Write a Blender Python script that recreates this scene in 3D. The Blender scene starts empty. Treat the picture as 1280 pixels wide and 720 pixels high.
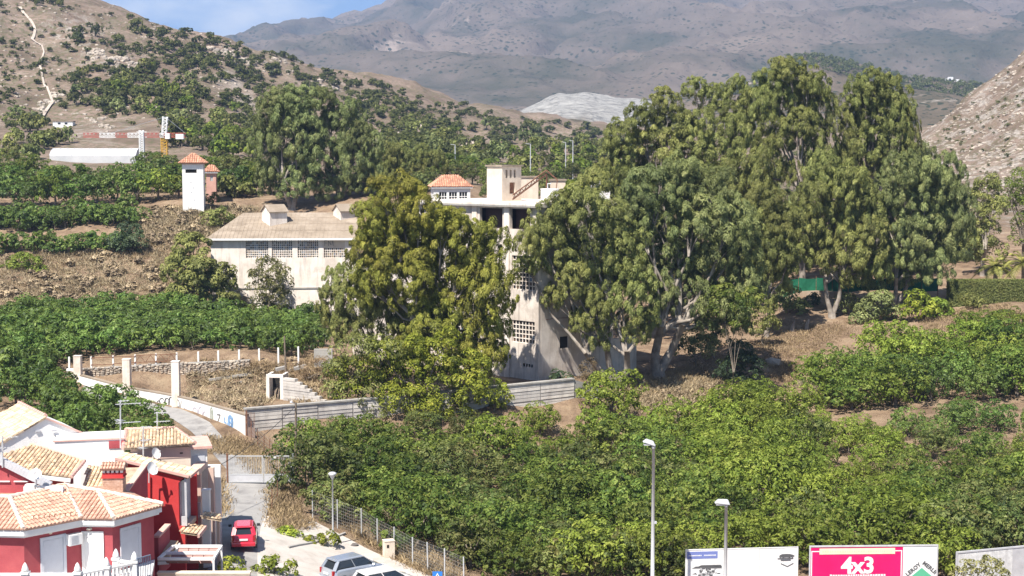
import bpy, math, random
import numpy as np
from mathutils import Vector, Matrix

# ---------------------------------------------------------------- camera, world, sun, exposure
sc = bpy.context.scene
COL = sc.collection
random.seed(7)
RNG = np.random.default_rng(7)
F, HZ, CAMZ = 1850.0, 200.0, 25.0           # focal length in photo pixels, horizon row, eye height
PITCH = math.atan((360 - HZ) / F)
cam_d = bpy.data.cameras.new('camera')
cam = bpy.data.objects.new('camera', cam_d); COL.objects.link(cam)
cam_d.sensor_width = 36.0
cam_d.lens = 36.0 * F / 1280.0
cam_d.clip_start = 0.5; cam_d.clip_end = 20000
cam.location = (0, 0, CAMZ)
cam.rotation_euler = (math.radians(90) - PITCH, 0, 0)
sc.camera = cam

SUN_AZ = math.radians(31)      # to the left of straight behind the camera
SUN_EL = math.radians(56)
to_sun = Vector((-math.sin(SUN_AZ) * math.cos(SUN_EL), -math.cos(SUN_AZ) * math.cos(SUN_EL), math.sin(SUN_EL)))
sd = bpy.data.lights.new('sun', 'SUN'); sd.energy = 5.0; sd.angle = math.radians(0.53); sd.color = (1.0, 0.94, 0.85)
sun = bpy.data.objects.new('sun', sd); COL.objects.link(sun)
sun.rotation_euler = to_sun.to_track_quat('Z', 'Y').to_euler()
sun.location = (-60, -60, 120)

w = bpy.data.worlds.new('World'); sc.world = w; w.use_nodes = True
nt = w.node_tree; N = nt.nodes; L = nt.links
for n in list(N): N.remove(n)
out = N.new('ShaderNodeOutputWorld'); bg = N.new('ShaderNodeBackground'); sky = N.new('ShaderNodeTexSky')
sky.sky_type = 'NISHITA'; sky.sun_disc = False; sky.sun_elevation = SUN_EL
sky.sun_rotation = math.atan2(to_sun.x, to_sun.y)
sky.altitude = 50; sky.air_density = 0.6; sky.dust_density = 0.0; sky.ozone_density = 6.0
bg.inputs['Strength'].default_value = 0.078
tc = N.new('ShaderNodeTexCoord'); mp = N.new('ShaderNodeMapping'); no = N.new('ShaderNodeTexNoise')
mp.inputs['Scale'].default_value = (1.0, 1.0, 2.6)
mp.inputs['Location'].default_value = (11.1, 6.4, 3.95)
no.inputs['Scale'].default_value = 5.5; no.inputs['Detail'].default_value = 9; no.inputs['Roughness'].default_value = 0.55
cr = N.new('ShaderNodeValToRGB'); cr.color_ramp.elements[0].position = 0.52; cr.color_ramp.elements[1].position = 0.70
mx = N.new('ShaderNodeMix'); mx.data_type = 'RGBA'
mx.inputs['B'].default_value = (8.2, 8.4, 8.7, 1)
L.new(tc.outputs['Generated'], mp.inputs['Vector']); L.new(mp.outputs['Vector'], no.inputs['Vector'])
L.new(no.outputs['Fac'], cr.inputs['Fac']); L.new(cr.outputs['Color'], mx.inputs['Factor'])
L.new(sky.outputs['Color'], mx.inputs['A']); L.new(mx.outputs['Result'], bg.inputs['Color'])
L.new(bg.outputs['Background'], out.inputs['Surface'])
sc.view_settings.view_transform = 'Standard'; sc.view_settings.look = 'None'
sc.view_settings.exposure = 1.0; sc.view_settings.gamma = 1.0; sc.view_settings.use_curve_mapping = False
sc.cycles.volume_bounces = 0
sc.cycles.max_bounces = 6; sc.cycles.diffuse_bounces = 3; sc.cycles.transmission_bounces = 4
sc.cycles.transparent_max_bounces = 8
sc.cycles.use_denoising = True

# ---------------------------------------------------------------- photo pixel -> world
def ray(px, py):
    u = (px - 640) / F; v = (360 - py) / F
    return Vector((u, math.cos(PITCH) + v * math.sin(PITCH), -math.sin(PITCH) + v * math.cos(PITCH)))
def at(px, py, Y):
    d = ray(px, py); t = Y / d.y
    return Vector((d.x * t, Y, CAMZ + d.z * t))
def atz(px, py, z):
    d = ray(px, py); t = (z - CAMZ) / d.z
    return Vector((d.x * t, d.y * t, z))

# ---------------------------------------------------------------- numpy noise
def _hash(ix, iy, s):
    h = (ix.astype(np.int64) * 374761393 + iy.astype(np.int64) * 668265263 + s * 1274126177) & 0xffffffff
    h = ((h ^ (h >> 13)) * 1274126177) & 0xffffffff
    h = h ^ (h >> 16)
    return (h & 0xffff) / 65535.0
def vnoise(x, y, s=0):
    x = np.asarray(x, float); y = np.asarray(y, float)
    ix = np.floor(x); iy = np.floor(y); fx = x - ix; fy = y - iy
    fx = fx * fx * fx * (fx * (fx * 6 - 15) + 10); fy = fy * fy * fy * (fy * (fy * 6 - 15) + 10)
    a = _hash(ix, iy, s); b = _hash(ix + 1, iy, s); c = _hash(ix, iy + 1, s); d = _hash(ix + 1, iy + 1, s)
    return (a + (b - a) * fx) * (1 - fy) + (c + (d - c) * fx) * fy
def fbm(x, y, s=0, o=5, g=0.5):
    r = 0; a = 1; t = 0
    for k in range(o):
        r = r + a * (vnoise(x * 2 ** k + 17.3 * k, y * 2 ** k - 9.1 * k, s + k) - 0.5); t += a; a *= g
    return r / t * 2

# ---------------------------------------------------------------- object helpers
ORG = {}
def thing(name, label, cat, loc=(0, 0, 0), group=None):
    o = bpy.data.objects.new(name, None); COL.objects.link(o)
    o.empty_display_size = 0.2
    o.location = loc; o['label'] = label; o['category'] = cat
    if group: o['group'] = group
    ORG[o.name] = Vector(loc)
    return o
def tag(o, label=None, cat=None, group=None, kind=None):
    if label: o['label'] = label
    if cat: o['category'] = cat
    if group: o['group'] = group
    if kind: o['kind'] = kind
    return o
def link(name, me, parent=None, kind=None, label=None):
    o = bpy.data.objects.new(name, me); COL.objects.link(o)
    if parent is not None:
        o.parent = parent; ORG[o.name] = ORG[parent.name].copy()
    else:
        ORG[o.name] = Vector((0, 0, 0))
    if kind: o['kind'] = kind
    if label: o['label'] = label
    return o
def kids(o): return [c for c in COL.objects if c.parent == o]
def copy_tree(o, children, loc=None, rz=None, scale=None, label=None):
    """copy a thing and its parts; children = list of (part, [subparts])"""
    r = o.copy(); COL.objects.link(r)
    for c, subs in children:
        d = c.copy(); COL.objects.link(d); d.parent = r
        for s in subs:
            e = s.copy(); COL.objects.link(e); e.parent = d
    if loc is not None: r.location = loc
    if rz is not None: r.rotation_euler = (0, 0, rz)
    if scale is not None: r.scale = scale
    if label: r['label'] = label
    return r

class MB:
    """collects polygons, built as ONE mesh"""
    def __init__(s): s.v = []; s.f = []; s.m = []; s.mi = 0; s.attr = []
    def _p(s, pts): k = len(s.v); s.v += [tuple(p) for p in pts]; return k
    def face(s, pts):
        k = s._p(pts); s.f.append(tuple(range(k, k + len(pts)))); s.m.append(s.mi)
    def hexa(s, P):
        """8 corners: bottom 4 ccw, top 4"""
        k = s._p(P)
        for q in ((3, 2, 1, 0), (4, 5, 6, 7), (0, 1, 5, 4), (1, 2, 6, 5), (2, 3, 7, 6), (3, 0, 4, 7)):
            s.f.append(tuple(k + i for i in q)); s.m.append(s.mi)
    def box(s, c, size, rz=0.0):
        cx, cy, cz = c; a, b, h = (t / 2 for t in size); co, si = math.cos(rz), math.sin(rz)
        P = []
        for z in (-h, h):
            for x, y in ((-a, -b), (a, -b), (a, b), (-a, b)):
                P.append((cx + x * co - y * si, cy + x * si + y * co, cz + z))
        s.hexa(P)
    def prism(s, poly, ext):
        """planar polygon (list of points) extruded by vector ext"""
        ext = Vector(ext); A = [Vector(p) for p in poly]; B = [p + ext for p in A]; n = len(A)
        nrm = Vector((0, 0, 0))
        for i in range(n): nrm += A[i].cross(A[(i + 1) % n])
        if nrm.dot(ext) > 0: A, B = B, A      # make the first cap face away
        k = s._p(A); j = s._p(B)
        s.f.append(tuple(k + i for i in range(n))); s.f.append(tuple(j + n - 1 - i for i in range(n))); s.m += [s.mi] * 2
        for i in range(n):
            s.f.append((k + (i + 1) % n, k + i, j + i, j + (i + 1) % n)); s.m.append(s.mi)
    def beam(s, a, b, w, h=None, up=(0, 0, 1)):
        a = Vector(a); b = Vector(b); h = h or w; d = (b - a).normalized(); u = Vector(up)
        if abs(d.dot(u)) > .97: u = Vector((1, 0, 0))
        r = d.cross(u).normalized(); t = r.cross(d)
        r *= w / 2; t *= h / 2
        s.hexa([a - r - t, a + r - t, b + r - t, b - r - t, a - r + t, a + r + t, b + r + t, b - r + t])
    def tube(s, pts, rad, n=6, cap=True):
        pts = [Vector(p) for p in pts]
        if not hasattr(rad, '__len__'): rad = [rad] * len(pts)
        rings = []
        ref = Vector((0.31, 0.95, 0.05))
        for i, p in enumerate(pts):
            d = (pts[min(i + 1, len(pts) - 1)] - pts[max(i - 1, 0)])
            d = d.normalized() if d.length > 1e-9 else Vector((0, 0, 1))
            q = ref if abs(d.dot(ref)) < .95 else Vector((1, 0, 0))
            x = d.cross(q).normalized(); y = d.cross(x)
            k = s._p([p + (x * math.cos(t) + y * math.sin(t)) * rad[i] for t in [2 * math.pi * j / n for j in range(n)]])
            rings.append(k)
        for a, b in zip(rings, rings[1:]):
            for j in range(n):
                s.f.append((a + j, b + j, b + (j + 1) % n, a + (j + 1) % n)[::-1]); s.m.append(s.mi)
        if cap:
            s.f.append(tuple(rings[0] + j for j in range(n))); s.f.append(tuple(rings[-1] + n - 1 - j for j in range(n))); s.m += [s.mi] * 2
    def lathe(s, c, prof, n=12):
        """prof: list of (r, z) bottom to top about a vertical axis at c"""
        c = Vector(c)
        ks = [s._p([c + Vector((r * math.cos(t), r * math.sin(t), z)) for t in [2 * math.pi * j / n for j in range(n)]]) for r, z in prof]
        for a, b in zip(ks, ks[1:]):
            for j in range(n):
                s.f.append((a + j, a + (j + 1) % n, b + (j + 1) % n, b + j)); s.m.append(s.mi)
        s.f.append(tuple(ks[0] + n - 1 - j for j in range(n))); s.f.append(tuple(ks[-1] + j for j in range(n))); s.m += [s.mi] * 2
    def mesh(s, name, mat, org=None, smooth=False):
        me = bpy.data.meshes.new(name)
        v = s.v
        if org is not None: v = [(p[0] - org[0], p[1] - org[1], p[2] - org[2]) for p in v]
        me.from_pydata(v, [], s.f)
        mats = mat if isinstance(mat, (list, tuple)) else [mat]
        for m in mats: me.materials.append(m)
        if len(mats) > 1: me.polygons.foreach_set('material_index', s.m)
        if smooth: me.polygons.foreach_set('use_smooth', [True] * len(me.polygons))
        if s.attr:
            a = me.attributes.new('tint', 'FLOAT', 'FACE')
            a.data.foreach_set('value', s.attr[:len(s.f)] + [0.5] * max(0, len(s.f) - len(s.attr)))
        me.update()
        return me
    def build(s, name, mat, parent=None, kind=None, label=None, smooth=False):
        org = ORG[parent.name] if parent is not None else None
        return link(name, s.mesh(name, mat, org, smooth), parent, kind, label)
def single(name, mb, mat, label, cat, base, group=None, smooth=False):
    """a thing that is one mesh, its origin at its base"""
    base = Vector(base)
    o = link(name, mb.mesh(name, mat, base, smooth)); o.location = base; ORG[o.name] = base.copy()
    return tag(o, label, cat, group)

# ---------------------------------------------------------------- materials
MATS = {}
def nodes_of(name):
    m = bpy.data.materials.new(name); m.use_nodes = True
    t = m.node_tree; t.nodes.clear()
    o = t.nodes.new('ShaderNodeOutputMaterial'); b = t.nodes.new('ShaderNodeBsdfPrincipled')
    t.links.new(b.outputs[0], o.inputs['Surface'])
    return m, t, b, o
def ramp(t, cols, pos=None):
    r = t.nodes.new('ShaderNodeValToRGB'); e = r.color_ramp.elements
    pos = pos or [i / max(1, len(cols) - 1) for i in range(len(cols))]
    while len(e) < len(cols): e.new(0.5)
    for i, c in enumerate(cols):
        e[i].position = pos[i]; e[i].color = (*c, 1)
    return r
def noise(t, scale, detail=5, rough=.55, vec=None, dist=0):
    n = t.nodes.new('ShaderNodeTexNoise'); n.inputs['Scale'].default_value = scale
    n.inputs['Detail'].default_value = detail; n.inputs['Roughness'].default_value = rough; n.inputs['Distortion'].default_value = dist
    if vec is not None: t.links.new(vec, n.inputs['Vector'])
    return n
def mixc(t, fac, a, b, mode='MIX'):
    m = t.nodes.new('ShaderNodeMix'); m.data_type = 'RGBA'; m.blend_type = mode
    for k, x in (('Factor', fac), ('A', a), ('B', b)):
        if hasattr(x, 'links'): t.links.new(x, m.inputs[k])
        elif k == 'Factor': m.inputs[k].default_value = x
        else: m.inputs[k].default_value = (*x, 1)
    return m.outputs['Result']
def pos_of(t, scale=(1, 1, 1)):
    g = t.nodes.new('ShaderNodeNewGeometry'); m = t.nodes.new('ShaderNodeMapping'); m.inputs['Scale'].default_value = scale
    t.links.new(g.outputs['Position'], m.inputs['Vector']); return m.outputs['Vector']
def bump(t, b, h, strength=.4, dist=.05):
    n = t.nodes.new('ShaderNodeBump'); n.inputs['Strength'].default_value = strength; n.inputs['Distance'].default_value = dist
    t.links.new(h, n.inputs['Height']); t.links.new(n.outputs['Normal'], b.inputs['Normal'])
def nmat(name, cols, scale=1.5, rough=.8, bmp=.3, pos=None, metal=0, streak=None, streak_amt=.5, spec=.3, fine=14, stain=None, tint=0):
    """mottled procedural surface; streak: colour of vertical run-off stains; tint: amount of per-piece variation"""
    if name in MATS: return MATS[name]
    m, t, b, o = nodes_of(name)
    p = pos_of(t)
    n = noise(t, scale, 7, .6, p)
    r = ramp(t, cols, pos or ([.3 + .4 * i / max(1, len(cols) - 1) for i in range(len(cols))] if len(cols) > 1 else [0.5]))
    t.links.new(n.outputs['Fac'], r.inputs['Fac']); c = r.outputs['Color']
    if streak:
        n2 = noise(t, 1.0, 6, .65, pos_of(t, (2.2, 2.2, .22)))
        r2 = ramp(t, [(0, 0, 0), (1, 1, 1)], [.50, .72]); t.links.new(n2.outputs['Fac'], r2.inputs['Fac'])
        ml = t.nodes.new('ShaderNodeMath'); ml.operation = 'MULTIPLY'; ml.inputs[1].default_value = streak_amt
        t.links.new(r2.outputs['Color'], ml.inputs[0]); c = mixc(t, ml.outputs[0], c, streak)
    if stain:
        n3 = noise(t, scale * .35, 5, .7, p); r3 = ramp(t, [(0, 0, 0), (1, 1, 1)], [.55, .62]); t.links.new(n3.outputs['Fac'], r3.inputs['Fac'])
        ml = t.nodes.new('ShaderNodeMath'); ml.operation = 'MULTIPLY'; ml.inputs[1].default_value = .6
        t.links.new(r3.outputs['Color'], ml.inputs[0]); c = mixc(t, ml.outputs[0], c, stain)
    if tint:
        a = t.nodes.new('ShaderNodeAttribute'); a.attribute_name = 'tint'
        r4 = ramp(t, [(1 - tint, 1 - tint, 1 - tint), (1 + tint, 1 + tint * .9, 1 + tint * .7)]); t.links.new(a.outputs['Fac'], r4.inputs['Fac'])
        c = mixc(t, 1.0, c, r4.outputs['Color'], 'MULTIPLY')
    t.links.new(c, b.inputs['Base Color'])
    b.inputs['Roughness'].default_value = rough; b.inputs['Metallic'].default_value = metal; b.inputs['Specular IOR Level'].default_value = spec
    if bmp:
        n4 = noise(t, fine, 4, .6, p); bump(t, b, n4.outputs['Fac'], bmp, .04)
    MATS[name] = m; return m
def plain(name, col, rough=.5, metal=0, spec=.5, coat=0):
    if name in MATS: return MATS[name]
    m, t, b, o = nodes_of(name)
    n = noise(t, 3.0, 4, .6, pos_of(t))
    c = mixc(t, n.outputs['Fac'], tuple(x * .86 for x in col), tuple(min(1, x * 1.08) for x in col))
    t.links.new(c, b.inputs['Base Color'])
    b.inputs['Roughness'].default_value = rough; b.inputs['Metallic'].default_value = metal
    b.inputs['Specular IOR Level'].default_value = spec; b.inputs['Coat Weight'].default_value = coat; b.inputs['Coat Roughness'].default_value = .06
    MATS[name] = m; return m
def leafmat(name, cols, pos=None, trans=.40, rough=.55, spec=.22, vary=.35, brown=None, brown_amt=.0):
    cols = [(c[0] * 2.0, c[1] * 1.95, c[2] * 1.25) for c in cols]
    m, t, b, o = nodes_of(name)
    a = t.nodes.new('ShaderNodeAttribute'); a.attribute_name = 'tint'
    oi = t.nodes.new('ShaderNodeObjectInfo')
    n = noise(t, .4, 4, .6, pos_of(t))
    add = t.nodes.new('ShaderNodeMath'); add.operation = 'MULTIPLY_ADD'; add.inputs[1].default_value = .55
    t.links.new(n.outputs['Fac'], add.inputs[0]); t.links.new(a.outputs['Fac'], add.inputs[2])
    sub = t.nodes.new('ShaderNodeMath'); sub.operation = 'SUBTRACT'; sub.inputs[1].default_value = .275; t.links.new(add.outputs[0], sub.inputs[0])
    r = ramp(t, cols, pos); t.links.new(sub.outputs[0], r.inputs['Fac']); c = r.outputs['Color']
    if brown:
        n2 = noise(t, .8, 3, .6, pos_of(t)); r2 = ramp(t, [(0, 0, 0), (1, 1, 1)], [.52, .68]); t.links.new(n2.outputs['Fac'], r2.inputs['Fac'])
        ml = t.nodes.new('ShaderNodeMath'); ml.operation = 'MULTIPLY'; ml.inputs[1].default_value = brown_amt
        t.links.new(r2.outputs['Color'], ml.inputs[0]); c = mixc(t, ml.outputs[0], c, brown)
    hs = t.nodes.new('ShaderNodeHueSaturation')
    mr = t.nodes.new('ShaderNodeMapRange'); mr.inputs['To Min'].default_value = 1 - vary; mr.inputs['To Max'].default_value = 1 + vary
    t.links.new(oi.outputs['Random'], mr.inputs['Value']); t.links.new(mr.outputs[0], hs.inputs['Value']); t.links.new(c, hs.inputs['Color'])
    mr2 = t.nodes.new('ShaderNodeMapRange'); mr2.inputs['To Min'].default_value = .488; mr2.inputs['To Max'].default_value = .512
    w1 = t.nodes.new('ShaderNodeTexWhiteNoise'); w1.noise_dimensions = '1D'; t.links.new(oi.outputs['Random'], w1.inputs['W'])
    t.links.new(w1.outputs['Value'], mr2.inputs['Value']); t.links.new(mr2.outputs[0], hs.inputs['Hue'])
    c = hs.outputs['Color']
    t.links.new(c, b.inputs['Base Color']); b.inputs['Roughness'].default_value = rough; b.inputs['Specular IOR Level'].default_value = spec
    tr = t.nodes.new('ShaderNodeBsdfTranslucent'); t.links.new(mixc(t, .5, c, (.16, .2, .03)), tr.inputs['Color'])
    ms = t.nodes.new('ShaderNodeMixShader'); ms.inputs[0].default_value = trans
    t.links.new(b.outputs[0], ms.inputs[1]); t.links.new(tr.outputs[0], ms.inputs[2]); t.links.new(ms.outputs[0], o.inputs['Surface'])
    MATS[name] = m; return m

# ---------------------------------------------------------------- terrain
CP = []      # (u = X/Y, lnY, z)
def cp(px, py, Y, z=None):
    p = at(px, py, Y); CP.append((p.x / p.y, math.log(Y), p.z if z is None else z))
def cz(px, Y, z): CP.append(((px - 640) / F, math.log(Y), z))
for u in (-.62, -.3, 0, .3, .62):
    for Y, z in ((12, -1.2), (25, -1.2), (45, -1.1)): CP.append((u, math.log(Y), z))
# lot, road, house plots
for a in ((-200, 70, -.3), (0, 70, -.4), (200, 72, -.8), (450, 72, -1.1), (700, 70, -1.6), (1000, 70, -1.8), (1300, 70, -1.8),
          (0, 90, .6), (150, 92, .3), (-200, 95, 1.5), (437, 92, -.87), (520, 90, -.95), (560, 92, -1.2), (305, 90.5, 1.0), (258, 90.5, 1.1), (300, 99, .95), (330, 91, .8), (395, 96, -.1), (440, 100, -.5),
          (325, 108, 1.05), (325, 113, 1.1), (365, 108, .9), (280, 120, 1.0), (245, 128, 1.2), (170, 137, 1.7), (345, 103, .6), (375, 112, .6), (60, 146, 2.6), (-100, 150, 3.5),
          (40, 115, 2.0), (100, 128, 2.2), (0, 135, 3.0), (100, 108, 1.6), (180, 118, 1.5), (-150, 120, 3.0),
          # in front of the long wall, behind it
          (310, 123, .75), (340, 125, .4), (500, 130, .7), (620, 134, 1.0), (720, 138, 1.2), (330, 129, 2.4), (400, 131, 2.5), (500, 134, 2.5), (620, 138, 2.5), (720, 142, 2.4),
          (650, 148, 2.4), (560, 152, 2.5), (450, 160, 2.6), (740, 150, 2.2),
          (200, 149.6, 1.7), (300, 149.8, 2.2), (110, 149.6, 1.8), (250, 149.7, 1.9), (200, 152.4, 3.9), (300, 152.2, 4.4), (110, 152.6, 3.4), (270, 141, 2.6), (200, 146, 1.8), (300, 147, 2.4), (350, 150, 2.7), (250, 153, 4.2), (330, 153, 4.4), (170, 153, 3.8), (110, 153, 3.4), (400, 153, 3.6),
          # field
          (200, 165, 4.7), (200, 190, 5.1), (380, 195, 3.6), (370, 203, 2.7), (20, 185, 5.3), (20, 160, 5.0), (-150, 170, 6), (440, 200, 2.7), (520, 190, 2.7), (560, 205, 4), (640, 200, 5.5), (300, 204, 4.0),
          # orchard bowl
          (600, 105, -2.5), (600, 122, -2.3), (800, 105, -2.8), (800, 130, -2.2), (1000, 105, -2.8), (1000, 130, -2), (1200, 105, -2.5), (1200, 130, -1), (1400, 120, -1), (1060, 155, -.5),
          (1250, 155, 1.0), (1300, 170, 3.5), (430, 110, -1.2), (480, 120, -.9), (430, 122, -.3), (1000, 160, -.1), (900, 145, -1.2), (700, 130, -1.6), (1450, 160, 3),
          (800, 220, 6), (850, 300, 16), (1000, 240, 12), (1200, 240, 11), (1000, 350, 18), (1000, 600, 33), (1400, 230, 12)):
    cz(*a)
for a in ((800, 490, 150), (860, 480, 155), (900, 470, 162), (830, 455, 165), (940, 430, 172), (1000, 400, 182), (1040, 393, 184),
          (1100, 410, 178), (1200, 390, 182), (1270, 385, 180), (1000, 372, 190), (1100, 365, 195), (1240, 368, 190), (950, 400, 190),
          # dry bank and terraces
          (100, 385, 196), (100, 345, 208), (100, 330, 213), (100, 310, 220), (100, 285, 228), (100, 262, 238), (240, 262, 231), (240, 300, 222), (200, 340, 210),
          (290, 280, 228), (-50, 345, 208), (-50, 285, 228), (-50, 262, 240),
          (100, 240, 255), (100, 215, 290), (250, 235, 262), (350, 250, 245), (450, 250, 240), (450, 230, 275), (580, 245, 235),
          (30, 185, 340), (115, 203, 320), (115, 165, 390), (250, 200, 330), (400, 190, 340),
          # left hill
          (0, 150, 420), (50, 120, 470), (50, 60, 550), (0, 0, 620), (0, -40, 680), (100, 5, 640), (180, 27, 640), (180, 80, 540), (180, 130, 450), (240, 45, 660),
          (260, 100, 520), (330, 62, 700), (330, 110, 560), (420, 92, 740), (420, 130, 560), (510, 116, 800), (500, 150, 520), (500, 185, 400), (570, 127, 830), (570, 160, 560),
          (570, 200, 360), (640, 152, 900), (640, 175, 600), (650, 205, 380), (700, 152, 950), (740, 162, 900), (700, 190, 520), (760, 190, 600), (900, 185, 700),
          (-120, -90, 720), (-200, 0, 620), (-200, 100, 480), (-200, 180, 360),
          (0, 0, 900), (180, 75, 850), (330, 100, 900), (510, 150, 1000), (640, 172, 1100), (240, 80, 860),
          # right hill
          (1215, 240, 345), (1160, 172, 500), (1200, 133, 490), (1280, 68, 480), (1350, 10, 470), (1250, 200, 390), (1280, 150, 410), (1280, 240, 340), (1200, 200, 420),
          (1200, 165, 680), (1300, 110, 680), (1450, -60, 480), (1450, 200, 380), (1120, 190, 600), (1100, 200, 420)):
    cp(*a)
for u in (-.62, -.3, 0, .3, .62): CP.append((u, math.log(1400), 42.0))
cpa = np.array(CP)
def _xy(u, l): return np.stack([np.asarray(u) * 2.2, np.asarray(l)], -1)
def _phi(a, b):
    d2 = ((a[:, None, :] - b[None, :, :]) ** 2).sum(-1); return np.sqrt(d2 + .006 ** 2)
_P = _xy(cpa[:, 0], cpa[:, 1]); _n = len(_P)
_A = np.zeros((_n + 3, _n + 3)); _A[:_n, :_n] = _phi(_P, _P) - np.eye(_n) * 2e-3
_A[:_n, _n] = 1; _A[:_n, _n + 1:] = _P; _A[_n:, :_n] = _A[:_n, _n:].T
_W = np.linalg.solve(_A, np.concatenate([cpa[:, 2], np.zeros(3)]))
TU0, TU1, NU = -.60, .60, 380
TL0, TL1, NL = math.log(12), math.log(1400), 460
us = np.linspace(TU0, TU1, NU); ls = np.linspace(TL0, TL1, NL)
GU, GL = np.meshgrid(us, ls)
_Q = _xy(GU.ravel(), GL.ravel()); ZT = np.zeros(len(_Q))
for k in range(0, len(_Q), 20000):
    q = _Q[k:k + 20000]; ZT[k:k + 20000] = _phi(q, _P) @ _W[:_n] + _W[_n] + q @ _W[_n + 1:]
ZT = ZT.reshape(GU.shape)
GY = np.exp(GL); GX = GU * GY
def sst(a, b, x): t = np.clip((x - a) / (b - a), 0, 1); return t * t * (3 - 2 * t)
far = sst(300, 520, GY)
ZT = ZT + far * (fbm(GX / 60, GY / 60, 3, 6, .55) * 9) * (1 - .0 * far)
# stony gullies on the slopes
rid = 1 - np.abs(fbm(GX / 34 + .5 * fbm(GX / 50, GY / 50, 8), GY / 90, 5, 4)); ZT = ZT + far * (rid - .8) * 3.0
mid = sst(148, 156, GY) * (1 - far)
ZT = ZT + mid * fbm(GX / 6, GY / 6, 11, 4) * .35
def H(x, y):
    """terrain height, bilinear on the same grid as the mesh"""
    x = np.asarray(x, float); y = np.maximum(np.asarray(y, float), 12.5)
    a = np.clip((x / y - TU0) / (TU1 - TU0) * (NU - 1), 0, NU - 1.001); b = np.clip((np.log(y) - TL0) / (TL1 - TL0) * (NL - 1), 0, NL - 1.001)
    i = a.astype(int); j = b.astype(int); fa = a - i; fb = b - j
    return (ZT[j, i] * (1 - fa) + ZT[j, i + 1] * fa) * (1 - fb) + (ZT[j + 1, i] * (1 - fa) + ZT[j + 1, i + 1] * fa) * fb
def h(x, y): return float(H(np.array([x]), np.array([y]))[0])
_Ys = np.exp(np.linspace(math.log(60), math.log(1300), 900))
def hit(px, py, ymin=60.0):
    """where the ray through a photo pixel meets the terrain (None in the sky)"""
    d = ray(px, py); t = _Ys / d.y
    under = (CAMZ + d.z * t < H(d.x * t, _Ys)) & (_Ys >= ymin)
    k = int(np.argmax(under))
    if not under[k]: return None
    Y = _Ys[k]; return Vector((d.x * Y / d.y, Y, h(d.x * Y / d.y, Y)))
def gp(px, Y):
    """ground point in photo column px at depth Y"""
    z = 0.0
    for _ in range(4):
        d = ray(px, HZ + (CAMZ - z) * F / Y); x = d.x * Y / d.y; z = h(x, Y)
    return Vector((x, Y, z))
def to_px(p):
    y, z = p[1], p[2] - CAMZ
    zc = y * math.cos(PITCH) - z * math.sin(PITCH); yc = y * math.sin(PITCH) + z * math.cos(PITCH)
    return 640 + F * p[0] / zc, 360 - F * yc / zc

def grid_mesh(name, X, Y, Zg, mat, attrs=None, smooth=True):
    r, c = X.shape
    me = bpy.data.meshes.new(name)
    co = np.stack([X, Y, Zg], -1).reshape(-1, 3).astype(np.float32)
    i = np.arange(r * c).reshape(r, c)
    q = np.stack([i[:-1, :-1], i[:-1, 1:], i[1:, 1:], i[1:, :-1]], -1).reshape(-1, 4).astype(np.int32)
    quads(me, co, q)
    me.materials.append(mat)
    if attrs:
        for k, a in attrs.items():
            at_ = me.attributes.new(k, 'FLOAT', 'POINT'); at_.data.foreach_set('value', a.ravel().astype(np.float32))
    if smooth: me.polygons.foreach_set('use_smooth', np.ones(len(q), bool))
    return me
def quads(me, co, q):
    me.vertices.add(len(co)); me.vertices.foreach_set('co', np.ascontiguousarray(co, np.float32).ravel())
    me.loops.add(q.size); me.loops.foreach_set('vertex_index', np.ascontiguousarray(q, np.int32).ravel())
    me.polygons.add(len(q)); me.polygons.foreach_set('loop_start', np.arange(0, q.size, q.shape[1], dtype=np.int32))
    me.update(calc_edges=True)

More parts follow.
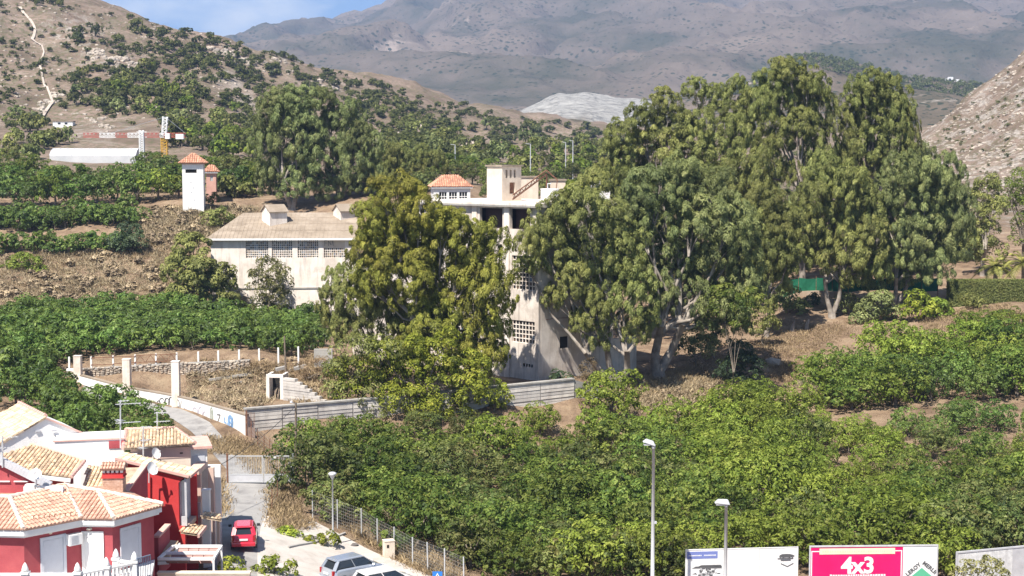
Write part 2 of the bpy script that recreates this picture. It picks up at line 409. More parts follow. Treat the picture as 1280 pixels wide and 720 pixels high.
def ground_mat():
    m, t, b, o = nodes_of('dry_ground')
    p = pos_of(t)
    def at_(n):
        a = t.nodes.new('ShaderNodeAttribute'); a.attribute_name = n; return a.outputs['Fac']
    def thr(fac, lo, hi):
        r = ramp(t, [(0, 0, 0), (1, 1, 1)], [lo, hi]); t.links.new(fac, r.inputs['Fac']); return r.outputs['Color']
    def mul(a, b_):
        x = t.nodes.new('ShaderNodeMath'); x.operation = 'MULTIPLY'
        for i, v in enumerate((a, b_)):
            if hasattr(v, 'links'): t.links.new(v, x.inputs[i])
            else: x.inputs[i].default_value = v
        return x.outputs[0]
    n1 = noise(t, .35, 8, .65, p)
    near = ramp(t, [(.17, .115, .075), (.30, .21, .14), (.40, .30, .20)], [.33, .5, .68]); t.links.new(n1.outputs['Fac'], near.inputs['Fac'])
    n2 = noise(t, .06, 9, .68, p)
    hill = ramp(t, [(.12, .09, .065), (.19, .14, .105), (.255, .19, .15), (.33, .26, .21)], [.32, .46, .56, .7]); t.links.new(n2.outputs['Fac'], hill.inputs['Fac'])
    c = mixc(t, at_('hill'), near.outputs['Color'], hill.outputs['Color'])
    # low scrub cover in fine patches
    n3 = noise(t, .55, 5, .62, p)
    n3b = noise(t, .035, 4, .6, p)
    gm = mul(mul(thr(n3.outputs['Fac'], .46, .57), thr(n3b.outputs['Fac'], .34, .56)), at_('hill'))
    gm = mul(gm, .85)
    c = mixc(t, gm, c, (.125, .118, .062))
    # pale bare rock, as ribs following the relief
    n4 = noise(t, .22, 8, .7, pos_of(t, (1.0, .6, 1.6)), .6)
    rk = mul(thr(n4.outputs['Fac'], .50, .60), at_('rock'))
    rr = ramp(t, [(.25, .22, .19), (.46, .41, .36)], [.4, .62]); n5 = noise(t, 1.1, 5, .65, p); t.links.new(n5.outputs['Fac'], rr.inputs['Fac'])
    c = mixc(t, rk, c, rr.outputs['Color'])
    c = mixc(t, at_('pale'), c, rr.outputs['Color'])
    t.links.new(c, b.inputs['Base Color']); b.inputs['Roughness'].default_value = .95; b.inputs['Specular IOR Level'].default_value = .1
    n6 = noise(t, .5, 9, .72, p)
    bump(t, b, n6.outputs['Fac'], 1.0, 1.1)
    return m
# pixel coordinates of every grid vertex (only to place natural features: rock outcrops and the bare hill)
_zc = GY * math.cos(PITCH) - (ZT - CAMZ) * math.sin(PITCH); _yc = GY * math.sin(PITCH) + (ZT - CAMZ) * math.cos(PITCH)
VPX = 640 + F * GX / _zc; VPY = 360 - F * _yc / _zc
def blob(px, py, rx, ry, Y0=0, Y1=1e9):
    return np.exp(-(((VPX - px) / rx) ** 2 + ((VPY - py) / ry) ** 2)) * (GY > Y0) * (GY < Y1)
hillm = sst(230, 330, GY)
rock = np.zeros_like(GY) + .10 * hillm
for a in ((130, 75, 40, 18), (150, 78, 30, 14), (270, 65, 25, 10), (300, 78, 20, 10), (283, 100, 16, 12), (310, 130, 14, 18), (500, 175, 60, 16), (560, 190, 40, 14), (530, 160, 40, 10),
          (120, 165, 70, 14), (90, 40, 40, 25), (400, 108, 30, 10), (340, 75, 30, 10), (710, 175, 40, 10), (640, 195, 40, 10)):
    rock = np.maximum(rock, blob(*a, 300))
rock = np.maximum(rock, 1.0 * (GX / GY > .24) * hillm * (GY < 640))
pale = .75 * np.maximum.reduce([blob(285, 98, 11, 8, 300), blob(295, 106, 11, 6, 300), blob(308, 128, 10, 10, 300)])
M_GROUND = ground_mat()
ter = link('ground', grid_mesh('ground', GX, GY, ZT, M_GROUND, {'hill': hillm, 'rock': rock, 'pale': pale}), None, 'structure')

# ---- far hills and mountain
def crest(px, pts):
    xs = [p[0] for p in pts]; return np.interp(px, xs, [p[1] for p in pts])
def range_sheet(name, mat, Y0, Yc, Y1, pts, zbase, na, nb, amp, seed, power, attrf=None, urange=.62):
    u = np.linspace(-urange, urange, na); k = np.linspace(0, 1, nb)
    Yv = Y0 * (Y1 / Y0) ** k
    UU, YY = np.meshgrid(u, Yv)
    zc = CAMZ + (HZ - crest(640 + UU * F, pts)) * Yc / F
    t = np.clip((YY - Y0) / (Yc - Y0), 0, 1); b = np.clip((YY - Yc) / (Y1 - Yc), 0, 1)
    zz = zbase + (zc - zbase) * (t ** power) - b * np.maximum(zc - zbase, 0) * .8
    XX = UU * YY
    s = Yc / 12
    g = fbm(XX / s + .4 * fbm(XX / s, YY / s, seed + 9), YY / (s * 2.2), seed, 7, .52)
    zz = zz + amp * (t * (1 - t) * 3.2 + .12) * (np.abs(g) * -1.6 + .35) * (zc > zbase + 5) + amp * .25 * t * fbm(XX / (s * .25), YY / (s * .3), seed + 4, 5)
    me = grid_mesh(name, XX, YY, zz, mat, attrf(640 + UU * F, YY, zz) if attrf else None)
    return link(name, me, None, 'structure')
def mountain_mat(name, cols, pos, patch, patchcol, dots, dotcol, sc1, doff=-.24):
    m, t, b, o = nodes_of(name); p = pos_of(t)
    n = noise(t, sc1, 9, .62, p); r = ramp(t, cols, pos); t.links.new(n.outputs['Fac'], r.inputs['Fac']); c = r.outputs['Color']
    def thr(fac, lo, hi):
        q = ramp(t, [(0, 0, 0), (1, 1, 1)], [lo, hi]); t.links.new(fac, q.inputs['Fac']); return q.outputs['Color']
    n2 = noise(t, sc1 * 1.6, 6, .7, pos_of(t, (1, .55, 1.6)), .4)
    c = mixc(t, thr(n2.outputs['Fac'], patch, patch + .07), c, patchcol)
    v = t.nodes.new('ShaderNodeTexVoronoi'); v.inputs['Scale'].default_value = dots; v.inputs['Randomness'].default_value = 1
    t.links.new(p, v.inputs['Vector'])
    n3 = noise(t, sc1 * 2.2, 4, .6, p)
    d = t.nodes.new('ShaderNodeMath'); d.operation = 'MULTIPLY_ADD'; d.inputs[1].default_value = .75; d.inputs[2].default_value = doff
    t.links.new(n3.outputs['Fac'], d.inputs[0])
    lt = t.nodes.new('ShaderNodeMath'); lt.operation = 'LESS_THAN'; t.links.new(v.outputs['Distance'], lt.inputs[0]); t.links.new(d.outputs[0], lt.inputs[1])
    c = mixc(t, lt.outputs[0], c, dotcol)
    a = t.nodes.new('ShaderNodeAttribute'); a.attribute_name = 'quarry'
    n4 = noise(t, .09, 7, .65, pos_of(t, (1, 1, 3))); r4 = ramp(t, [(.22, .215, .20), (.36, .35, .33), (.47, .46, .43)], [.38, .5, .64]); t.links.new(n4.outputs['Fac'], r4.inputs['Fac'])
    c = mixc(t, a.outputs['Fac'], c, r4.outputs['Color'])
    t.links.new(c, b.inputs['Base Color']); b.inputs['Roughness'].default_value = 1; b.inputs['Specular IOR Level'].default_value = 0
    n5 = noise(t, sc1 * 6, 8, .7, p); bump(t, b, n5.outputs['Fac'], .9, 12)
    return m
M_MOUNT = mountain_mat('mountain_scrub', [(.072, .072, .052), (.135, .113, .092), (.185, .150, .122)], [.38, .5, .64], .615, (.32, .26, .22), .085, (.04, .05, .034), .0035, -.13)
mount = range_sheet('mountain', M_MOUNT, 1700, 4600, 7000,
                    [(-600, 120), (0, 108), (150, 85), (300, 48), (400, 26), (470, 9), (510, 3), (560, 1), (600, 0), (640, -6), (720, -10), (900, -12), (1100, -14), (1300, -12), (1900, 0)],
                    40, 420, 260, 120, 31, .85)
def qa(px, YY, zz):
    q = sst(622, 640, px) * (1 - sst(800, 845, px)) * sst(1080, 1180, YY + 60 * fbm(px / 25, YY / 90, 77))
    return {'quarry': q}
M_FOOT = mountain_mat('foothill_scrub', [(.11, .095, .06), (.17, .135, .095), (.24, .19, .15)], [.38, .52, .64], .585, (.42, .37, .32), .12, (.045, .055, .03), .008, -.06)
foot = range_sheet('foothills', M_FOOT, 1000, 1500, 2000,
                   [(-600, 205), (0, 215), (560, 210), (610, 168), (635, 150), (668, 131), (698, 117), (735, 117), (780, 123), (830, 126), (890, 116), (945, 97), (985, 73), (1020, 70),
                    (1060, 80), (1100, 92), (1200, 104), (1240, 118), (1350, 150), (1900, 190)], 40, 420, 120, 16, 51, 1.0, qa)

# ---------------------------------------------------------------- foliage generators
def unit(a): return a / np.maximum(np.linalg.norm(a, axis=-1, keepdims=True), 1e-9)
def rnd_dirs(n): return unit(RNG.normal(size=(n, 3)))
def leaf_arrays(C, outw, l, wd, droop=.5, flat=.8, up=.35, spread=.7):
    n = len(C)
    nn = unit(outw * flat + RNG.normal(size=(n, 3)) * spread * .6 + np.array([0, 0, up]))
    d = RNG.normal(size=(n, 3)) * .7 + outw * .5 + np.array([0, 0, -droop])
    d = unit(d - nn * (d * nn).sum(-1, keepdims=True)); s = np.cross(nn, d)
    l = np.asarray(l)[:, None] * .5; wd = np.asarray(wd)[:, None] * .5
    bend = nn * l * .25
    return np.stack([C - d * l - bend, C + s * wd, C + d * l - bend, C - s * wd], 1)      # n,4,3
def leaf_mesh(name, V, tint, mat, org=(0, 0, 0)):
    me = bpy.data.meshes.new(name); n = len(V)
    quads(me, V.reshape(-1, 3) - np.asarray(org), np.arange(n * 4).reshape(n, 4))
    me.materials.append(mat)
    a = me.attributes.new('tint', 'FLOAT', 'FACE'); a.data.foreach_set('value', tint.astype(np.float32))
    return me
def crown_arrays(lobes, sub_r, per_m2, leaves, l, wd, droop=.5, inner=.12, up=.5, flat=1.5, zmin=None, spread=.5, lobe_jit=.22):
    """lobes: (cx,cy,cz,rx,ry,rz); leaf clumps over each lobe's surface, some inside"""
    VV = []; TT = []
    for (cx, cy, cz_, rx, ry, rz) in lobes:
        ns = max(5, int(per_m2 * (rx * ry * rz) ** (2 / 3) * 4))
        d = rnd_dirs(ns); d[:, 2] = np.where(d[:, 2] < -.45, -d[:, 2], d[:, 2])
        f = np.where(RNG.random(ns) < inner, RNG.uniform(.3, .75, ns), RNG.uniform(.78, 1.12, ns))
        S = np.array([cx, cy, cz_]) + d * np.array([rx, ry, rz]) * f[:, None]
        sr = sub_r * RNG.uniform(.6, 1.35, ns)
        st = RNG.normal(0, .13, ns) + RNG.normal(0, .06)
        k = np.repeat(np.arange(ns), leaves)
        e = rnd_dirs(len(k)); e = unit(e + d[k] * .6 + np.array([0, 0, .3]))
        P = S[k] + e * (sr[k] * RNG.uniform(.55, 1.0, len(k)) ** .5)[:, None] * np.array([1, 1, .85])
        if zmin is not None:
            ok = P[:, 2] > zmin; P = P[ok]; e = e[ok]; k = k[ok]
        VV.append(leaf_arrays(P, e, l * RNG.uniform(.65, 1.3, len(P)), wd * RNG.uniform(.7, 1.25, len(P)), droop, flat, up, spread))
        TT.append(np.clip(.5 + st[k] + RNG.normal(0, .13, len(P)), 0, 1))
    return np.concatenate(VV), np.concatenate(TT)

M_BARK = nmat('bark', [(.09, .07, .055), (.17, .14, .11), (.24, .20, .16)], 3.0, .9, .5, fine=20)
M_PALEBARK = nmat('pale_bark', [(.13, .105, .085), (.25, .215, .18), (.37, .33, .285)], 1.2, .85, .4, fine=12)
L_AVO = leafmat('leaf_mid_green', [(0.017, 0.032, 0.011), (0.045, 0.074, 0.021), (0.092, 0.124, 0.036), (0.151, 0.173, 0.066)], [.1, .4, .65, .95], brown=(.12, .075, .03), brown_amt=.18)
L_YEL = leafmat('leaf_yellow_green', [(0.026, 0.042, 0.011), (0.073, 0.105, 0.022), (0.126, 0.165, 0.040), (0.177, 0.205, 0.069)], [.08, .38, .65, .95], brown=(.15, .11, .03), brown_amt=.2)
L_DUST = leafmat('leaf_dusty_green', [(0.019, 0.029, 0.015), (0.048, 0.067, 0.031), (0.093, 0.112, 0.053), (0.143, 0.151, 0.083)], [.1, .4, .65, .95], brown=(.135, .082, .036), brown_amt=.62)
L_FIELD = leafmat('leaf_fresh_green', [(.016, .030, .010), (.044, .080, .023), (.080, .127, .037), (.125, .17, .068)], [.1, .4, .65, .95], spec=.45)
L_EUC = leafmat('leaf_olive', [(0.034, 0.039, 0.022), (0.096, 0.110, 0.053), (0.166, 0.180, 0.085), (0.227, 0.239, 0.133)], [.1, .4, .66, .95], brown=(.13, .085, .04), brown_amt=.30, vary=.2)
L_EUCY = leafmat('leaf_olive_yellow', [(0.041, 0.043, 0.017), (0.116, 0.122, 0.034), (0.196, 0.200, 0.056), (0.256, 0.250, 0.090)], [.1, .4, .66, .95], brown=(.14, .085, .02), brown_amt=.3, vary=.2)
L_EUCG = leafmat('leaf_grey_green', [(0.033, 0.043, 0.029), (0.088, 0.110, 0.064), (0.154, 0.180, 0.105), (0.220, 0.241, 0.157)], [.1, .4, .66, .95], brown=(.12, .085, .05), brown_amt=.25, vary=.2)
L_LIME = leafmat('leaf_light_green', [(0.039, 0.055, 0.013), (0.107, 0.137, 0.026), (0.189, 0.218, 0.044), (0.273, 0.280, 0.078)], [.1, .4, .66, .95])
L_PINE = leafmat('leaf_dark_shrub', [(.020, .026, .015), (.045, .053, .027), (.076, .082, .040), (.11, .11, .06)], [.1, .4, .7, .95])
L_OLIVE = leafmat('leaf_silver', [(.04, .042, .025), (.10, .10, .06), (.17, .165, .10), (.24, .23, .15)], [.1, .4, .66, .95])
L_BLUE = leafmat('leaf_blue_green', [(.012, .022, .018), (.030, .048, .038), (.06, .085, .068), (.10, .125, .10)], [.1, .4, .7, .95])
L_DRY = leafmat('dry_stalks', [(.07, .052, .048), (.14, .105, .10), (.21, .165, .145), (.27, .21, .18)], [.1, .4, .66, .95], trans=.1, spec=.1, vary=.1)
L_GREY = leafmat('dry_grey_brush', [(0.081, 0.063, 0.057), (0.149, 0.121, 0.127), (0.218, 0.178, 0.178), (0.276, 0.230, 0.218)], [.1, .4, .66, .95], trans=.1, spec=.1, vary=.1)
L_BROWN = leafmat('withered_leaf', [(.04, .026, .022), (.085, .058, .048), (.13, .092, .08), (.17, .125, .11)], [.1, .4, .66, .95], trans=.1)

ORD = ['first', 'second', 'third', 'fourth', 'fifth', 'sixth', 'seventh', 'eighth', 'ninth', 'tenth', 'eleventh', 'twelfth', 'thirteenth', 'fourteenth', 'fifteenth', 'sixteenth',
       'seventeenth', 'eighteenth', 'nineteenth', 'twentieth']
TENS = {2: 'twenty', 3: 'thirty', 4: 'forty', 5: 'fifty', 6: 'sixty'}
def nth(i):
    if i < 20: return ORD[i]
    a, b = divmod(i + 1, 10)
    return (TENS[a][:-1] + 'ieth') if b == 0 else TENS[a] + '-' + ORD[b - 1]

# ---------------------------------------------------------------- orchard trees (one of each shape, then copies)
def orchard_proto(kind, r, hgt, l, wd, leaves, nl, lobe_n, mat, droop=.45, sub=.42, dens=2.6):
    lobes = [(0, 0, hgt * .50, r * .78, r * .78, hgt * .43)]
    for i in range(lobe_n):
        a = 2 * math.pi * i / lobe_n + random.uniform(-.3, .3); q = random.uniform(.45, .62) * r; s = random.uniform(.34, .48) * r
        lobes.append((math.cos(a) * q, math.sin(a) * q, hgt * random.uniform(.20, .66), s, s, s * random.uniform(.75, 1.0)))
    V, T = crown_arrays(lobes, sub, dens, leaves, l, wd, droop, inner=.1, zmin=.1)
    return V, T
def trunk_mb(hgt, r0, nb=4, spread=1.0):
    m = MB(); m.tube([(0, 0, -.3), (.04, .02, hgt * .18), (0, .05, hgt * .3)], [r0 * 1.3, r0, r0 * .85], 7)
    for i in range(nb):
        a = 2 * math.pi * i / nb + random.uniform(-.4, .4); q = spread * random.uniform(.7, 1.1)
        m.tube([(0, .04, hgt * .26), (math.cos(a) * q * .5, math.sin(a) * q * .5, hgt * .45), (math.cos(a) * q, math.sin(a) * q, hgt * .72)], [r0 * .6, r0 * .42, r0 * .15], 5)
    return m
PROTO = {}
def protos(key, nvar, spec, mats, bark, tr):
    """meshes for nvar shapes in each leaf colour"""
    out_ = []
    for v in range(nvar):
        V, T = orchard_proto(**spec, kind=key, mat=None)
        tm = trunk_mb(*tr).mesh('trunk', bark, None, True)
        out_.append(({mk: leaf_mesh('crown', V, T, MATS[mk]) for mk in mats}, tm))
    PROTO[key] = out_
protos('avocado', 5, dict(r=2.8, hgt=4.2, l=.27, wd=.135, leaves=20, nl=0, lobe_n=9, sub=.42, dens=3.1), ['leaf_mid_green', 'leaf_yellow_green', 'leaf_dusty_green', 'leaf_fresh_green'], M_BARK, (4.0, .13, 4, 1.2))
protos('field', 5, dict(r=1.75, hgt=2.5, l=.42, wd=.17, leaves=16, nl=0, lobe_n=6, sub=.42, dens=2.8, droop=.3), ['leaf_fresh_green'], M_BARK, (2.2, .07, 4, .8))
protos('grove', 5, dict(r=3.4, hgt=5.2, l=.50, wd=.22, leaves=18, nl=0, lobe_n=7, sub=.62, dens=1.4), ['leaf_fresh_green', 'leaf_mid_green', 'leaf_yellow_green', 'leaf_dusty_green'], M_BARK, (4.6, .16, 4, 1.5))
TREES = []
def plant(key, name, mk, cat, x, y, s, group, label=None, sz=None):
    var = random.choice(PROTO[key])
    b = thing(name, label or '', cat, (x, y, h(x, y) - .05), group)
    b.rotation_euler = (0, 0, random.uniform(0, 6.28)); b.scale = (s, s, s * (sz or random.uniform(.9, 1.1)))
    link('crown', var[0][mk], b); link('trunk', var[1], b)
    TREES.append(b); return b
CNAME = {'leaf_mid_green': 'mid green', 'leaf_yellow_green': 'yellowish green', 'leaf_dusty_green': 'brown-tinged green', 'leaf_fresh_green': 'bright dark green'}
def inpoly(x, y, P):
    c = False; n = len(P)
    for i in range(n):
        (x1, y1), (x2, y2) = P[i], P[(i + 1) % n]
        if (y1 > y) != (y2 > y) and x < (x2 - x1) * (y - y1) / (y2 - y1) + x1: c = not c
    return c
def gxy(px, Y): p = gp(px, Y); return (p.x, p.y)
ORCH = [gxy(*a) for a in ((384, 108), (400, 103.5), (450, 101.5), (560, 95.5), (640, 94), (860, 94.6), (1380, 95.2), (1400, 174), (1265, 171), (1190, 168), (1120, 165.5), (1060, 161.5), (990, 159), (935, 152.5),
                          (905, 143), (845, 140), (760, 138.5), (710, 137), (640, 132.8), (560, 130.5), (480, 127.5), (400, 126), (374, 123), (380, 114))]
GAPS = [(gp(765, 124), 2.6), (gp(1235, 133), 2.4), (gp(1105, 139), 2.2), (gp(945, 140), 1.6), (gp(985, 152), 3.4), (gp(1000, 158), 2.5)]
EXTRA = [(588, 95.4), (640, 94.4), (700, 94.6), (610, 99), (760, 95), (660, 98.5), (840, 95.2)]
n_o = 0; rows = {}
Y = 94.8; ri = 0
while Y < 178:
    x = -17 + (ri % 2) * 2.2
    while x < 72:
        xx = x + random.uniform(-.7, .7); yy = Y + random.uniform(-.8, .8)
        if inpoly(xx, yy, ORCH) and abs(xx / yy) < .385 and not any((Vector((xx, yy, 0)) - Vector((g.x, g.y, 0))).length < r for g, r in GAPS):
            px, py = to_px((xx, yy, h(xx, yy) + 2.5))
            q = vnoise(xx / 9, yy / 9, 21) + random.uniform(-.25, .25)
            if px > 1120 and 455 < py < 540 and q < .75: mk = 'leaf_fresh_green'
            elif py < 530 and px > 640: mk = 'leaf_yellow_green' if q < .72 else 'leaf_mid_green'
            elif px > 860: mk = 'leaf_yellow_green' if q < .58 else ('leaf_mid_green' if q < .8 else 'leaf_dusty_green')
            elif px < 640 and py > 560: mk = 'leaf_dusty_green' if q < .68 else 'leaf_mid_green'
            else: mk = 'leaf_mid_green' if q < .5 else ('leaf_dusty_green' if q < .66 else 'leaf_yellow_green')
            if px > 1045 and 141.5 < yy < 149: x += 4.5; continue
            s = random.uniform(.82, 1.24) * (.70 if px > 1000 and 116 < yy < 142 else 1.12 if px > 960 and yy >= 149 else 1) * (.72 if (py < 545 and px < 760 and yy > 124) else 1)
            b = plant('avocado', 'orchard_tree', mk, 'tree', xx, yy, s, 'orchard trees below the ruined factory'); n_o += 1
            rows.setdefault(ri, []).append((xx, b, mk))
        x += 4.5
    Y += 4.3; ri += 1
for i, (px, Y) in enumerate(EXTRA):
    p = gp(px, Y); plant('avocado', 'orchard_tree', ('leaf_dusty_green', 'leaf_mid_green')[i % 2], 'tree', p.x, p.y, .85, 'orchard trees below the ruined factory', f'{CNAME[("leaf_dusty_green", "leaf_mid_green")[i % 2]]} orchard tree squeezed against the roadside edge, {nth(sorted(q[0] for q in EXTRA).index(px))} from left')
for ri, lst in rows.items():
    lst.sort(key=lambda a: a[0])
    for i, (_, b, mk) in enumerate(lst):
        b['label'] = f'{CNAME[mk]} orchard tree, {nth(i)} from left in {nth(ri)} row up from the billboards'

# field of low leafy trees behind the stone wall
FIELD = [gxy(*a) for a in ((-20, 151), (60, 152), (110, 156.5), (380, 157), (392, 168), (405, 196), (330, 199), (240, 196), (120, 191), (-20, 188))]
rows = {}; Y = 152.0; ri = 0
while Y < 200:
    x = -62 + (ri % 2) * 1.3
    while x < -20:
        xx = x + random.uniform(-.4, .4); yy = Y + random.uniform(-.5, .5)
        if inpoly(xx, yy, FIELD) and abs(xx / yy) < .372:
            rows.setdefault(ri, []).append((xx, plant('field', 'field_tree', 'leaf_fresh_green', 'tree', xx, yy, random.uniform(.85, 1.2), 'low fruit trees in the field behind the stone wall')))
        x += 2.75
    Y += 3.0; ri += 1
for ri, lst in rows.items():
    lst.sort(key=lambda a: a[0])
    for i, (_, b) in enumerate(lst):
        b['label'] = f'low fruit tree, {nth(i)} from left in the {nth(ri)} row behind the stone wall'
# custard apple trees left of the graffiti wall, nearer than the field
near_left = [(-5, 500, 1.3), (35, 500, 1.25), (75, 508, 1.25), (120, 495, 1.2), (150, 495, 1.2), (185, 505, 1.1), (175, 535, 1.1), (100, 540, 1.1), (60, 545, 1.0), (30, 470, 1.2), (0, 462, 1.2), (70, 478, 1.2), (195, 520, 1.0), (20, 515, 1.0), (60, 525, 1.0), (105, 520, 1.05), (150, 515, 1.0), (185, 530, .9), (5, 480, 1.0), (45, 485, 1.0), (90, 500, .9), (180, 555, .85), (215, 552, .6), (130, 545, .85), (20, 450, .9), (60, 447, .9), (130, 505, .8), (160, 545, .8)]
for i, (px, py, s) in enumerate(sorted(near_left)):
    Yb = 148 - (py - 470) * .36 if px < 46 else 133 - (py - 475) * .26
    if px > 140: s *= .74
    elif px > 45: s *= .86
    p = gp(px, Yb)
    plant('grove', 'fruit_tree', 'leaf_fresh_green', 'tree', p.x, p.y, s * .72, 'fruit trees between the red houses and the graffiti wall',
          f'spreading dark green fruit tree, {nth(i)} from the left behind the white gable house')
# green belts on the terraces and the grove below the crane
def belt(name, pxs, Y, key, mk, s, group, fmt, jy=1.0):
    for i, px in enumerate(pxs):
        yy = Y + random.uniform(-jy, jy); p = gp(px + random.uniform(-2, 2), yy)
        m = random.choice(mk); plant(key, name, m, 'tree', p.x, p.y, s * random.uniform(.85, 1.2), group, fmt.format(n=nth(i), c=CNAME[m]))
belt('terrace_tree', range(-8, 185, 15), 229, 'field', ['leaf_fresh_green'], 1.15, 'fruit trees on the upper terrace', 'leafy tree on the upper terrace below the grove, {n} from left')
belt('terrace_tree', range(-2, 172, 16), 231.5, 'field', ['leaf_fresh_green'], 1.15, 'fruit trees on the upper terrace', 'leafy tree at the back of the upper terrace, {n} from left')
belt('terrace_tree', range(-8, 160, 16), 218, 'field', ['leaf_fresh_green'], 1.05, 'fruit trees on the lower terrace', 'leafy tree on the lower terrace of the dry bank, {n} from left')
belt('grove_tree', range(-10, 225, 26), 243, 'grove', ['leaf_fresh_green', 'leaf_mid_green', 'leaf_fresh_green', 'leaf_yellow_green'], 1.0, 'grove on the terrace beside the white tower', '{c} grove tree, {n} from left in front row beside white tower')
belt('grove_tree', range(-20, 232, 27), 254, 'grove', ['leaf_fresh_green', 'leaf_mid_green', 'leaf_fresh_green'], .9, 'grove on the terrace beside the white tower', '{c} grove tree, {n} from left in second row beside white tower')
belt('grove_tree', (-15, 15, 45, 205, 232), 266, 'grove', ['leaf_mid_green', 'leaf_mid_green', 'leaf_dusty_green'], .95, 'grove on the terrace beside the white tower', '{c} grove tree, {n} from left in third row beside white tower')
belt('grove_tree', (-15, 22, 190), 285, 'grove', ['leaf_dusty_green', 'leaf_mid_green'], .9, 'grove on the terrace beside the white tower', '{c} grove tree, {n} from left in back row below the greenhouse', 4)
belt('grove_tree', (284, 302, 320, 338), 250, 'grove', ['leaf_mid_green', 'leaf_fresh_green'], .9, 'trees right of the white tower', '{c} broad tree, {n} to the right of the white tower')
belt('grove_tree', (255, 285, 312), 268, 'grove', ['leaf_mid_green', 'leaf_dusty_green'], .85, 'trees right of the white tower', '{c} tree behind the first row right of white tower, {n} from left')

# ---------------------------------------------------------------- large single trees (each its own crown and trunk)
# drooping eucalyptus boughs: a few shapes, shared by all the eucalypts and scaled to each bough's size
BR = 3.2
def bough_arrays():
    V = []; T = []; ns = 78
    d = rnd_dirs(ns); d[:, 2] = np.where(d[:, 2] < -.55, -d[:, 2], d[:, 2])
    f = np.where(RNG.random(ns) < .12, RNG.uniform(.35, .7, ns), RNG.uniform(.66, 1.24, ns))
    S = d * BR * f[:, None] * np.array([.95, .95, .92]); st = RNG.normal(0, .12, ns); sr = RNG.uniform(.38, 1.15, ns)
    k = np.repeat(np.arange(ns), 125); n = len(k)
    e = unit(rnd_dirs(n) + d[k] * .7 + np.array([0, 0, .25]))
    q = RNG.uniform(.5, 1.0, n) ** .5
    P = S[k] + e * (sr[k] * q)[:, None] * np.array([.75, .75, 1.0]) - np.array([0, 0, .35]) * (RNG.random(n) * sr[k])[:, None]
    V = leaf_arrays(P, e, .50 * RNG.uniform(.6, 1.3, n), .105 * RNG.uniform(.7, 1.3, n), 1.5, 1.3, .35, .55)
    return V, np.clip(.5 + st[k] + RNG.normal(0, .15, n), 0, 1)
BOUGH = {}
for mt in (L_EUC, L_EUCY, L_EUCG): BOUGH[mt.name] = []
for v in range(5):
    V, T = bough_arrays()
    for mt in (L_EUC, L_EUCY, L_EUCG): BOUGH[mt.name].append(leaf_mesh('bough', V, T, mt))
def px_lobe(px, py, rx, ry, Y, jit=.6):
    s = Y / F; r = (rx + ry) / 2 * s
    Yd = Y + random.uniform(-jit, jit) * r
    p = at(px, py, Yd); k = Yd / F
    return (p.x, p.y, p.z, rx * k, r * .9, ry * k)
def big_tree(name, label, base_px, Y, lobes, mat, leaf=(.42, .17), sub=.80, dens=.95, leaves=46, droop=.8, bark=M_PALEBARK, r0=.5, stems=1, group=None, cat='tree', fork=.3, inner=.25, jit=.6, up=.3):
    base = gp(base_px, Y); base.z -= .1
    LB = [px_lobe(*q, Y, jit) for q in lobes]
    b = thing(name, label, cat, base, group)
    if name == 'eucalyptus_tree':
        r0 *= .68
        for q in LB:
            o = link('bough', random.choice(BOUGH[mat.name]), b); o.location = Vector(q[:3]) - base
            o.scale = (q[3] / BR * 1.06, q[4] / BR * 1.06, q[5] / BR * 1.12); o.rotation_euler = (random.uniform(-.25, .25), random.uniform(-.25, .25), random.uniform(0, 6.28))
    else:
        V, T = crown_arrays(LB, sub, dens * 1.9, leaves, leaf[0], leaf[1], droop, inner=.12, up=.5, flat=1.5, spread=.5)
        link('crown', leaf_mesh('crown', V, T, mat, base), b)
    m = MB()
    top = max(q[2] for q in LB); H_ = top - base.z
    cxm = sum(q[0] for q in LB) / len(LB)
    for s in range(stems):
        off = Vector(((s - (stems - 1) / 2) * r0 * 2.6, random.uniform(-.4, .4), 0)); lean = Vector(((cxm - base.x) * .35 + (s - (stems - 1) / 2) * 1.6, random.uniform(-1, 1), H_ * fork * random.uniform(.9, 1.2)))
        f = base + off * .5 + lean; md = base + off * .6 + lean * .5 + Vector((random.uniform(-.3, .3), 0, 0))
        m.tube([base + off * .3 - Vector((0, 0, .4)), base + off * .4 + Vector((0, 0, H_ * .04)), md, f], [r0 * 1.5, r0 * 1.1, r0 * .9, r0 * .75], 9)
        for i, q in enumerate(LB):
            if i % stems != s: continue
            e = Vector((q[0], q[1], q[2] + q[5] * .25)); mdp = f.lerp(e, .5) + Vector((random.uniform(-.6, .6), random.uniform(-.5, .5), -abs(e.x - f.x) * .12))
            rr = r0 * random.uniform(.32, .5)
            m.tube([f - lean * .12, f.lerp(mdp, .5) + Vector((0, 0, .1)), mdp, e], [rr * 1.25, rr, rr * .75, rr * .2], 6)
            for j in range(3):      # limbs inside the lobe
                d = Vector((random.uniform(-1, 1) * q[3], random.uniform(-1, 1) * q[4], random.uniform(-.2, .9) * q[5])) * .75
                m.tube([mdp.lerp(e, .4), mdp.lerp(e, .7) + d * .45, Vector(q[:3]) + d], [rr * .5, rr * .3, rr * .1], 5)
    m.build('trunk', bark, b, smooth=True)
    return b

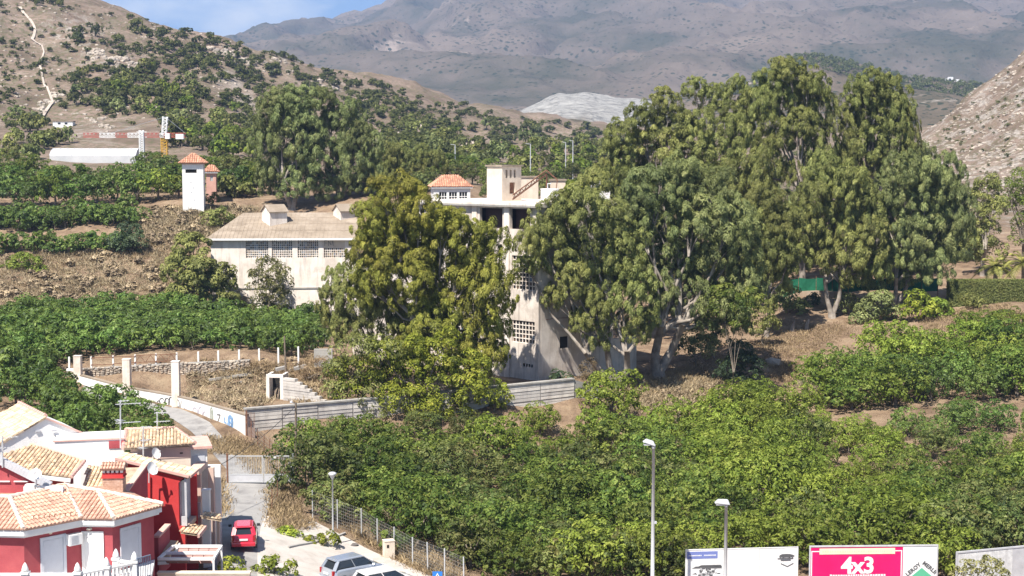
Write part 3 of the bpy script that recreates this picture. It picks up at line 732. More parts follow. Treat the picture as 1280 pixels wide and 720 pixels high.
belt('grove_tree', (452, 478, 505, 530, 612, 700, 728), 246, 'grove', ['leaf_dusty_green', 'leaf_mid_green'], .62, 'trees behind the factory', '{c} tree on the ground behind the factory, {n} from left in the nearer row', 3)
belt('grove_tree', range(448, 760, 24), 272, 'grove', ['leaf_dusty_green', 'leaf_mid_green', 'leaf_dusty_green'], .8, 'trees behind the factory', '{c} tree behind the factory, {n} from left in the middle row', 5)
belt('grove_tree', range(440, 770, 25), 305, 'grove', ['leaf_dusty_green', 'leaf_mid_green'], .85, 'trees behind the factory', '{c} tree behind the factory, {n} from left in the farthest row', 8)
big_tree('eucalyptus_tree', 'broad yellow-olive eucalyptus standing in front of the ruined factory left of its corner', 548, 142,
         [(492, 243, 30, 22), (470, 275, 28, 26), (522, 264, 32, 24), (572, 296, 36, 26), (606, 315, 26, 32), (505, 305, 42, 32), (455, 318, 22, 24), (560, 330, 45, 32), (520, 355, 40, 30), (610, 368, 32, 36), (575, 395, 38, 36), (600, 430, 28, 30), (545, 415, 36, 34), (618, 405, 18, 26), (470, 345, 25, 22), (515, 240, 16, 12), (585, 448, 26, 22), (618, 445, 18, 20), (600, 468, 18, 14), (500, 330, 34, 26), (540, 300, 34, 26), (462, 362, 24, 22), (588, 345, 28, 24), (530, 388, 32, 26), (480, 300, 26, 22), (552, 282, 28, 20), (520, 430, 26, 20)],
         L_EUCY, dens=1.15, r0=.55, stems=2)
big_tree('eucalyptus_tree', 'low weeping olive tree against the white hall, left of the broad yellow-olive eucalyptus', 470, 146,
         [(425, 352, 20, 20), (415, 385, 16, 24), (445, 380, 28, 30), (475, 395, 30, 28), (440, 415, 26, 20), (505, 415, 26, 26), (490, 375, 22, 20), (425, 410, 12, 18)], L_EUC, dens=1.1, r0=.3, droop=1.0)
big_tree('bright_tree', 'light lime-green bushy tree behind the long boarded wall', 540, 134,
         [(548, 448, 28, 22), (585, 462, 26, 20), (515, 465, 30, 24), (480, 478, 28, 22), (550, 485, 34, 24), (500, 500, 30, 20), (588, 490, 22, 24), (535, 515, 26, 18), (575, 515, 14, 16), (560, 425, 14, 12), (455, 468, 26, 20), (440, 490, 22, 16), (475, 446, 24, 18), (500, 466, 26, 20), (430, 462, 16, 14), (520, 440, 24, 18)],
         L_LIME, leaf=(.30, .13), sub=.62, dens=1.9, leaves=48, droop=.5, bark=M_BARK, r0=.2)
big_tree('feathery_tree', 'feathery olive-green tree leaning over the left part of the boarded wall', 455, 133,
         [(445, 440, 26, 18), (480, 440, 22, 16), (430, 470, 24, 20), (455, 495, 26, 18), (470, 520, 18, 14), (420, 490, 14, 14)], L_EUC, leaf=(.4, .12), sub=.7, dens=1.5, leaves=30, droop=.9, bark=M_BARK, r0=.15)
big_tree('weeping_shrub', 'small weeping bright green shrub hanging over the boarded wall', 617, 136,
         [(617, 488, 16, 12), (608, 500, 12, 12), (627, 498, 11, 12), (620, 512, 10, 10)], L_LIME, leaf=(.4, .1), sub=.5, dens=2.2, leaves=30, droop=1.1, bark=M_BARK, r0=.1, cat='shrub')
big_tree('eucalyptus_tree', 'multi-stemmed eucalyptus with pale forked trunks at the right corner of the factory', 770, 150,
         [(690, 285, 30, 28), (665, 300, 22, 22), (720, 268, 36, 26), (755, 275, 34, 26), (700, 325, 30, 26), (740, 315, 36, 30), (780, 310, 30, 28), (715, 360, 24, 24), (765, 350, 32, 28), (745, 392, 26, 26), (795, 370, 28, 30), (790, 410, 24, 22), (745, 420, 16, 18), (725, 405, 14, 16), (812, 405, 14, 16), (660, 332, 18, 14), (700, 255, 18, 12), (690, 375, 14, 14)],
         L_EUC, dens=1.1, r0=.55, stems=3, fork=.22)
big_tree('eucalyptus_tree', 'large dense grey-green eucalyptus with two thick pale trunks on the dry knoll', 822, 157,
         [(810, 245, 34, 28), (850, 225, 36, 26), (885, 240, 32, 26), (830, 280, 38, 30), (880, 285, 40, 30), (915, 275, 26, 26), (845, 325, 34, 30), (895, 330, 34, 28), (930, 310, 26, 26), (865, 370, 34, 30), (905, 380, 32, 28), (935, 355, 22, 26), (830, 375, 24, 26), (920, 405, 18, 20), (880, 405, 16, 12), (790, 280, 24, 22), (810, 340, 22, 24)],
         L_EUCG, dens=1.1, r0=.75, stems=2, fork=.25)
big_tree('eucalyptus_tree', 'brownish eucalyptus rising behind the grey-green one, left of the tall pair', 815, 190,
         [(830, 130, 18, 16), (805, 150, 24, 18), (840, 160, 30, 22), (780, 170, 22, 20), (870, 165, 26, 24), (815, 190, 34, 26), (860, 200, 34, 24), (900, 195, 28, 26), (775, 205, 22, 22), (920, 170, 20, 24), (755, 220, 18, 16), (945, 215, 24, 28), (800, 225, 26, 18), (905, 225, 28, 22)],
         L_EUC, dens=1.0, r0=.6, stems=2)
big_tree('eucalyptus_tree', 'slim eucalyptus top showing above the brownish tree beside the tall pair', 900, 208,
         [(868, 113, 16, 14), (892, 125, 20, 16), (920, 118, 18, 18), (940, 135, 20, 22), (905, 145, 22, 16), (935, 165, 18, 20)], L_EUC, dens=1.0, r0=.5)
big_tree('eucalyptus_tree', 'tallest eucalyptus, its bare pale trunk showing in the upper crown, right of centre', 1003, 196,
         [(985, 92, 26, 18), (965, 108, 20, 20), (1012, 108, 22, 20), (955, 135, 18, 24), (990, 128, 28, 24), (1025, 138, 17, 26), (970, 165, 24, 24), (1020, 178, 20, 28), (1000, 158, 22, 20), (960, 192, 18, 20), (1022, 210, 16, 22), (950, 225, 20, 24), (985, 215, 12, 16)],
         L_EUC, dens=1.1, r0=.6, fork=.5)
big_tree('eucalyptus_tree', 'tall round-topped eucalyptus right of the tallest one', 1098, 200,
         [(1092, 103, 24, 16), (1075, 122, 20, 22), (1110, 120, 24, 22), (1090, 148, 28, 24), (1122, 145, 18, 24), (1065, 158, 18, 22), (1115, 178, 24, 26), (1080, 185, 26, 26), (1137, 165, 12, 26), (1060, 195, 18, 22), (1135, 200, 12, 20), (1100, 215, 24, 20)],
         L_EUC, dens=1.15, r0=.6, fork=.45)
big_tree('eucalyptus_tree', 'front eucalyptus with drooping brown-green boughs in front of the green netting', 1040, 183,
         [(1035, 220, 26, 24), (1060, 235, 28, 26), (1020, 250, 24, 26), (1075, 265, 28, 28), (1040, 275, 30, 28), (1005, 285, 24, 26), (1085, 300, 26, 26), (1055, 310, 28, 28), (1025, 320, 22, 22), (1095, 330, 22, 24), (1065, 345, 20, 18), (995, 315, 20, 20)],
         L_EUC, dens=1.05, r0=.45, stems=2, fork=.25)
big_tree('eucalyptus_tree', 'dense dark grey-green eucalyptus right of the netting, lower edge in deep shade', 1118, 186,
         [(1130, 215, 24, 22), (1160, 230, 26, 24), (1110, 245, 24, 24), (1185, 222, 18, 24), (1145, 265, 30, 28), (1178, 265, 26, 28), (1115, 285, 26, 26), (1155, 300, 30, 28), (1190, 300, 20, 30), (1125, 320, 26, 24), (1165, 335, 28, 22), (1198, 262, 14, 26), (1100, 345, 20, 20), (1140, 345, 22, 16)],
         L_EUCG, dens=1.15, r0=.45, stems=2, fork=.22)
big_tree('eucalyptus_tree', 'eucalyptus filling the gap between the knoll tree and the netting', 958, 176,
         [(955, 262, 24, 24), (980, 285, 22, 24), (940, 290, 20, 26), (965, 315, 24, 24), (985, 330, 16, 18), (945, 335, 22, 22), (970, 350, 18, 16), (950, 375, 18, 16)], L_EUC, dens=1.05, r0=.4)
big_tree('dark_tree', 'dark narrow tree at the foot of the bare hill, left of the palms', 1228, 205,
         [(1235, 240, 16, 18), (1222, 262, 14, 22), (1243, 268, 16, 20), (1230, 295, 18, 22), (1216, 315, 12, 20), (1240, 320, 16, 18)], L_EUC, dens=1.1, r0=.3)
big_tree('pine_tree', 'bright yellow-green pine at the right edge above the palms', 1275, 212,
         [(1258, 238, 18, 14), (1280, 228, 18, 14), (1268, 258, 20, 14), (1295, 250, 22, 18), (1285, 280, 18, 14), (1300, 285, 18, 16), (1273, 300, 12, 10)], L_YEL, leaf=(.35, .14), sub=.8, dens=1.4, leaves=34, droop=.1, bark=M_BARK, r0=.3)
big_tree('eucalyptus_tree', 'huge dark eucalyptus behind the white hall roof, left of its two stems', 365, 240,
         [(352, 128, 22, 16), (375, 122, 22, 14), (338, 150, 20, 20), (368, 150, 28, 22), (330, 180, 16, 20), (358, 180, 28, 24), (385, 175, 26, 26), (345, 208, 22, 22), (375, 212, 28, 24), (335, 230, 14, 16), (365, 238, 24, 14)],
         L_EUCG, dens=1.15, r0=.6, leaf=(.6, .22), sub=1.15, leaves=40, fork=.25, stems=2)
big_tree('eucalyptus_tree', 'huge dark eucalyptus behind the white hall roof, right of its two stems', 425, 243,
         [(405, 125, 20, 14), (430, 145, 22, 20), (415, 165, 26, 24), (450, 175, 18, 20), (405, 200, 26, 24), (438, 205, 26, 24), (465, 205, 12, 18), (420, 232, 26, 16), (450, 232, 18, 14), (395, 228, 18, 14), (468, 182, 9, 14)],
         L_EUCG, dens=1.15, r0=.6, leaf=(.6, .22), sub=1.15, leaves=40, fork=.25, stems=2)
big_tree('eucalyptus_tree', 'olive eucalyptus left of the red-roofed house, on the skyline of the grove', 500, 262,
         [(490, 195, 16, 14), (508, 205, 18, 16), (480, 215, 14, 14), (525, 215, 14, 14), (500, 228, 20, 14), (545, 205, 14, 14), (530, 196, 12, 12)], L_EUC, leaf=(.6, .24), sub=1.1, leaves=38, r0=.35)
big_tree('dark_bush_tree', 'dark round bushy tree against the left end of the white hall', 240, 196,
         [(240, 315, 22, 20), (225, 340, 18, 22), (250, 345, 20, 22), (235, 370, 22, 20), (265, 365, 18, 22), (215, 375, 14, 14), (280, 350, 12, 18), (285, 378, 12, 12)], L_EUC, leaf=(.5, .2), sub=.8, dens=1.5, r0=.3, bark=M_BARK)
big_tree('silvery_tree', 'small silvery olive tree in front of the white hall windows', 337, 197,
         [(335, 338, 14, 14), (322, 352, 12, 14), (350, 350, 13, 16), (338, 368, 16, 16), (352, 375, 10, 14), (326, 380, 10, 12), (340, 392, 14, 10)], L_OLIVE, leaf=(.45, .16), sub=.7, dens=1.5, leaves=26, r0=.2, bark=M_BARK, droop=.6)
big_tree('olive_shrub', 'olive-green shrub on the dry bank above the hall roof', 268, 226,
         [(262, 276, 12, 10), (276, 270, 12, 10), (284, 280, 10, 8), (255, 290, 8, 8)], L_EUC, leaf=(.45, .2), sub=.7, dens=1.8, leaves=24, r0=.12, bark=M_BARK, cat='shrub')
big_tree('olive_shrub', 'large yellowish bush at the left edge of the dry bank', 34, 211,
         [(32, 330, 18, 12), (15, 342, 16, 13), (48, 345, 16, 13), (30, 352, 20, 10), (60, 350, 8, 8)], L_YEL, leaf=(.4, .2), sub=.6, dens=2.2, leaves=22, r0=.12, bark=M_BARK, cat='shrub', droop=.4)
big_tree('dark_shrub', 'dark blue-green bush on the dry bank at the end of the lower terrace', 162, 217,
         [(160, 290, 14, 11), (150, 304, 14, 11), (172, 302, 12, 12), (160, 312, 14, 8)], L_BLUE, leaf=(.4, .2), sub=.6, dens=2.2, leaves=24, r0=.12, bark=M_BARK, cat='shrub', droop=.3)
for lab, px, Y, lb, mat in (('dark blue-green bush at the right end of the dry knoll', 925, 157, [(925, 445, 16, 16), (910, 462, 14, 14), (940, 458, 12, 14), (920, 478, 16, 10), (948, 472, 7, 10)], L_BLUE),
                            ('round grey-green bush left of the netting trunks', 985, 185, [(985, 372, 14, 12), (975, 385, 12, 10), (995, 388, 12, 10)], L_EUCG),
                            ('small dark bush against the low wall below the netting', 1010, 187, [(1015, 378, 8, 9), (1008, 390, 9, 7)], L_BLUE),
                            ('wide dark bush below the shaded eucalyptus', 1090, 181, [(1085, 388, 14, 12), (1100, 378, 14, 12), (1075, 398, 10, 9), (1115, 392, 12, 10)], L_EUCG),
                            ('bright green bush right of the shaded eucalyptus', 1150, 180, [(1145, 375, 13, 10), (1160, 388, 13, 10), (1138, 390, 10, 8)], L_LIME),
                            ('yellow-green bush beside the hedge foot', 1175, 181, [(1172, 385, 11, 9), (1180, 393, 9, 7), (1165, 395, 8, 6)], L_YEL),
                            ('olive bush in front of the clipped hedge', 1215, 182, [(1212, 376, 9, 7), (1222, 382, 9, 6)], L_EUC),
                            ('dark bush at the foot of the factory corner', 700, 146, [(700, 472, 10, 5), (690, 476, 8, 5), (712, 475, 7, 5)], L_BLUE),
                            ('blue-green scrambling bush beside the ruined doorway', 354, 137, [(352, 502, 10, 5), (362, 506, 10, 4), (342, 507, 8, 4)], L_BLUE),
                            ('light yellow bush right of the red-roofed house', 720, 200, [(718, 240, 10, 9), (708, 248, 9, 7), (728, 248, 8, 8)], L_LIME),
                            ('green bush under the street lamp at the lot edge', 405, 95.3, [(396, 676, 10, 6), (408, 672, 11, 7), (416, 678, 9, 5), (386, 681, 7, 4)], L_LIME),
                            ('green bush left of the street lamp by the lot corner', 362, 95.5, [(358, 667, 11, 6), (370, 672, 10, 5), (350, 671, 8, 4)], L_LIME),
                            ('bright green bush at the bottom edge between the pergola and the cars', 345, 86.5, [(335, 706, 12, 8), (352, 703, 12, 7), (362, 713, 9, 7), (322, 714, 9, 6), (345, 716, 14, 6)], L_LIME),
                            ('leafy green shrub beside the low cream wall', 300, 85.5, [(290, 706, 8, 6), (302, 712, 9, 6), (280, 710, 6, 5)], L_LIME)):
    big_tree('bush', lab, px, Y, lb, mat, leaf=(.34 * Y / 180 + .1, .15 * Y / 180 + .04), sub=.55 * Y / 180 + .1, dens=2.4, leaves=26, droop=.3, bark=M_BARK, r0=.07, cat='bush', jit=.3)
big_tree('bush', 'pale green bush in front of the blank weathered billboard', 1230, 88,
         [(1215, 712, 14, 9), (1235, 706, 14, 9), (1250, 716, 12, 8), (1200, 718, 10, 7), (1225, 720, 16, 8)], L_OLIVE, leaf=(.22, .08), sub=.3, dens=5, leaves=30, droop=.3, bark=M_BARK, r0=.06, cat='bush')

# the second row of the eucalyptus grove
for lab, px, Y, lb, mt in (('dark eucalyptus in the second row behind the two-trunked tree', 880, 208, [(870, 235, 34, 26), (910, 255, 34, 28), (850, 275, 30, 28), (890, 300, 34, 30), (930, 290, 28, 28), (865, 335, 28, 26), (915, 345, 28, 24), (945, 330, 20, 24), (840, 310, 18, 22)], L_EUC),
                       ('shaded eucalyptus in the second row left of the netting', 955, 214, [(945, 240, 26, 24), (975, 262, 28, 26), (950, 285, 28, 26), (985, 305, 26, 26), (960, 330, 26, 22), (930, 262, 18, 22)], L_EUCG),
                       ('shaded eucalyptus in the second row behind the netting', 1045, 216, [(1030, 225, 28, 26), (1065, 215, 26, 26), (1045, 260, 30, 28), (1085, 255, 26, 28), (1015, 280, 26, 26), (1065, 300, 32, 28), (1030, 318, 26, 22), (1095, 305, 22, 26), (1075, 335, 26, 18)], L_EUC),
                       ('dark eucalyptus in the second row near the bare hill', 1150, 220, [(1150, 205, 20, 22), (1135, 235, 26, 26), (1175, 245, 24, 26), (1150, 280, 30, 30), (1190, 290, 22, 28), (1130, 310, 26, 26), (1170, 325, 28, 24), (1205, 315, 16, 26)], L_EUCG),
                       ('brownish eucalyptus filling the grove behind the forked trunks', 775, 178, [(745, 235, 28, 20), (785, 240, 28, 24), (765, 275, 30, 26), (800, 290, 26, 28), (735, 290, 26, 26), (775, 325, 28, 28), (805, 345, 22, 26), (745, 345, 24, 24)], L_EUC)):
    big_tree('eucalyptus_tree', lab, px, Y, lb, mt, dens=.8, r0=.4, stems=1, leaf=(.55, .2))

for lab, px, Y, lb in (('bare grey twigs poking out of the orchard near its right edge', 1200, 118, [(1192, 618, 10, 5), (1204, 624, 9, 5)]), ('greyish leafless patch between yellowish orchard trees right of the tall lamp', 1083, 124, [(1080, 588, 8, 8), (1086, 598, 6, 6)]),
                       ('dry reddish-grey brush at the near end of the orchard gap', 1005, 150, [(1002, 483, 9, 5), (1012, 487, 7, 4)]), ('bare twiggy stems behind the meter box under the orchard edge', 482, 99, [(478, 652, 6, 12), (486, 656, 6, 11), (492, 650, 4, 12)])):
    big_tree('withered_bush', lab, px, Y, lb, L_GREY, leaf=(.4, .03), sub=.5, dens=2.0, leaves=40, droop=-.4, bark=M_BARK, r0=.05, cat='bush', jit=.3)
plant('grove', 'grove_tree', 'leaf_mid_green', 'tree', gp(265, 236).x, 236, .42, 'trees right of the white tower', 'small broad tree hiding the base of the little pink house')

for lab, px, Y, lb, mt in (('bright green leafy sapling in front of the thick knoll trunks', 915, 154, [(905, 372, 16, 14), (925, 385, 16, 14), (900, 395, 14, 12), (922, 405, 13, 12), (940, 372, 12, 12)], L_AVO),
                       ('dark understorey bush right of the two thick knoll trunks', 868, 163, [(865, 425, 16, 14), (885, 432, 14, 12), (855, 440, 12, 9), (878, 442, 14, 8)], L_EUCG),
                       ('dark understorey bush left of the bright green sapling', 893, 168, [(890, 412, 12, 12), (900, 425, 12, 10), (885, 430, 10, 8)], L_BLUE),
                       ('shaded bush on the slope left of the dead stumps', 955, 172, [(950, 398, 14, 12), (962, 408, 12, 10), (945, 412, 11, 8)], L_EUC),
                       ('shaded bush at the foot of the front netting trunk', 1062, 184, [(1060, 378, 12, 10), (1070, 388, 10, 8), (1052, 388, 9, 7)], L_EUCG),
                       ('low bush on the dry strip above the right end of the orchard', 1262, 178, [(1255, 398, 14, 9), (1272, 402, 12, 8), (1245, 404, 9, 6)], L_AVO)):
    big_tree('bush', lab, px, Y, lb, mt, leaf=(.32, .13), sub=.6, dens=2.2, leaves=36, droop=.5, bark=M_BARK, r0=.08, cat='bush', jit=.3)

# ---------------------------------------------------------------- building helpers
M_LIME = nmat('weathered_whitewash', [(.64, .55, .47), (.77, .69, .61), (.83, .78, .71)], .6, .9, .35, streak=(.34, .29, .25), streak_amt=.6, stain=(.52, .44, .37))
M_GRIME = nmat('grimy_render', [(.46, .40, .345), (.60, .535, .47), (.70, .64, .575)], .5, .95, .4, streak=(.25, .215, .185), streak_amt=.7, stain=(.40, .34, .29))
M_CREAM = nmat('cream_render', [(.56, .46, .36), (.66, .56, .45), (.72, .63, .52)], .8, .9, .3, streak=(.40, .33, .27), streak_amt=.3)
M_WHITE = nmat('white_paint', [(.70, .69, .67), (.80, .79, .77)], 1.2, .8, .15, streak=(.58, .55, .50), streak_amt=.25)
M_CONC = nmat('old_concrete', [(.27, .25, .23), (.39, .37, .34), (.48, .46, .42)], .9, .95, .5, streak=(.20, .18, .165), streak_amt=.4, tint=.15)
M_ROOFC = nmat('fibre_cement_roof', [(.22, .175, .13), (.285, .23, .175), (.335, .275, .215)], .5, .95, .4, stain=(.40, .33, .26))
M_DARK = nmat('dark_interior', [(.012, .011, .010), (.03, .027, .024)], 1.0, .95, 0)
M_RUST = nmat('rusty_steel', [(.09, .045, .03), (.19, .09, .055), (.28, .16, .10)], 4, .85, .3)
M_TERRA = nmat('terracotta_tile', [(.40, .19, .12), (.52, .27, .18), (.60, .35, .25)], 2.2, .85, .2, tint=.28)
M_TERRAL = nmat('pale_terracotta_tile', [(.44, .25, .185), (.54, .335, .25), (.61, .42, .33)], 2.2, .85, .2, tint=.2)
M_STRAW = nmat('straw_mottled_tile', [(.46, .32, .22), (.60, .46, .32), (.68, .56, .42)], 2.6, .9, .2, tint=.34)
M_CAPT = nmat('mortar_ridge_tile', [(.55, .47, .40), (.68, .60, .52)], 3, .9, .3)
M_STEEL = plain('galvanised_steel', (.42, .43, .44), .45, .7)
M_LGREY = plain('light_grey_metal', (.55, .56, .57), .45, .2)
M_GALV = nmat('weathered_zinc', [(.44, .44, .46), (.56, .56, .58)], 2, .6, .1, metal=.1)
M_BOARD = nmat('board_marked_concrete', [(.36, .335, .31), (.48, .45, .42), (.57, .54, .50)], .9, .95, .5, streak=(.27, .245, .225), streak_amt=.5, tint=.14)
M_STONE = nmat('field_stone', [(.24, .205, .17), (.36, .31, .26), (.46, .41, .35)], 1.6, .95, .5, tint=.3)
M_WOOD = nmat('weathered_wood', [(.13, .10, .075), (.23, .18, .135)], 5, .9, .3)
M_SOILW = nmat('earth_render', [(.30, .22, .16), (.42, .33, .25)], .8, .95, .5)

class Frame:
    """local building frame: a along the wall, d into the building, z up"""
    def __init__(s, o, x): s.o = Vector((o[0], o[1], 0)); s.x = Vector((x[0], x[1], 0)).normalized(); s.y = Vector((-s.x.y, s.x.x, 0))
    def P(s, a, d, z): return s.o + s.x * a + s.y * d + Vector((0, 0, z))
    def box(s, mb, a0, a1, d0, d1, z0, z1):
        mb.hexa([s.P(a0, d0, z0), s.P(a1, d0, z0), s.P(a1, d1, z0), s.P(a0, d1, z0), s.P(a0, d0, z1), s.P(a1, d0, z1), s.P(a1, d1, z1), s.P(a0, d1, z1)])
    def wall(s, mb, a0, a1, z0, z1, ops, d0=0.0, d1=.35):
        br = sorted({a0, a1, *[o[0] for o in ops], *[o[1] for o in ops]})
        for l, r in zip(br, br[1:]):
            m = (l + r) / 2; zz = z0
            for o in sorted([o for o in ops if o[0] < m < o[1]], key=lambda o: o[2]):
                if o[2] > zz + 1e-4: s.box(mb, l, r, d0, d1, zz, o[2])
                zz = o[3]
            if z1 > zz + 1e-4: s.box(mb, l, r, d0, d1, zz, z1)
M_PANE = [plain('pane_dark', (.02, .022, .025), .25), plain('pane_blue', (.10, .17, .26), .3), plain('pane_ochre', (.30, .22, .09), .5), plain('pane_pale', (.36, .36, .34), .5), plain('pane_brown', (.12, .07, .045), .5)]
def lattice_window(parent, fr, a0, a1, z0, z1, nc, nr, bar, mat, pick=(.5, .68, .78, .9), depth=.16, skip=()):
    wm = MB()
    fr.box(wm, a0 - .02, a1 + .02, depth + .10, depth + .18, z0 - .02, z1 + .02)
    wn = wm.build('window', M_DARK, parent)
    lm = MB(); pm = MB(); cw = (a1 - a0) / nc; ch = (z1 - z0) / nr
    for i in range(nc + 1): fr.box(lm, a0 + i * cw - bar / 2, a0 + i * cw + bar / 2, depth - .04, depth + .05, z0, z1)
    for j in range(nr + 1):
        for i in range(nc): fr.box(lm, a0 + i * cw + bar / 2, a0 + (i + 1) * cw - bar / 2, depth - .038, depth + .048, z0 + j * ch - bar / 2, z0 + j * ch + bar / 2)
    lm.build('lattice', mat, wn)
    for i in range(nc):
        for j in range(nr):
            if (i, j) in skip: continue
            r = random.random(); pm.mi = 0 if r < pick[0] else 1 if r < pick[1] else 2 if r < pick[2] else 3 if r < pick[3] else 4
            if pm.mi == 0 and random.random() < .6: continue
            fr.box(pm, a0 + i * cw + bar / 2, a0 + (i + 1) * cw - bar / 2, depth + .052, depth + .07, z0 + j * ch + bar / 2, z0 + (j + 1) * ch - bar / 2)
    pm.build('pane', M_PANE, wn, 'stuff')
    return wn
def tile_roof(parent, poly, e0, e1, mat, w=.26, l=.44, thick=.10, slab=None, name='roof'):
    """a roof plane with rows of barrel tiles running up from the eave e0-e1"""
    poly = [Vector(p) for p in poly]; e0 = Vector(e0); e1 = Vector(e1)
    ea = (e1 - e0).normalized(); n = Vector((0, 0, 0))
    for i in range(len(poly)): n += (poly[i] - poly[0]).cross(poly[(i + 1) % len(poly)] - poly[0])
    n.normalize()
    if n.z < 0: n = -n
    sd_ = n.cross(ea).normalized()
    c = sum(poly, Vector((0, 0, 0))) / len(poly)
    if (c - e0).dot(sd_) < 0: sd_ = -sd_
    mb = MB(); mb.prism(poly, n * -thick); rf = mb.build(name, slab or mat, parent)
    Q = [((p - e0).dot(ea), (p - e0).dot(sd_)) for p in poly]
    tm = MB(); amin = min(q[0] for q in Q); amax = max(q[0] for q in Q); k = int((amax - amin) / w)
    for i in range(k + 1):
        a = amin + (i + .5) * w
        if a > amax: break
        bs = []
        for (x1, y1), (x2, y2) in zip(Q, Q[1:] + Q[:1]):
            if (x1 - a) * (x2 - a) <= 0 and abs(x2 - x1) > 1e-9: bs.append(y1 + (y2 - y1) * (a - x1) / (x2 - x1))
        if len(bs) < 2: continue
        b = min(bs) - .06; b1 = max(bs); ax = a + random.uniform(-.012, .012)
        while b < b1 - .05:
            be = min(b + l * 1.1, b1); r0 = w * .47; r1 = w * .40; A = []; B = []
            for t in range(5):
                th = math.pi * t / 4
                A.append(e0 + ea * (ax - math.cos(th) * r0) + sd_ * b + n * (.035 + math.sin(th) * r0 * .9))
                B.append(e0 + ea * (ax - math.cos(th) * r1) + sd_ * be + n * (.008 + math.sin(th) * r1 * .9))
            ti = random.random(); nf = 0
            for t in range(4): tm.face([A[t], A[t + 1], B[t + 1], B[t]]); nf += 1
            tm.face(A[::-1] if False else [A[4], A[3], A[2], A[1], A[0]]); nf += 1
            tm.attr += [ti] * nf
            b += l
    tm.build('roof_tiles', mat, rf, 'stuff')
    return rf
def ridge_caps(parent, a, b, mat, r=.12, l=.42):
    a = Vector(a); b = Vector(b); n = max(1, int((b - a).length / l)); mb = MB()
    for i in range(n):
        p = a.lerp(b, i / n); q = a.lerp(b, (i + 1.08) / n)
        mb.tube([p + Vector((0, 0, .05)), q + Vector((0, 0, .03))], [r * 1.08, r * .92], 8)
    return mb.build('ridge_tiles', mat, parent, 'stuff')
M_RECESS = M_DARK

# ---------------------------------------------------------------- the white hall with lattice windows
base = at(350, 405, 200); hall = thing('factory_hall', 'long whitewashed hall with four lattice windows under a tan roof', 'building', (base.x, 200, 2.4))
pl = at(260, 297, 200); pr = at(444, 293, 201.5)
hf = Frame((pl.x + .35, 200), (pr.x - pl.x, 1.2)); hl = (pr - pl).length - .7; zt = 14.35
def apx(fr, px, lo=-5, hi=60):      # wall coordinate of a photo column
    for _ in range(50):
        m = (lo + hi) / 2
        if to_px(fr.P(m, 0, 12))[0] < px: lo = m
        else: hi = m
    return (lo + hi) / 2
wins = [(307.5, 335.3), (340, 365.5), (372, 398), (404.7, 431.3)]
wz = (11.75, 14.25); ops = [(apx(hf, a), apx(hf, b), *wz) for a, b in wins]
mb = MB(); hf.wall(mb, 0, hl, 2.0, zt, ops)
hf.box(mb, 0, .35, .352, 18, 2.0, zt); hf.box(mb, hl - .35, hl, .352, 18, 2.0, zt); hf.box(mb, .352, hl - .352, 17.65, 18, 2.0, zt)
mb.build('wall', M_LIME, hall)
mb = MB(); hf.box(mb, -.05, hl + .05, -.06, 0.0, 2.0, 4.6); mb.build('plinth', M_CONC, hall)
mb = MB(); hf.box(mb, -.02, hl + .02, -.10, -.002, 7.55, 7.72); mb.build('string_course', M_CONC, hall)
for i, o in enumerate(ops):
    sk = {(8, 2), (7, 2), (8, 3), (9, 2)} if i == 1 else {(1, 0), (1, 1)} if i == 2 else set()
    if i < 3: lattice_window(hall, hf, *o, 11, 8, .075, M_LIME, skip=sk)
    else:
        lattice_window(hall, hf, o[0], o[1], o[2], o[2] + 1.35, 11, 4, .075, M_LIME)
        m2 = MB(); hf.box(m2, o[0], o[1], .06, .2, o[2] + 1.37, o[3]); pn = m2.build('infill_panel', M_CREAM, hall)
        m3 = MB()
        for s in (((.15, .2), (.15, .95), (.5, .95)), ((.15, .6), (.45, .6)), ((.65, .2), (.65, .9), (.95, .35), (1.0, .95)), ((1.1, .3), (1.25, .95), (1.3, .2))):
            for p, q in zip(s, s[1:]): m3.beam(hf.P(o[0] + p[0], .05, o[2] + 1.4 + p[1]), hf.P(o[0] + q[0], .05, o[2] + 1.4 + q[1]), .06, .012, hf.y)
        m3.build('graffiti', plain('grey_spray_paint', (.12, .11, .12), .8), pn)
zr = 17.45; rd = 9.0; ov = .55
R0 = [hf.P(-ov, -ov, zt - .02), hf.P(hl + ov, -ov, zt - .02), hf.P(hl + ov, rd, zr), hf.P(3.4, rd, zr)]
R1 = [hf.P(-ov, 18 + ov, zt - .02), hf.P(hl + ov, 18 + ov, zt - .02), hf.P(hl + ov, rd, zr), hf.P(3.4, rd, zr)]
R2 = [hf.P(-ov, -ov, zt - .02), hf.P(3.4, rd, zr), hf.P(-ov, 18 + ov, zt - .02)]
mb = MB()
for R in (R0, R1, R2): mb.prism(R, (0, 0, .14))
rf = mb.build('roof', M_ROOFC, hall)
mb = MB()       # corrugation ribs of the roof sheets
for i in range(int(hl / .55)):
    a = -.3 + i * .55; t0 = 0 if a > 3.4 else max(0, 1 - (a + ov) / (3.4 + ov))
    top = min(1, (a + ov) / (3.4 + ov))
    mb.beam(hf.P(a, -ov + .02, zt + .135), hf.P(a, -ov + (rd + ov) * top * .99, zt + .135 + (zr - zt) * top * .99), .10, .06)
for k in (.28, .55, .8):
    mb.beam(hf.P(-ov + (3.4 + ov) * k, -ov + (rd + ov) * k, zt + .13 + (zr - zt) * k), hf.P(hl + ov, -ov + (rd + ov) * k, zt + .13 + (zr - zt) * k), .09, .05)
mb.build('roof_ribs', M_ROOFC, rf, 'stuff')
mb = MB(); hf.box(mb, -ov, hl + ov, -ov - .06, -ov - .002, zt - .18, zt + .10); mb.build('fascia', M_WHITE, hall)
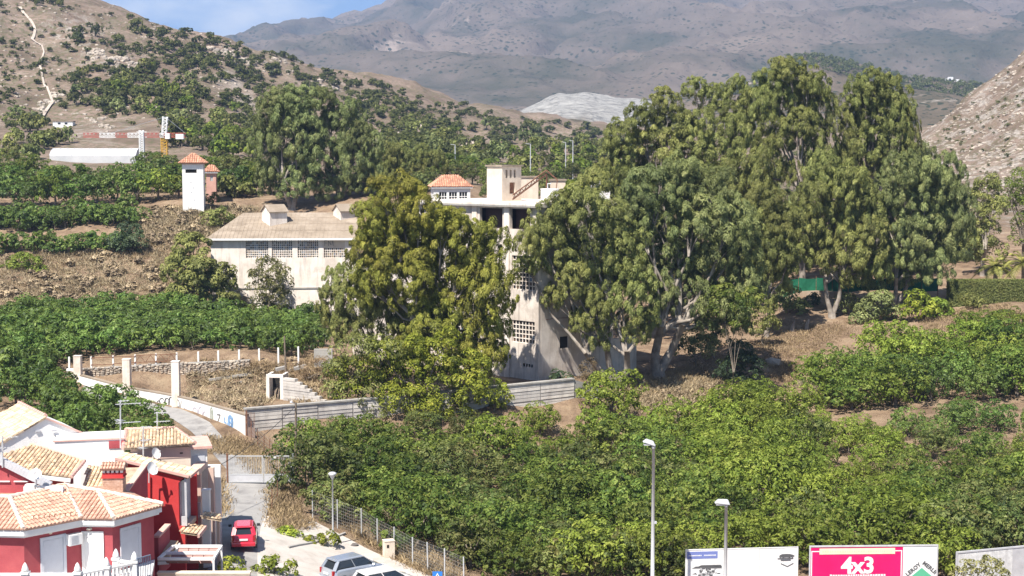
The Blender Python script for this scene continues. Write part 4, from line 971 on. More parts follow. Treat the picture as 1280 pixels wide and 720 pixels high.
mb = MB(); mb.prism([hf.P(hl - .1, .4, zt), hf.P(hl - .1, 17.6, zt), hf.P(hl - .1, rd, zr - .1)], hf.x * .1); mb.build('gable', M_LIME, hall)
for px, py, Yc, wv in ((343, 266, 206.0, 2.6), (430, 264, 208.5, 2.2)):
    p = at(px, py, Yc); cf = Frame((p.x, p.y), (math.cos(.6), math.sin(.6))); m2 = MB(); hw = wv / 2
    cf.box(m2, -hw, hw, -hw, hw, 15.2, 17.9)
    m2.prism([cf.P(hw - .01, -hw, 17.9), cf.P(hw - .01, hw, 17.9), cf.P(hw - .01, 0, 18.75)], cf.x * -(wv - .02))
    cu = m2.build('roof_vent', M_LIME, hall); m3 = MB()
    m3.prism([cf.P(-hw - .2, -hw - .25, 17.78), cf.P(hw + .2, -hw - .25, 17.78), cf.P(hw + .2, 0, 18.78), cf.P(-hw - .2, 0, 18.78)], (0, 0, .1))
    m3.prism([cf.P(-hw - .2, hw + .25, 17.78), cf.P(hw + .2, hw + .25, 17.78), cf.P(hw + .2, 0, 18.78), cf.P(-hw - .2, 0, 18.78)], (0, 0, .1))
    m3.build('vent_roof', M_ROOFC, cu)

# ---------------------------------------------------------------- the main factory block
K = at(673, 475, 150); fac = thing('factory_block', 'ruined multi-storey factory with lattice windows and a flat slab roof, half hidden by eucalyptus', 'building', (K.x, K.y, 2.2))
lf = Frame((K.x - .71 * 30, K.y + .704 * 30), (.71, -.704))     # left face: a runs from the far left end to the corner at a=30
sf = Frame((K.x, K.y), (.77, .64))                              # side face from the corner backwards
A = lambda v: 30 - v
lops = [(A(3.8), A(.55), 6.2, 8.5), (A(3.8), A(.55), 11.7, 15.2), (A(8.2), A(5.2), 11.7, 15.2), (A(8.2), A(5.2), 6.2, 8.5), (A(4.1), A(1.2), 17.9, 20.0), (A(8.6), A(5.2), 17.9, 20.0),
        (A(13), A(10), 11.7, 15.2), (A(13), A(10), 6.2, 8.5), (A(2.3), A(.8), 3.75, 4.1), (A(7.3), A(5.8), 3.75, 4.1), (A(18), A(15), 11.7, 14.2), (A(18), A(15), 6.2, 8.5),
        (A(28.8), A(26.6), 8.9, 10.6), (A(28.6), A(27), 8.1, 8.5)]
mb = MB()
lf.wall(mb, A(19), 30, 1.8, 20.2, [o for o in lops if o[0] >= A(19)]); lf.wall(mb, 0, A(19) - .002, 1.8, 13.2, [o for o in lops if o[0] < A(19)])
sops = [(2.9, 4.2, 5.55, 6.8), (4.4, 5.6, 9.0, 9.9), (6.0, 7.2, 9.0, 9.9), (2.2, 5.6, 13.9, 15.8), (7, 10, 13.9, 15.8)]
sf.wall(mb, .354, 10.5, 1.8, 20.2, sops); sf.wall(mb, 10.502, 14, 1.8, 6, [])
lf.box(mb, 0, A(19), .4, 12, 12.9, 13.1)
mb.build('wall', M_GRIME, fac)
mb = MB(); lf.box(mb, A(19), A(.4), .37, 11.4, 1.9, 3.6); mb.build('floor', M_CONC, fac)
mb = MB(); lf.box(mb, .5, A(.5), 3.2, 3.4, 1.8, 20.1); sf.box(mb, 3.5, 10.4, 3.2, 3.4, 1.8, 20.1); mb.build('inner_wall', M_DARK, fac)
mb = MB(); lf.box(mb, A(19.6), 30.5, -.55, 12, 20.2, 20.62); mb.build('roof_slab', M_LIME, fac)
mb = MB(); lf.box(mb, A(19.6) + .01, 30.49, -.57, -.552, 20.25, 20.40); mb.build('slab_edge', M_CONC, fac)
for i, o in enumerate(lops):
    if o[2] > 17: 
        m2 = MB(); lf.box(m2, o[0], o[1], .9, 1.0, o[2], o[3]); m2.build('opening', plain('dark_brown_opening', (.05, .025, .025), .9), fac)  # dark brown sheet set back to fill the open top-floor bay
    elif o[3] - o[2] < .6:
        m2 = MB(); lf.box(m2, o[0], o[1], .2, .26, o[2], o[3]); v = m2.build('vent', M_DARK, fac)
        m3 = MB()
        for j in range(1, 4): lf.box(m3, o[0] + (o[1] - o[0]) * j / 4 - .04, o[0] + (o[1] - o[0]) * j / 4 + .04, .05, .15, o[2], o[3])
        m3.build('vent_bars', M_LIME, v)
    else: lattice_window(fac, lf, *o, max(4, int((o[1] - o[0]) / .41)), max(3, int((o[3] - o[2]) / .41)), .085, M_LIME, pick=(.86, .91, .92, .93))
for o in sops:
    if o[3] > 13: lattice_window(fac, sf, *o, int((o[1] - o[0]) / .42), int((o[3] - o[2]) / .42), .085, M_LIME, pick=(.9, .93, .94, .95))
    else:
        m2 = MB(); sf.box(m2, o[0], o[1], .28, .34, o[2], o[3]); m2.build('window', M_DARK, fac)
for v in (4.5, 9.3):
    mb = MB(); lf.box(mb, A(v + .35), A(v - .35), -.12, -.002, 2, 20.19); mb.build('pilaster', M_LIME, fac)
mb = MB()
for i in range(8): mb.beam(sf.P(1 + i * .9, -.03, 8.72 + .05 * math.sin(i)), sf.P(1.9 + i * .9, -.03, 8.72 + .05 * math.sin(i + 1)), .05)
mb.build('cable', M_RUST, fac)
# stair tower on the roof
p = at(627.6, 249, 158); stw = thing('stair_tower', 'square cream stair tower standing on the factory roof, three slit windows', 'tower', (p.x, p.y, 20.6))
tl = Frame((p.x - .70 * 2.35, p.y + .714 * 2.35), (.70, -.714)); tr = Frame((p.x, p.y), (.70, .714))
mb = MB(); tl.box(mb, 0, 2.35, 0, .3, 20.55, 24.3)
tops = [(.55 + i * .62, .85 + i * .62, 23.1, 23.95) for i in range(3)] + [(1.15, 2.0, 21.4, 22.6)]
tr.wall(mb, .302, 2.95, 20.55, 24.3, tops, 0, .3); tl.box(mb, 0, .3, .302, 2.9, 20.55, 24.3); tr.box(mb, 2.65, 2.95, .302, 2.3, 20.55, 24.3)
mb.build('wall', M_CREAM, stw)
mb = MB(); tl.box(mb, -.15, 2.5, -.15, 3.1, 24.3, 24.48); mb.build('roof', M_ROOFC, stw)
for o in tops:
    m2 = MB(); tr.box(m2, o[0], o[1], .24, .29, o[2], o[3]); m2.build('window' if o[2] > 23 else 'doorway', M_DARK if o[2] > 23 else M_RUST, stw)
# rusty conveyor and tank on the roof
a = at(641, 249, 156); b = at(683, 218, 160); cv = thing('conveyor', 'rusty steel conveyor boom slanting up from the stair tower', 'conveyor', (a.x, a.y, 20.6))
mb = MB(); o = Vector((0, 0, .45))
mb.beam(a, b, .14); mb.beam(a + o, b + o, .10)
for i in range(12): mb.beam(a.lerp(b, i / 12) + (o if i % 2 else o * 0), a.lerp(b, (i + 1) / 12) + (o if not i % 2 else o * 0), .06)
mb.build('boom', M_RUST, cv)
mb = MB(); mb.beam(b, b + Vector((.3, .5, -2.2)), .12); mb.beam(b, (b.x, b.y, 20.6), .1); mb.beam(b + o, b + Vector((1.2, .4, -.6)), .12); mb.beam(b + Vector((1.2, .4, -.6)), b + Vector((1.0, .3, -2.0)), .1)
mb.build('support', M_RUST, cv)
tp = at(687, 248, 158); tk = thing('water_tank', 'round whitewashed water tank with a pipe on the factory roof', 'tank', (tp.x, tp.y, 20.62))
mb = MB(); mb.lathe((tp.x, tp.y, 20.6), [(1.05, 0), (1.05, .25), (.95, .26), (.95, 1.25), (1.0, 1.27), (1.0, 1.36)], 20); mb.build('drum', M_WHITE, tk)
mb = MB(); mb.tube([(tp.x - .2, tp.y, 21.9), (tp.x - .2, tp.y, 22.5), (tp.x + .15, tp.y, 22.5)], .06); mb.build('pipe', M_LGREY, tk)

# ---------------------------------------------------------------- red roofed house behind the factory
def hip_house(name, label, px0, px1, Y, zb, ze, zr, dep, rot, wallm, roofm, wins, wz, ridge=.3):
    p0 = at(px0, 240, Y); p1 = at(px1, 240, Y); L_ = (p1 - p0).length; f = Frame((p0.x, Y), (math.cos(rot), math.sin(rot)))
    b = thing(name, label, 'house', (p0.x + L_ / 2, Y, zb))
    mb = MB(); f.wall(mb, 0, L_, zb, ze, [(w0 * L_, w1 * L_, *wz) for w0, w1 in wins], 0, .25)
    f.box(mb, 0, .25, .252, dep, zb, ze); f.box(mb, L_ - .25, L_, .252, dep, zb, ze); f.box(mb, .252, L_ - .252, dep - .25, dep, zb, ze); mb.build('wall', wallm, b)
    for w0, w1 in wins:
        m2 = MB(); f.box(m2, w0 * L_, w1 * L_, .16, .22, *wz); wn = m2.build('window', M_PANE[0], b)
        m3 = MB(); n = 3
        for j in range(n + 1): f.box(m3, w0 * L_ + (w1 - w0) * L_ * j / n - .04, w0 * L_ + (w1 - w0) * L_ * j / n + .04, .08, .155, *wz)
        f.box(m3, w0 * L_, w1 * L_, .07, .15, wz[0] + (wz[1] - wz[0]) * .55, wz[0] + (wz[1] - wz[0]) * .55 + .1); m3.build('frame', M_WHITE, wn)
    o = .35; h2 = dep / 2; C4 = [f.P(-o, -o, ze), f.P(L_ + o, -o, ze), f.P(L_ + o, dep + o, ze), f.P(-o, dep + o, ze)]
    ra, rb = f.P(L_ * ridge, h2, zr), f.P(L_ * (1 - ridge), h2, zr)
    m4 = MB(); f.box(m4, -o + .02, L_ + o - .02, -o + .02, -o + .1, ze - .22, ze - .02); m4.build('cornice', M_WHITE, b)
    tile_roof(b, [C4[0], C4[1], rb, ra], C4[0], C4[1], roofm, .34, .5); tile_roof(b, [C4[1], C4[2], rb], C4[1], C4[2], roofm, .34, .5)
    tile_roof(b, [C4[3], C4[0], ra], C4[3], C4[0], roofm, .34, .5); tile_roof(b, [C4[2], C4[3], ra, rb], C4[2], C4[3], roofm, .34, .5)
    return b
hip_house('house', 'white house with a terracotta hip roof and three paned windows behind the factory', 542, 588, 222, 17.5, 21.0, 22.7, 6.5, .12, M_WHITE, M_TERRA, ((.15, .36), (.42, .64), (.70, .92)), (18.6, 20.2))
hip_house('house', 'small pink house with a terracotta roof just behind the white tower', 258, 270, 240, 17.5, 23.1, 24.2, 4.0, .15, nmat('pink_render', [(.50, .28, .22), (.60, .36, .29)], 1, .9, .2), M_TERRA, ((.4, .7),), (21.6, 22.5))
# transformer tower
f0 = at(228.6, 262, 230); tw = thing('transformer_tower', 'tall white square tower with a terracotta pyramid roof on the dry bank', 'tower', (f0.x + 1.6, f0.y, 16.9))
tf = Frame((f0.x, f0.y), (1, .13)); mb = MB(); zt2 = 24.35
slit = [(.5, 2.2, 23.0, 23.55)] + [(1.2, 1.4, 21.4, 21.6), (1.6, 1.8, 20.6, 20.8), (1.25, 1.45, 19.9, 20.1), (1.65, 1.85, 18.7, 18.9)]
tf.wall(mb, 0, 3.2, 16.4, zt2, [slit[0]], 0, .3); tf.box(mb, 2.9, 3.2, .302, 3.4, 16.4, zt2); tf.box(mb, .302, 2.898, 3.1, 3.4, 16.4, zt2)
mb.build('wall', M_WHITE, tw)
mb = MB(); tf.box(mb, 0, .3, .302, 3.4, 16.4, zt2); mb.build('side_wall', M_CREAM, tw)
mb = MB(); tf.box(mb, .5, 2.2, .2, .28, 23.0, 23.55); mb.build('slit', M_DARK, tw)
for s in slit[1:]:
    mb = MB(); tf.box(mb, s[0], s[1], -.02, -.002, s[2], s[3]); mb.build('insulator', M_GALV, tw)
mb = MB(); tf.box(mb, 1.2, 1.9, -.03, -.003, 16.8, 17.4); mb.build('hatch', M_GALV, tw)
mb = MB(); tf.box(mb, -.2, 3.4, -.2, 3.6, zt2, zt2 + .2); mb.build('cornice', nmat('pink_trim', [(.52, .32, .26), (.6, .4, .33)], 1, .9, .2), tw)
ap = tf.P(1.6, 1.7, 26.1); C4 = [tf.P(-.45, -.45, zt2 + .2), tf.P(3.65, -.45, zt2 + .2), tf.P(3.65, 3.85, zt2 + .2), tf.P(-.45, 3.85, zt2 + .2)]
for i in range(4): tile_roof(tw, [C4[i], C4[(i + 1) % 4], ap], C4[i], C4[(i + 1) % 4], M_TERRA, .34, .5)

# ---------------------------------------------------------------- crane, pylon, greenhouse, far small things
def lattice_mast(mb, a, b, w, n, t, mats=None):
    a = Vector(a); b = Vector(b); d = (b - a).normalized(); u = Vector((0, 0, 1)) if abs(d.z) < .9 else Vector((1, 0, 0))
    r = d.cross(u).normalized() * w / 2; q = r.cross(d).normalized() * w / 2
    cs = [r + q, r - q, -r - q, -r + q]
    for i in range(n):
        p = a.lerp(b, i / n); p2 = a.lerp(b, (i + 1) / n)
        if mats: mb.mi = mats(i / n)
        for k in range(4):
            mb.beam(p + cs[k], p2 + cs[k], t); mb.beam(p + cs[k], p2 + cs[(k + 1) % 4], t * .7); mb.beam(p + cs[k], p + cs[(k + 1) % 4], t * .7)
cb = gp(206, 322); cr_ = thing('tower_crane', 'tower crane with a red and white jib on a yellow mast', 'crane', cb)
M_CY = plain('crane_yellow', (.62, .36, .04), .5); M_CRD = plain('crane_red', (.42, .09, .07), .5); M_CW = plain('crane_white', (.75, .75, .74), .5)
zj = at(206, 169, 322).z; X0 = at(105, 170, 322).x; X1 = at(232, 170, 322).x
mb = MB(); lattice_mast(mb, (cb.x, 322, cb.z), (cb.x, 322, zj - .6), 1.2, 9, .12); mb.build('mast', M_CY, cr_)
mb = MB(); lattice_mast(mb, (X0, 322, zj), (cb.x, 322, zj), 0.9, 20, .10, lambda t: 0 if int(t * 5.5) % 2 == 0 else 1); mb.build('jib', [M_CRD, M_CW], cr_)
mb = MB(); lattice_mast(mb, (cb.x, 322, zj), (X1, 322, zj), 0.9, 5, .11); mb.build('counter_jib', M_CRD, cr_)
mb = MB(); mb.box((X1 - 1.2, 322, zj - .3), (1.7, 1.1, 1.1)); mb.build('counterweight', M_CW, cr_)
mb = MB(); lattice_mast(mb, (cb.x, 322, zj), (cb.x + .3, 322, at(208, 146, 322).z), 0.9, 5, .17); mb.box((cb.x + .9, 321.4, zj - .2), (1.0, 1.0, 1.2)); mb.build('tower_head', M_CW, cr_)
mb = MB(); top = Vector((cb.x + .3, 322, at(208, 146, 322).z)); mb.beam(top, (X0 + 6, 322, zj + .5), .07); mb.beam(top, (X1, 322, zj + .4), .07); mb.build('tie_rod', M_STEEL, cr_)
pb = gp(178, 292); py_ = thing('lattice_pylon', 'pale lattice pylon rising out of the grove below the crane jib', 'pylon', pb)
mb = MB(); lattice_mast(mb, pb, (pb.x, pb.y, at(178, 163, 292).z), .75, 18, .16); mb.build('lattice', M_CW, py_)
mb = MB()
for dz in (.3, 1.3): mb.beam((pb.x - 1.0, pb.y, at(178, 163, 292).z - dz), (pb.x + 1.0, pb.y, at(178, 163, 292).z - dz), .12)
mb.build('crossarm', M_CW, py_)
g0 = at(62, 200, 318); g1 = at(168, 200, 318); gl = (g1 - g0).length; gf = Frame((g0.x, 318), (1, .05)); gz = g0.z
gh = thing('greenhouse', 'long white plastic greenhouse below the hill, left of the crane', 'greenhouse', (g0.x + gl / 2, 318, gz - .6))
mb = MB(); prof = [(0, gz - 1), (0, gz + .9), (1.5, gz + 1.9), (3.5, gz + 2.5), (5.5, gz + 1.9), (7, gz + .9), (7, gz - 1)]
mb.prism([gf.P(0, d, z) for d, z in prof], gf.x * gl); mb.build('cover', nmat('white_plastic', [(.46, .47, .48), (.58, .58, .58)], .4, .5, .3), gh)
mb = MB()
for i in range(13):
    a_ = i * gl / 12
    for (d0_, z0_), (d1_, z1_) in zip(prof[1:5], prof[2:6]): mb.beam(gf.P(a_, d0_, z0_ + .04), gf.P(a_, d1_, z1_ + .04), .16, .08)
mb.build('hoop', M_GALV, gh, 'stuff')
def small_house(label, px, py, Y, wpx, hpx, wallm=M_WHITE, roof=None, name='house', cat='house', win=True):
    p = at(px, py, Y); w_ = wpx * Y / F; h_ = hpx * Y / F; zb = h(p.x, Y) - .5
    b = thing(name, label, cat, (p.x, Y, zb)); f = Frame((p.x - w_ / 2, Y), (1, .1)); zt_ = p.z
    mb = MB(); f.box(mb, 0, w_, 0, w_ * .7, min(zb, zt_ - h_), zt_); mb.build('wall', wallm, b)
    mb = MB(); f.box(mb, -.15, w_ + .15, -.15, w_ * .7 + .15, zt_, zt_ + .25); mb.build('roof', roof or M_ROOFC, b)
    if win:
        for k in (.25, .6):
            mb = MB(); f.box(mb, w_ * k, w_ * k + w_ * .14, -.05, -.003, zt_ - h_ * .65, zt_ - h_ * .25); mb.build('window', M_PANE[0], b)
small_house('white flat-roofed hut at the foot of the pale gully', 78, 152, 425, 24, 5)
small_house('little white shed among trees behind the red-roofed house', 574, 226, 290, 7, 4, win=False, name='shed', cat='shed')
small_house('pale flat building glimpsed left of the red-roofed house', 482, 223, 300, 16, 4, win=False)
small_house('white building showing between the crowns right of the tank', 752, 222, 235, 22, 8, win=False)
small_house('white gabled hut seen through leaves above the tank', 770, 207, 300, 8, 8, win=False, name='hut', cat='hut')
small_house('low cream building right of the stair tower', 662, 222, 240, 22, 6, M_CREAM, M_ROOFC, win=False)
small_house('low cream ruined shed behind the rusty conveyor', 698, 226, 215, 18, 9, M_CREAM, M_ROOFC, win=False, name='shed', cat='shed')
small_house('small building with a terracotta roof at the tail of the crane', 226, 171, 430, 12, 7, nmat('pink_render', []), M_TERRA, win=True)
for i, (px, py) in enumerate(((1185, 100), (1190, 102), (1196, 101), (1201, 103), (1188, 98))):
    p = at(px, py, 2100); b = MB(); zz = p.z; b.box((p.x, 2100, zz - 18), (6, 7, 40)); single('farmhouse', b, M_WHITE, f'tiny white hamlet house on the far slope, {nth(i)} listed from the left of its cluster', 'house', (p.x, 2100, zz - 38), 'white hamlet on the far slope')
# poles with lamps near the skyline
for i, (px, pt, pb_, Y) in enumerate(((569, 181, 206, 300), (663, 180, 218, 280), (707, 178, 204, 320), (716, 176, 206, 322))):
    g = gp(px, Y); top = at(px, pt, Y).z
    t_ = thing('street_lamp', ['grey lamp post above the red-roofed house', 'grey lamp post behind the stair tower', 'left of two lamp posts close together behind the tank', 'right of two lamp posts close together behind the tank'][i], 'street lamp', g, 'distant lamp posts')
    m2 = MB(); m2.tube([(g.x, Y, g.z), (g.x, Y, top)], [.12, .09], 6); m2.build('pole', M_LGREY, t_)
    m2 = MB(); m2.beam((g.x, Y, top), (g.x - .9, Y - .2, top + .1), .14, .1); m2.build('lamp_head', M_LGREY, t_)

# ---------------------------------------------------------------- walls and ruins between road and field
def wall_run(mb, pts, z0f, z1f, th):
    """pts list of (x,y); heights by functions of index"""
    for i in range(len(pts) - 1):
        (x0, y0), (x1, y1) = pts[i], pts[i + 1]; d = Vector((x1 - x0, y1 - y0, 0)).normalized(); n = Vector((-d.y, d.x, 0)) * th
        a0, a1, b0, b1 = Vector((x0, y0, z0f(i))), Vector((x1, y1, z0f(i + 1))), Vector((x0, y0, z1f(i))), Vector((x1, y1, z1f(i + 1)))
        mb.hexa([a0, a1, a1 + n, a0 + n, b0, b1, b1 + n, b0 + n])
# long wall cast against boards: every board course is a piece
bw = [(px, Y, zt_, zb_) for px, Y, zt_, zb_ in ((307, 126.3, 3.5, .2), (441, 131, 3.5, .2), (632, 137.6, 3.8, .55), (718, 141, 3.95, .8), (748, 142.5, 3.1, .9))]
b0 = gp(520, 133)
bwall = thing('boarded_wall', 'long grey retaining wall of horizontal boards below the factory', 'wall', b0)
mb = MB(); wp = [(at(px, 520, Y).x, Y + .12) for px, Y, _, _ in bw]
wall_run(mb, wp, lambda i: bw[i][3] - .6, lambda i: bw[i][2] - .03, .35); mb.build('core', M_CONC, bwall)
CR = 11
for i in range(3):
    x0, y0 = wp[i]; x1, y1 = wp[i + 1]; ln = math.hypot(x1 - x0, y1 - y0); ns = max(1, round(ln / 3.4))
    for s in range(ns):
        t0, t1 = s / ns, (s + 1) / ns
        for r in range(CR):
            f0_, f1_ = r / CR, (r + .9) / CR; g = .004
            def pt(t, f, d): 
                zb_ = bw[i][3] + (bw[i + 1][3] - bw[i][3]) * t; zt_ = bw[i][2] + (bw[i + 1][2] - bw[i][2]) * t
                return Vector((x0 + (x1 - x0) * t, y0 + (y1 - y0) * t - d, zb_ - .3 + (zt_ + .3 - zb_) * f))
            d = random.uniform(.045, .10); tl_ = random.uniform(-.004, .004); m2 = MB()
            m2.hexa([pt(t0 + g, f0_ + tl_, d), pt(t1 - g, f0_ - tl_, d), pt(t1 - g, f0_, .0), pt(t0 + g, f0_, .0), pt(t0 + g, f1_ + tl_, d - .03), pt(t1 - g, f1_ - tl_, d - .03), pt(t1 - g, f1_, .0), pt(t0 + g, f1_, .0)])
            m2.attr = [random.random()] * 6
            m2.build('board', M_BOARD, bwall)
mb = MB(); wall_run(mb, [(x, y - .16) for x, y in wp[:4]], lambda i: bw[i][2], lambda i: bw[i][2] + .14, .6); mb.build('coping', M_CONC, bwall)
# stepped wing wall running up from the doorway
wing = thing('wing_wall', 'stepped board-marked wing wall running down from the ruined doorway', 'wall', at(385, 505, 133))
A0 = at(354, 505, 136.5); A1 = at(418, 505, 132.8); zb_ = 2.4
for r in range(9):
    z0, z1 = zb_ + r * .27, zb_ + r * .27 + .25; e = A0.lerp(A1, 1 - r * .095); d = (A1 - A0).normalized(); n = Vector((-d.y, d.x, 0)); m2 = MB(); q = n * random.uniform(-.03, .03)
    m2.hexa([Vector((*(A0 + q).xy, z0)), Vector((*(e + q).xy, z0)), Vector((*(e + n * .4).xy, z0)), Vector((*(A0 + n * .4).xy, z0)), Vector((*(A0 + q).xy, z1)), Vector((*(e + q).xy, z1)), Vector((*(e + n * .4).xy, z1)), Vector((*(A0 + n * .4).xy, z1))])
    m2.attr = [random.random()] * 6; m2.build('board', M_BOARD, wing)
# ruined doorway
dp = at(343, 508, 137); dw = thing('ruined_doorway', 'roofless white doorway stump with a dark opening and fallen timbers', 'ruin', (dp.x, dp.y, 2.3)); df = Frame((at(333, 508, 137).x, 137), (1, -.08))
mb = MB(); df.wall(mb, 0, 1.62, 2.2, 5.05, [(.3, 1.32, 2.2, 4.75)], 0, .3); df.box(mb, 0, .25, .302, 2.2, 2.2, 5.0); df.box(mb, 1.4, 1.62, .302, 2.2, 2.2, 5.0); mb.build('wall', M_LIME, dw)
mb = MB(); df.box(mb, .26, 1.38, 1.6, 1.7, 2.2, 4.8); mb.build('back_wall', M_DARK, dw)
mb = MB()
for q in range(6): mb.beam(df.P(.35 + random.random() * .9, .1, 2.3), df.P(.35 + random.random() * .9, .9, 3.2 + random.random() * 1.3), .08)
mb.build('fallen_timber', M_WOOD, dw)
# rubble stone wall
sp = [(px, Y, zt_) for px, Y, zt_ in ((100, 151.5, 3.45), (200, 151.4, 3.95), (312, 151.0, 4.45))]
sw = thing('stone_wall', 'long rubble-stone retaining wall under the white fence posts', 'wall', gp(205, 150.5))
mb = MB(); swp = [(at(px, 470, Y).x, Y) for px, Y, _ in sp]; wall_run(mb, swp, lambda i: 1.3, lambda i: sp[i][2] - .06, .5); mb.build('core', M_SOILW, sw)
def rock_into(mb, c, rx, ry, rz, seed=None):
    k0 = len(mb.v); 
    pts = []
    for lat in (-.5, .5):
        for j in range(5):
            th = 2 * math.pi * (j + .5 * (lat > 0)) / 5 + random.uniform(-.25, .25)
            pts.append((c[0] + rx * math.cos(th) * .88 * random.uniform(.8, 1.15), c[1] + ry * math.sin(th) * .88 * random.uniform(.8, 1.15), c[2] + rz * lat * random.uniform(.8, 1.2)))
    k = mb._p(pts + [(c[0], c[1], c[2] - rz), (c[0] + rx * random.uniform(-.3, .3), c[1], c[2] + rz * random.uniform(.8, 1.1))]); nf = 0
    for j in range(5):
        j2 = (j + 1) % 5
        for f in ((k + j, k + j2, k + 5 + j), (k + j2, k + 5 + j2, k + 5 + j), (k + 10, k + j2, k + j), (k + 5 + j, k + 5 + j2, k + 11)): mb.f.append(f); mb.m.append(mb.mi); nf += 1
    mb.attr += [random.random()] * nf
mb = MB()
for i in range(2):
    x0, y0 = swp[i]; x1, y1 = swp[i + 1]; ln = math.hypot(x1 - x0, y1 - y0); n = int(ln / .42)
    for s in range(n):
        t = (s + .5) / n; zt_ = sp[i][2] + (sp[i + 1][2] - sp[i][2]) * t; z = 1.7 + random.uniform(0, .1)
        while z < zt_:
            hh = random.uniform(.15, .3)
            rock_into(mb, (x0 + (x1 - x0) * t + random.uniform(-.1, .1), y0 + (y1 - y0) * t - .02, z + hh / 2), random.uniform(.17, .3), .17, hh * .55); z += hh * .95
mb.build('stone', M_STONE, sw, 'stuff')
mb = MB(); wall_run(mb, [(x, y - .08) for x, y in swp], lambda i: sp[i][2] - .05, lambda i: sp[i][2] + .07, .6); mb.build('coping', M_CONC, sw)
mb = MB(); x_ = at(83, 470, 151.6).x; mb.box((x_ + .8, 151.8, 2.9), (1.6, .4, 1.2)); single('wall_stub', mb, M_WHITE, 'short whitewashed wall stub left of the first tall pillar', 'wall', (x_ + .8, 151.8, 2.3))
# white posts with rusty rails
fp = thing('post_fence', 'white concrete post fence with rusty rails above the stone wall', 'fence', gp(220, 152.2))
PX = [86.5, 114, 141.5, 169, 195, 221, 248, 273, 299, 324, 348, 373]; PT = []
for i, px in enumerate(PX):
    Yp = 152.3 + max(0, i - 8) * .2; ztop = at(px, 447 - i * 1.25 if i else 446, Yp).z; x = at(px, 450, Yp).x; zb2 = h(x, Yp); PT.append((x, Yp, ztop))
    m2 = MB(); m2.box((x, Yp, (ztop + zb2 - .2) / 2), (.17, .17, ztop - zb2 + .2)); m2.build('post', M_WHITE, fp)
for i in range(1, 5):
    for f in (.12, .85):
        a, b = PT[i], PT[i + 1]; m2 = MB(); m2.beam((a[0], a[1] - .12, a[2] - f), (b[0], b[1] - .12, b[2] - f - random.uniform(-.1, .1)), .07); m2.build('rail', M_RUST, fp)
m2 = MB()
for i in range(3, 5):
    a, b = Vector(PT[i]), Vector(PT[i + 1])
    for k in range(4): m2.beam(a.lerp(b, k / 4) + Vector((0, -.14, -.12 if k % 2 else -.85)), a.lerp(b, (k + 1) / 4) + Vector((0, -.14, -.85 if k % 2 else -.12)), .05)
m2.build('brace', M_RUST, fp)
for lab, a, b in (('dark-sided concrete beam lying sloping at the right end of the stone wall, upper one', (261, 475, 149.5), (314, 467, 150.3)), ('pale concrete beam lying sloping at the right end of the stone wall, lower one', (265, 485, 148.8), (315, 475, 149.6))):
    a = at(*a); b = at(*b); m2 = MB(); m2.beam(a, b, .3, .22); single('concrete_beam', m2, M_CONC, lab, 'beam', (a.x, a.y, a.z), 'fallen concrete beams')
for lab, a, b in (('broken concrete step left of the wooden pole', (345, 462, 147), (357, 459, 147.5)), ('broken concrete slab right of the wooden pole', (368, 461, 147), (382, 457, 147.5)), ('pale stone lintel lying right of the withered bush', (411, 456, 150), (428, 453, 150))):
    a = at(*a); b = at(*b); m2 = MB(); m2.beam(a, b, .5, .3); single('concrete_slab', m2, M_CONC, lab, 'slab', (a.x, a.y, a.z))
st = at(404, 440, 152); m2 = MB(); m2.box((st.x, 152.2, 4.4), (1.9, .5, 2.2)); single('wall_stub', m2, M_CONC, 'square grey wall stub at the end of the post fence', 'wall', (st.x, 152.2, 3.3))
# graffiti wall with pillars
gpts = [(85, 151, 3.35), (158, 145, 2.65), (190, 142, 2.7), (220, 139, 2.75), (242, 135.6, 2.9), (262, 132.3, 3.02), (286, 129, 3.1), (306, 126, 3.2)]
gw = thing('graffiti_wall', 'curving white wall covered with graffiti beside the road', 'wall', gp(240, 135))
GW = [(at(px, 510, Y).x, Y) for px, Y, _ in gpts]
mb = MB(); wall_run(mb, GW, lambda i: h(*GW[i]) - .5, lambda i: gpts[i][2] - .12, .3); mb.build('wall', M_CREAM if False else M_WHITE, gw)
mb = MB(); wall_run(mb, [(x, y - .05) for x, y in GW], lambda i: gpts[i][2] - .118, lambda i: gpts[i][2], .4); mb.build('coping', M_ROOFC, gw)
for px, Y, zt_ in ((98, 150, 5.05), (159, 145, 5.4), (220, 139, 6.0)):
    x = at(px, 480, Y).x; m2 = MB(); m2.box((x, Y - .02, (zt_ + .5) / 2), (.72, .72, zt_ - .5)); m2.box((x, Y - .02, zt_ + .03), (.78, .78, .06)); m2.build('pillar', M_LIME, gw)
def gw_at(s):        # point on the wall face, s in photo columns
    for (pa, pb2), (A_, B_) in zip(zip(gpts, gpts[1:]), zip(GW, GW[1:])):
        if pa[0] <= s <= pb2[0]:
            t = (s - pa[0]) / (pb2[0] - pa[0]); p = Vector((A_[0] + (B_[0] - A_[0]) * t, A_[1] + (B_[1] - A_[1]) * t, 0)); d = Vector((B_[0] - A_[0], B_[1] - A_[1], 0)).normalized()
            return p + Vector((d.y, -d.x, 0)) * .02, Vector((d.y, -d.x, 0)), Vector((0, 0, pa[2] + (pb2[2] - pa[2]) * t))
M_SPRAY = [plain('black_spray', (.07, .07, .08), .8), plain('blue_spray', (.22, .38, .62), .8), plain('grey_green_spray', (.30, .34, .28), .8), plain('pale_violet_spray', (.44, .42, .50), .8)]
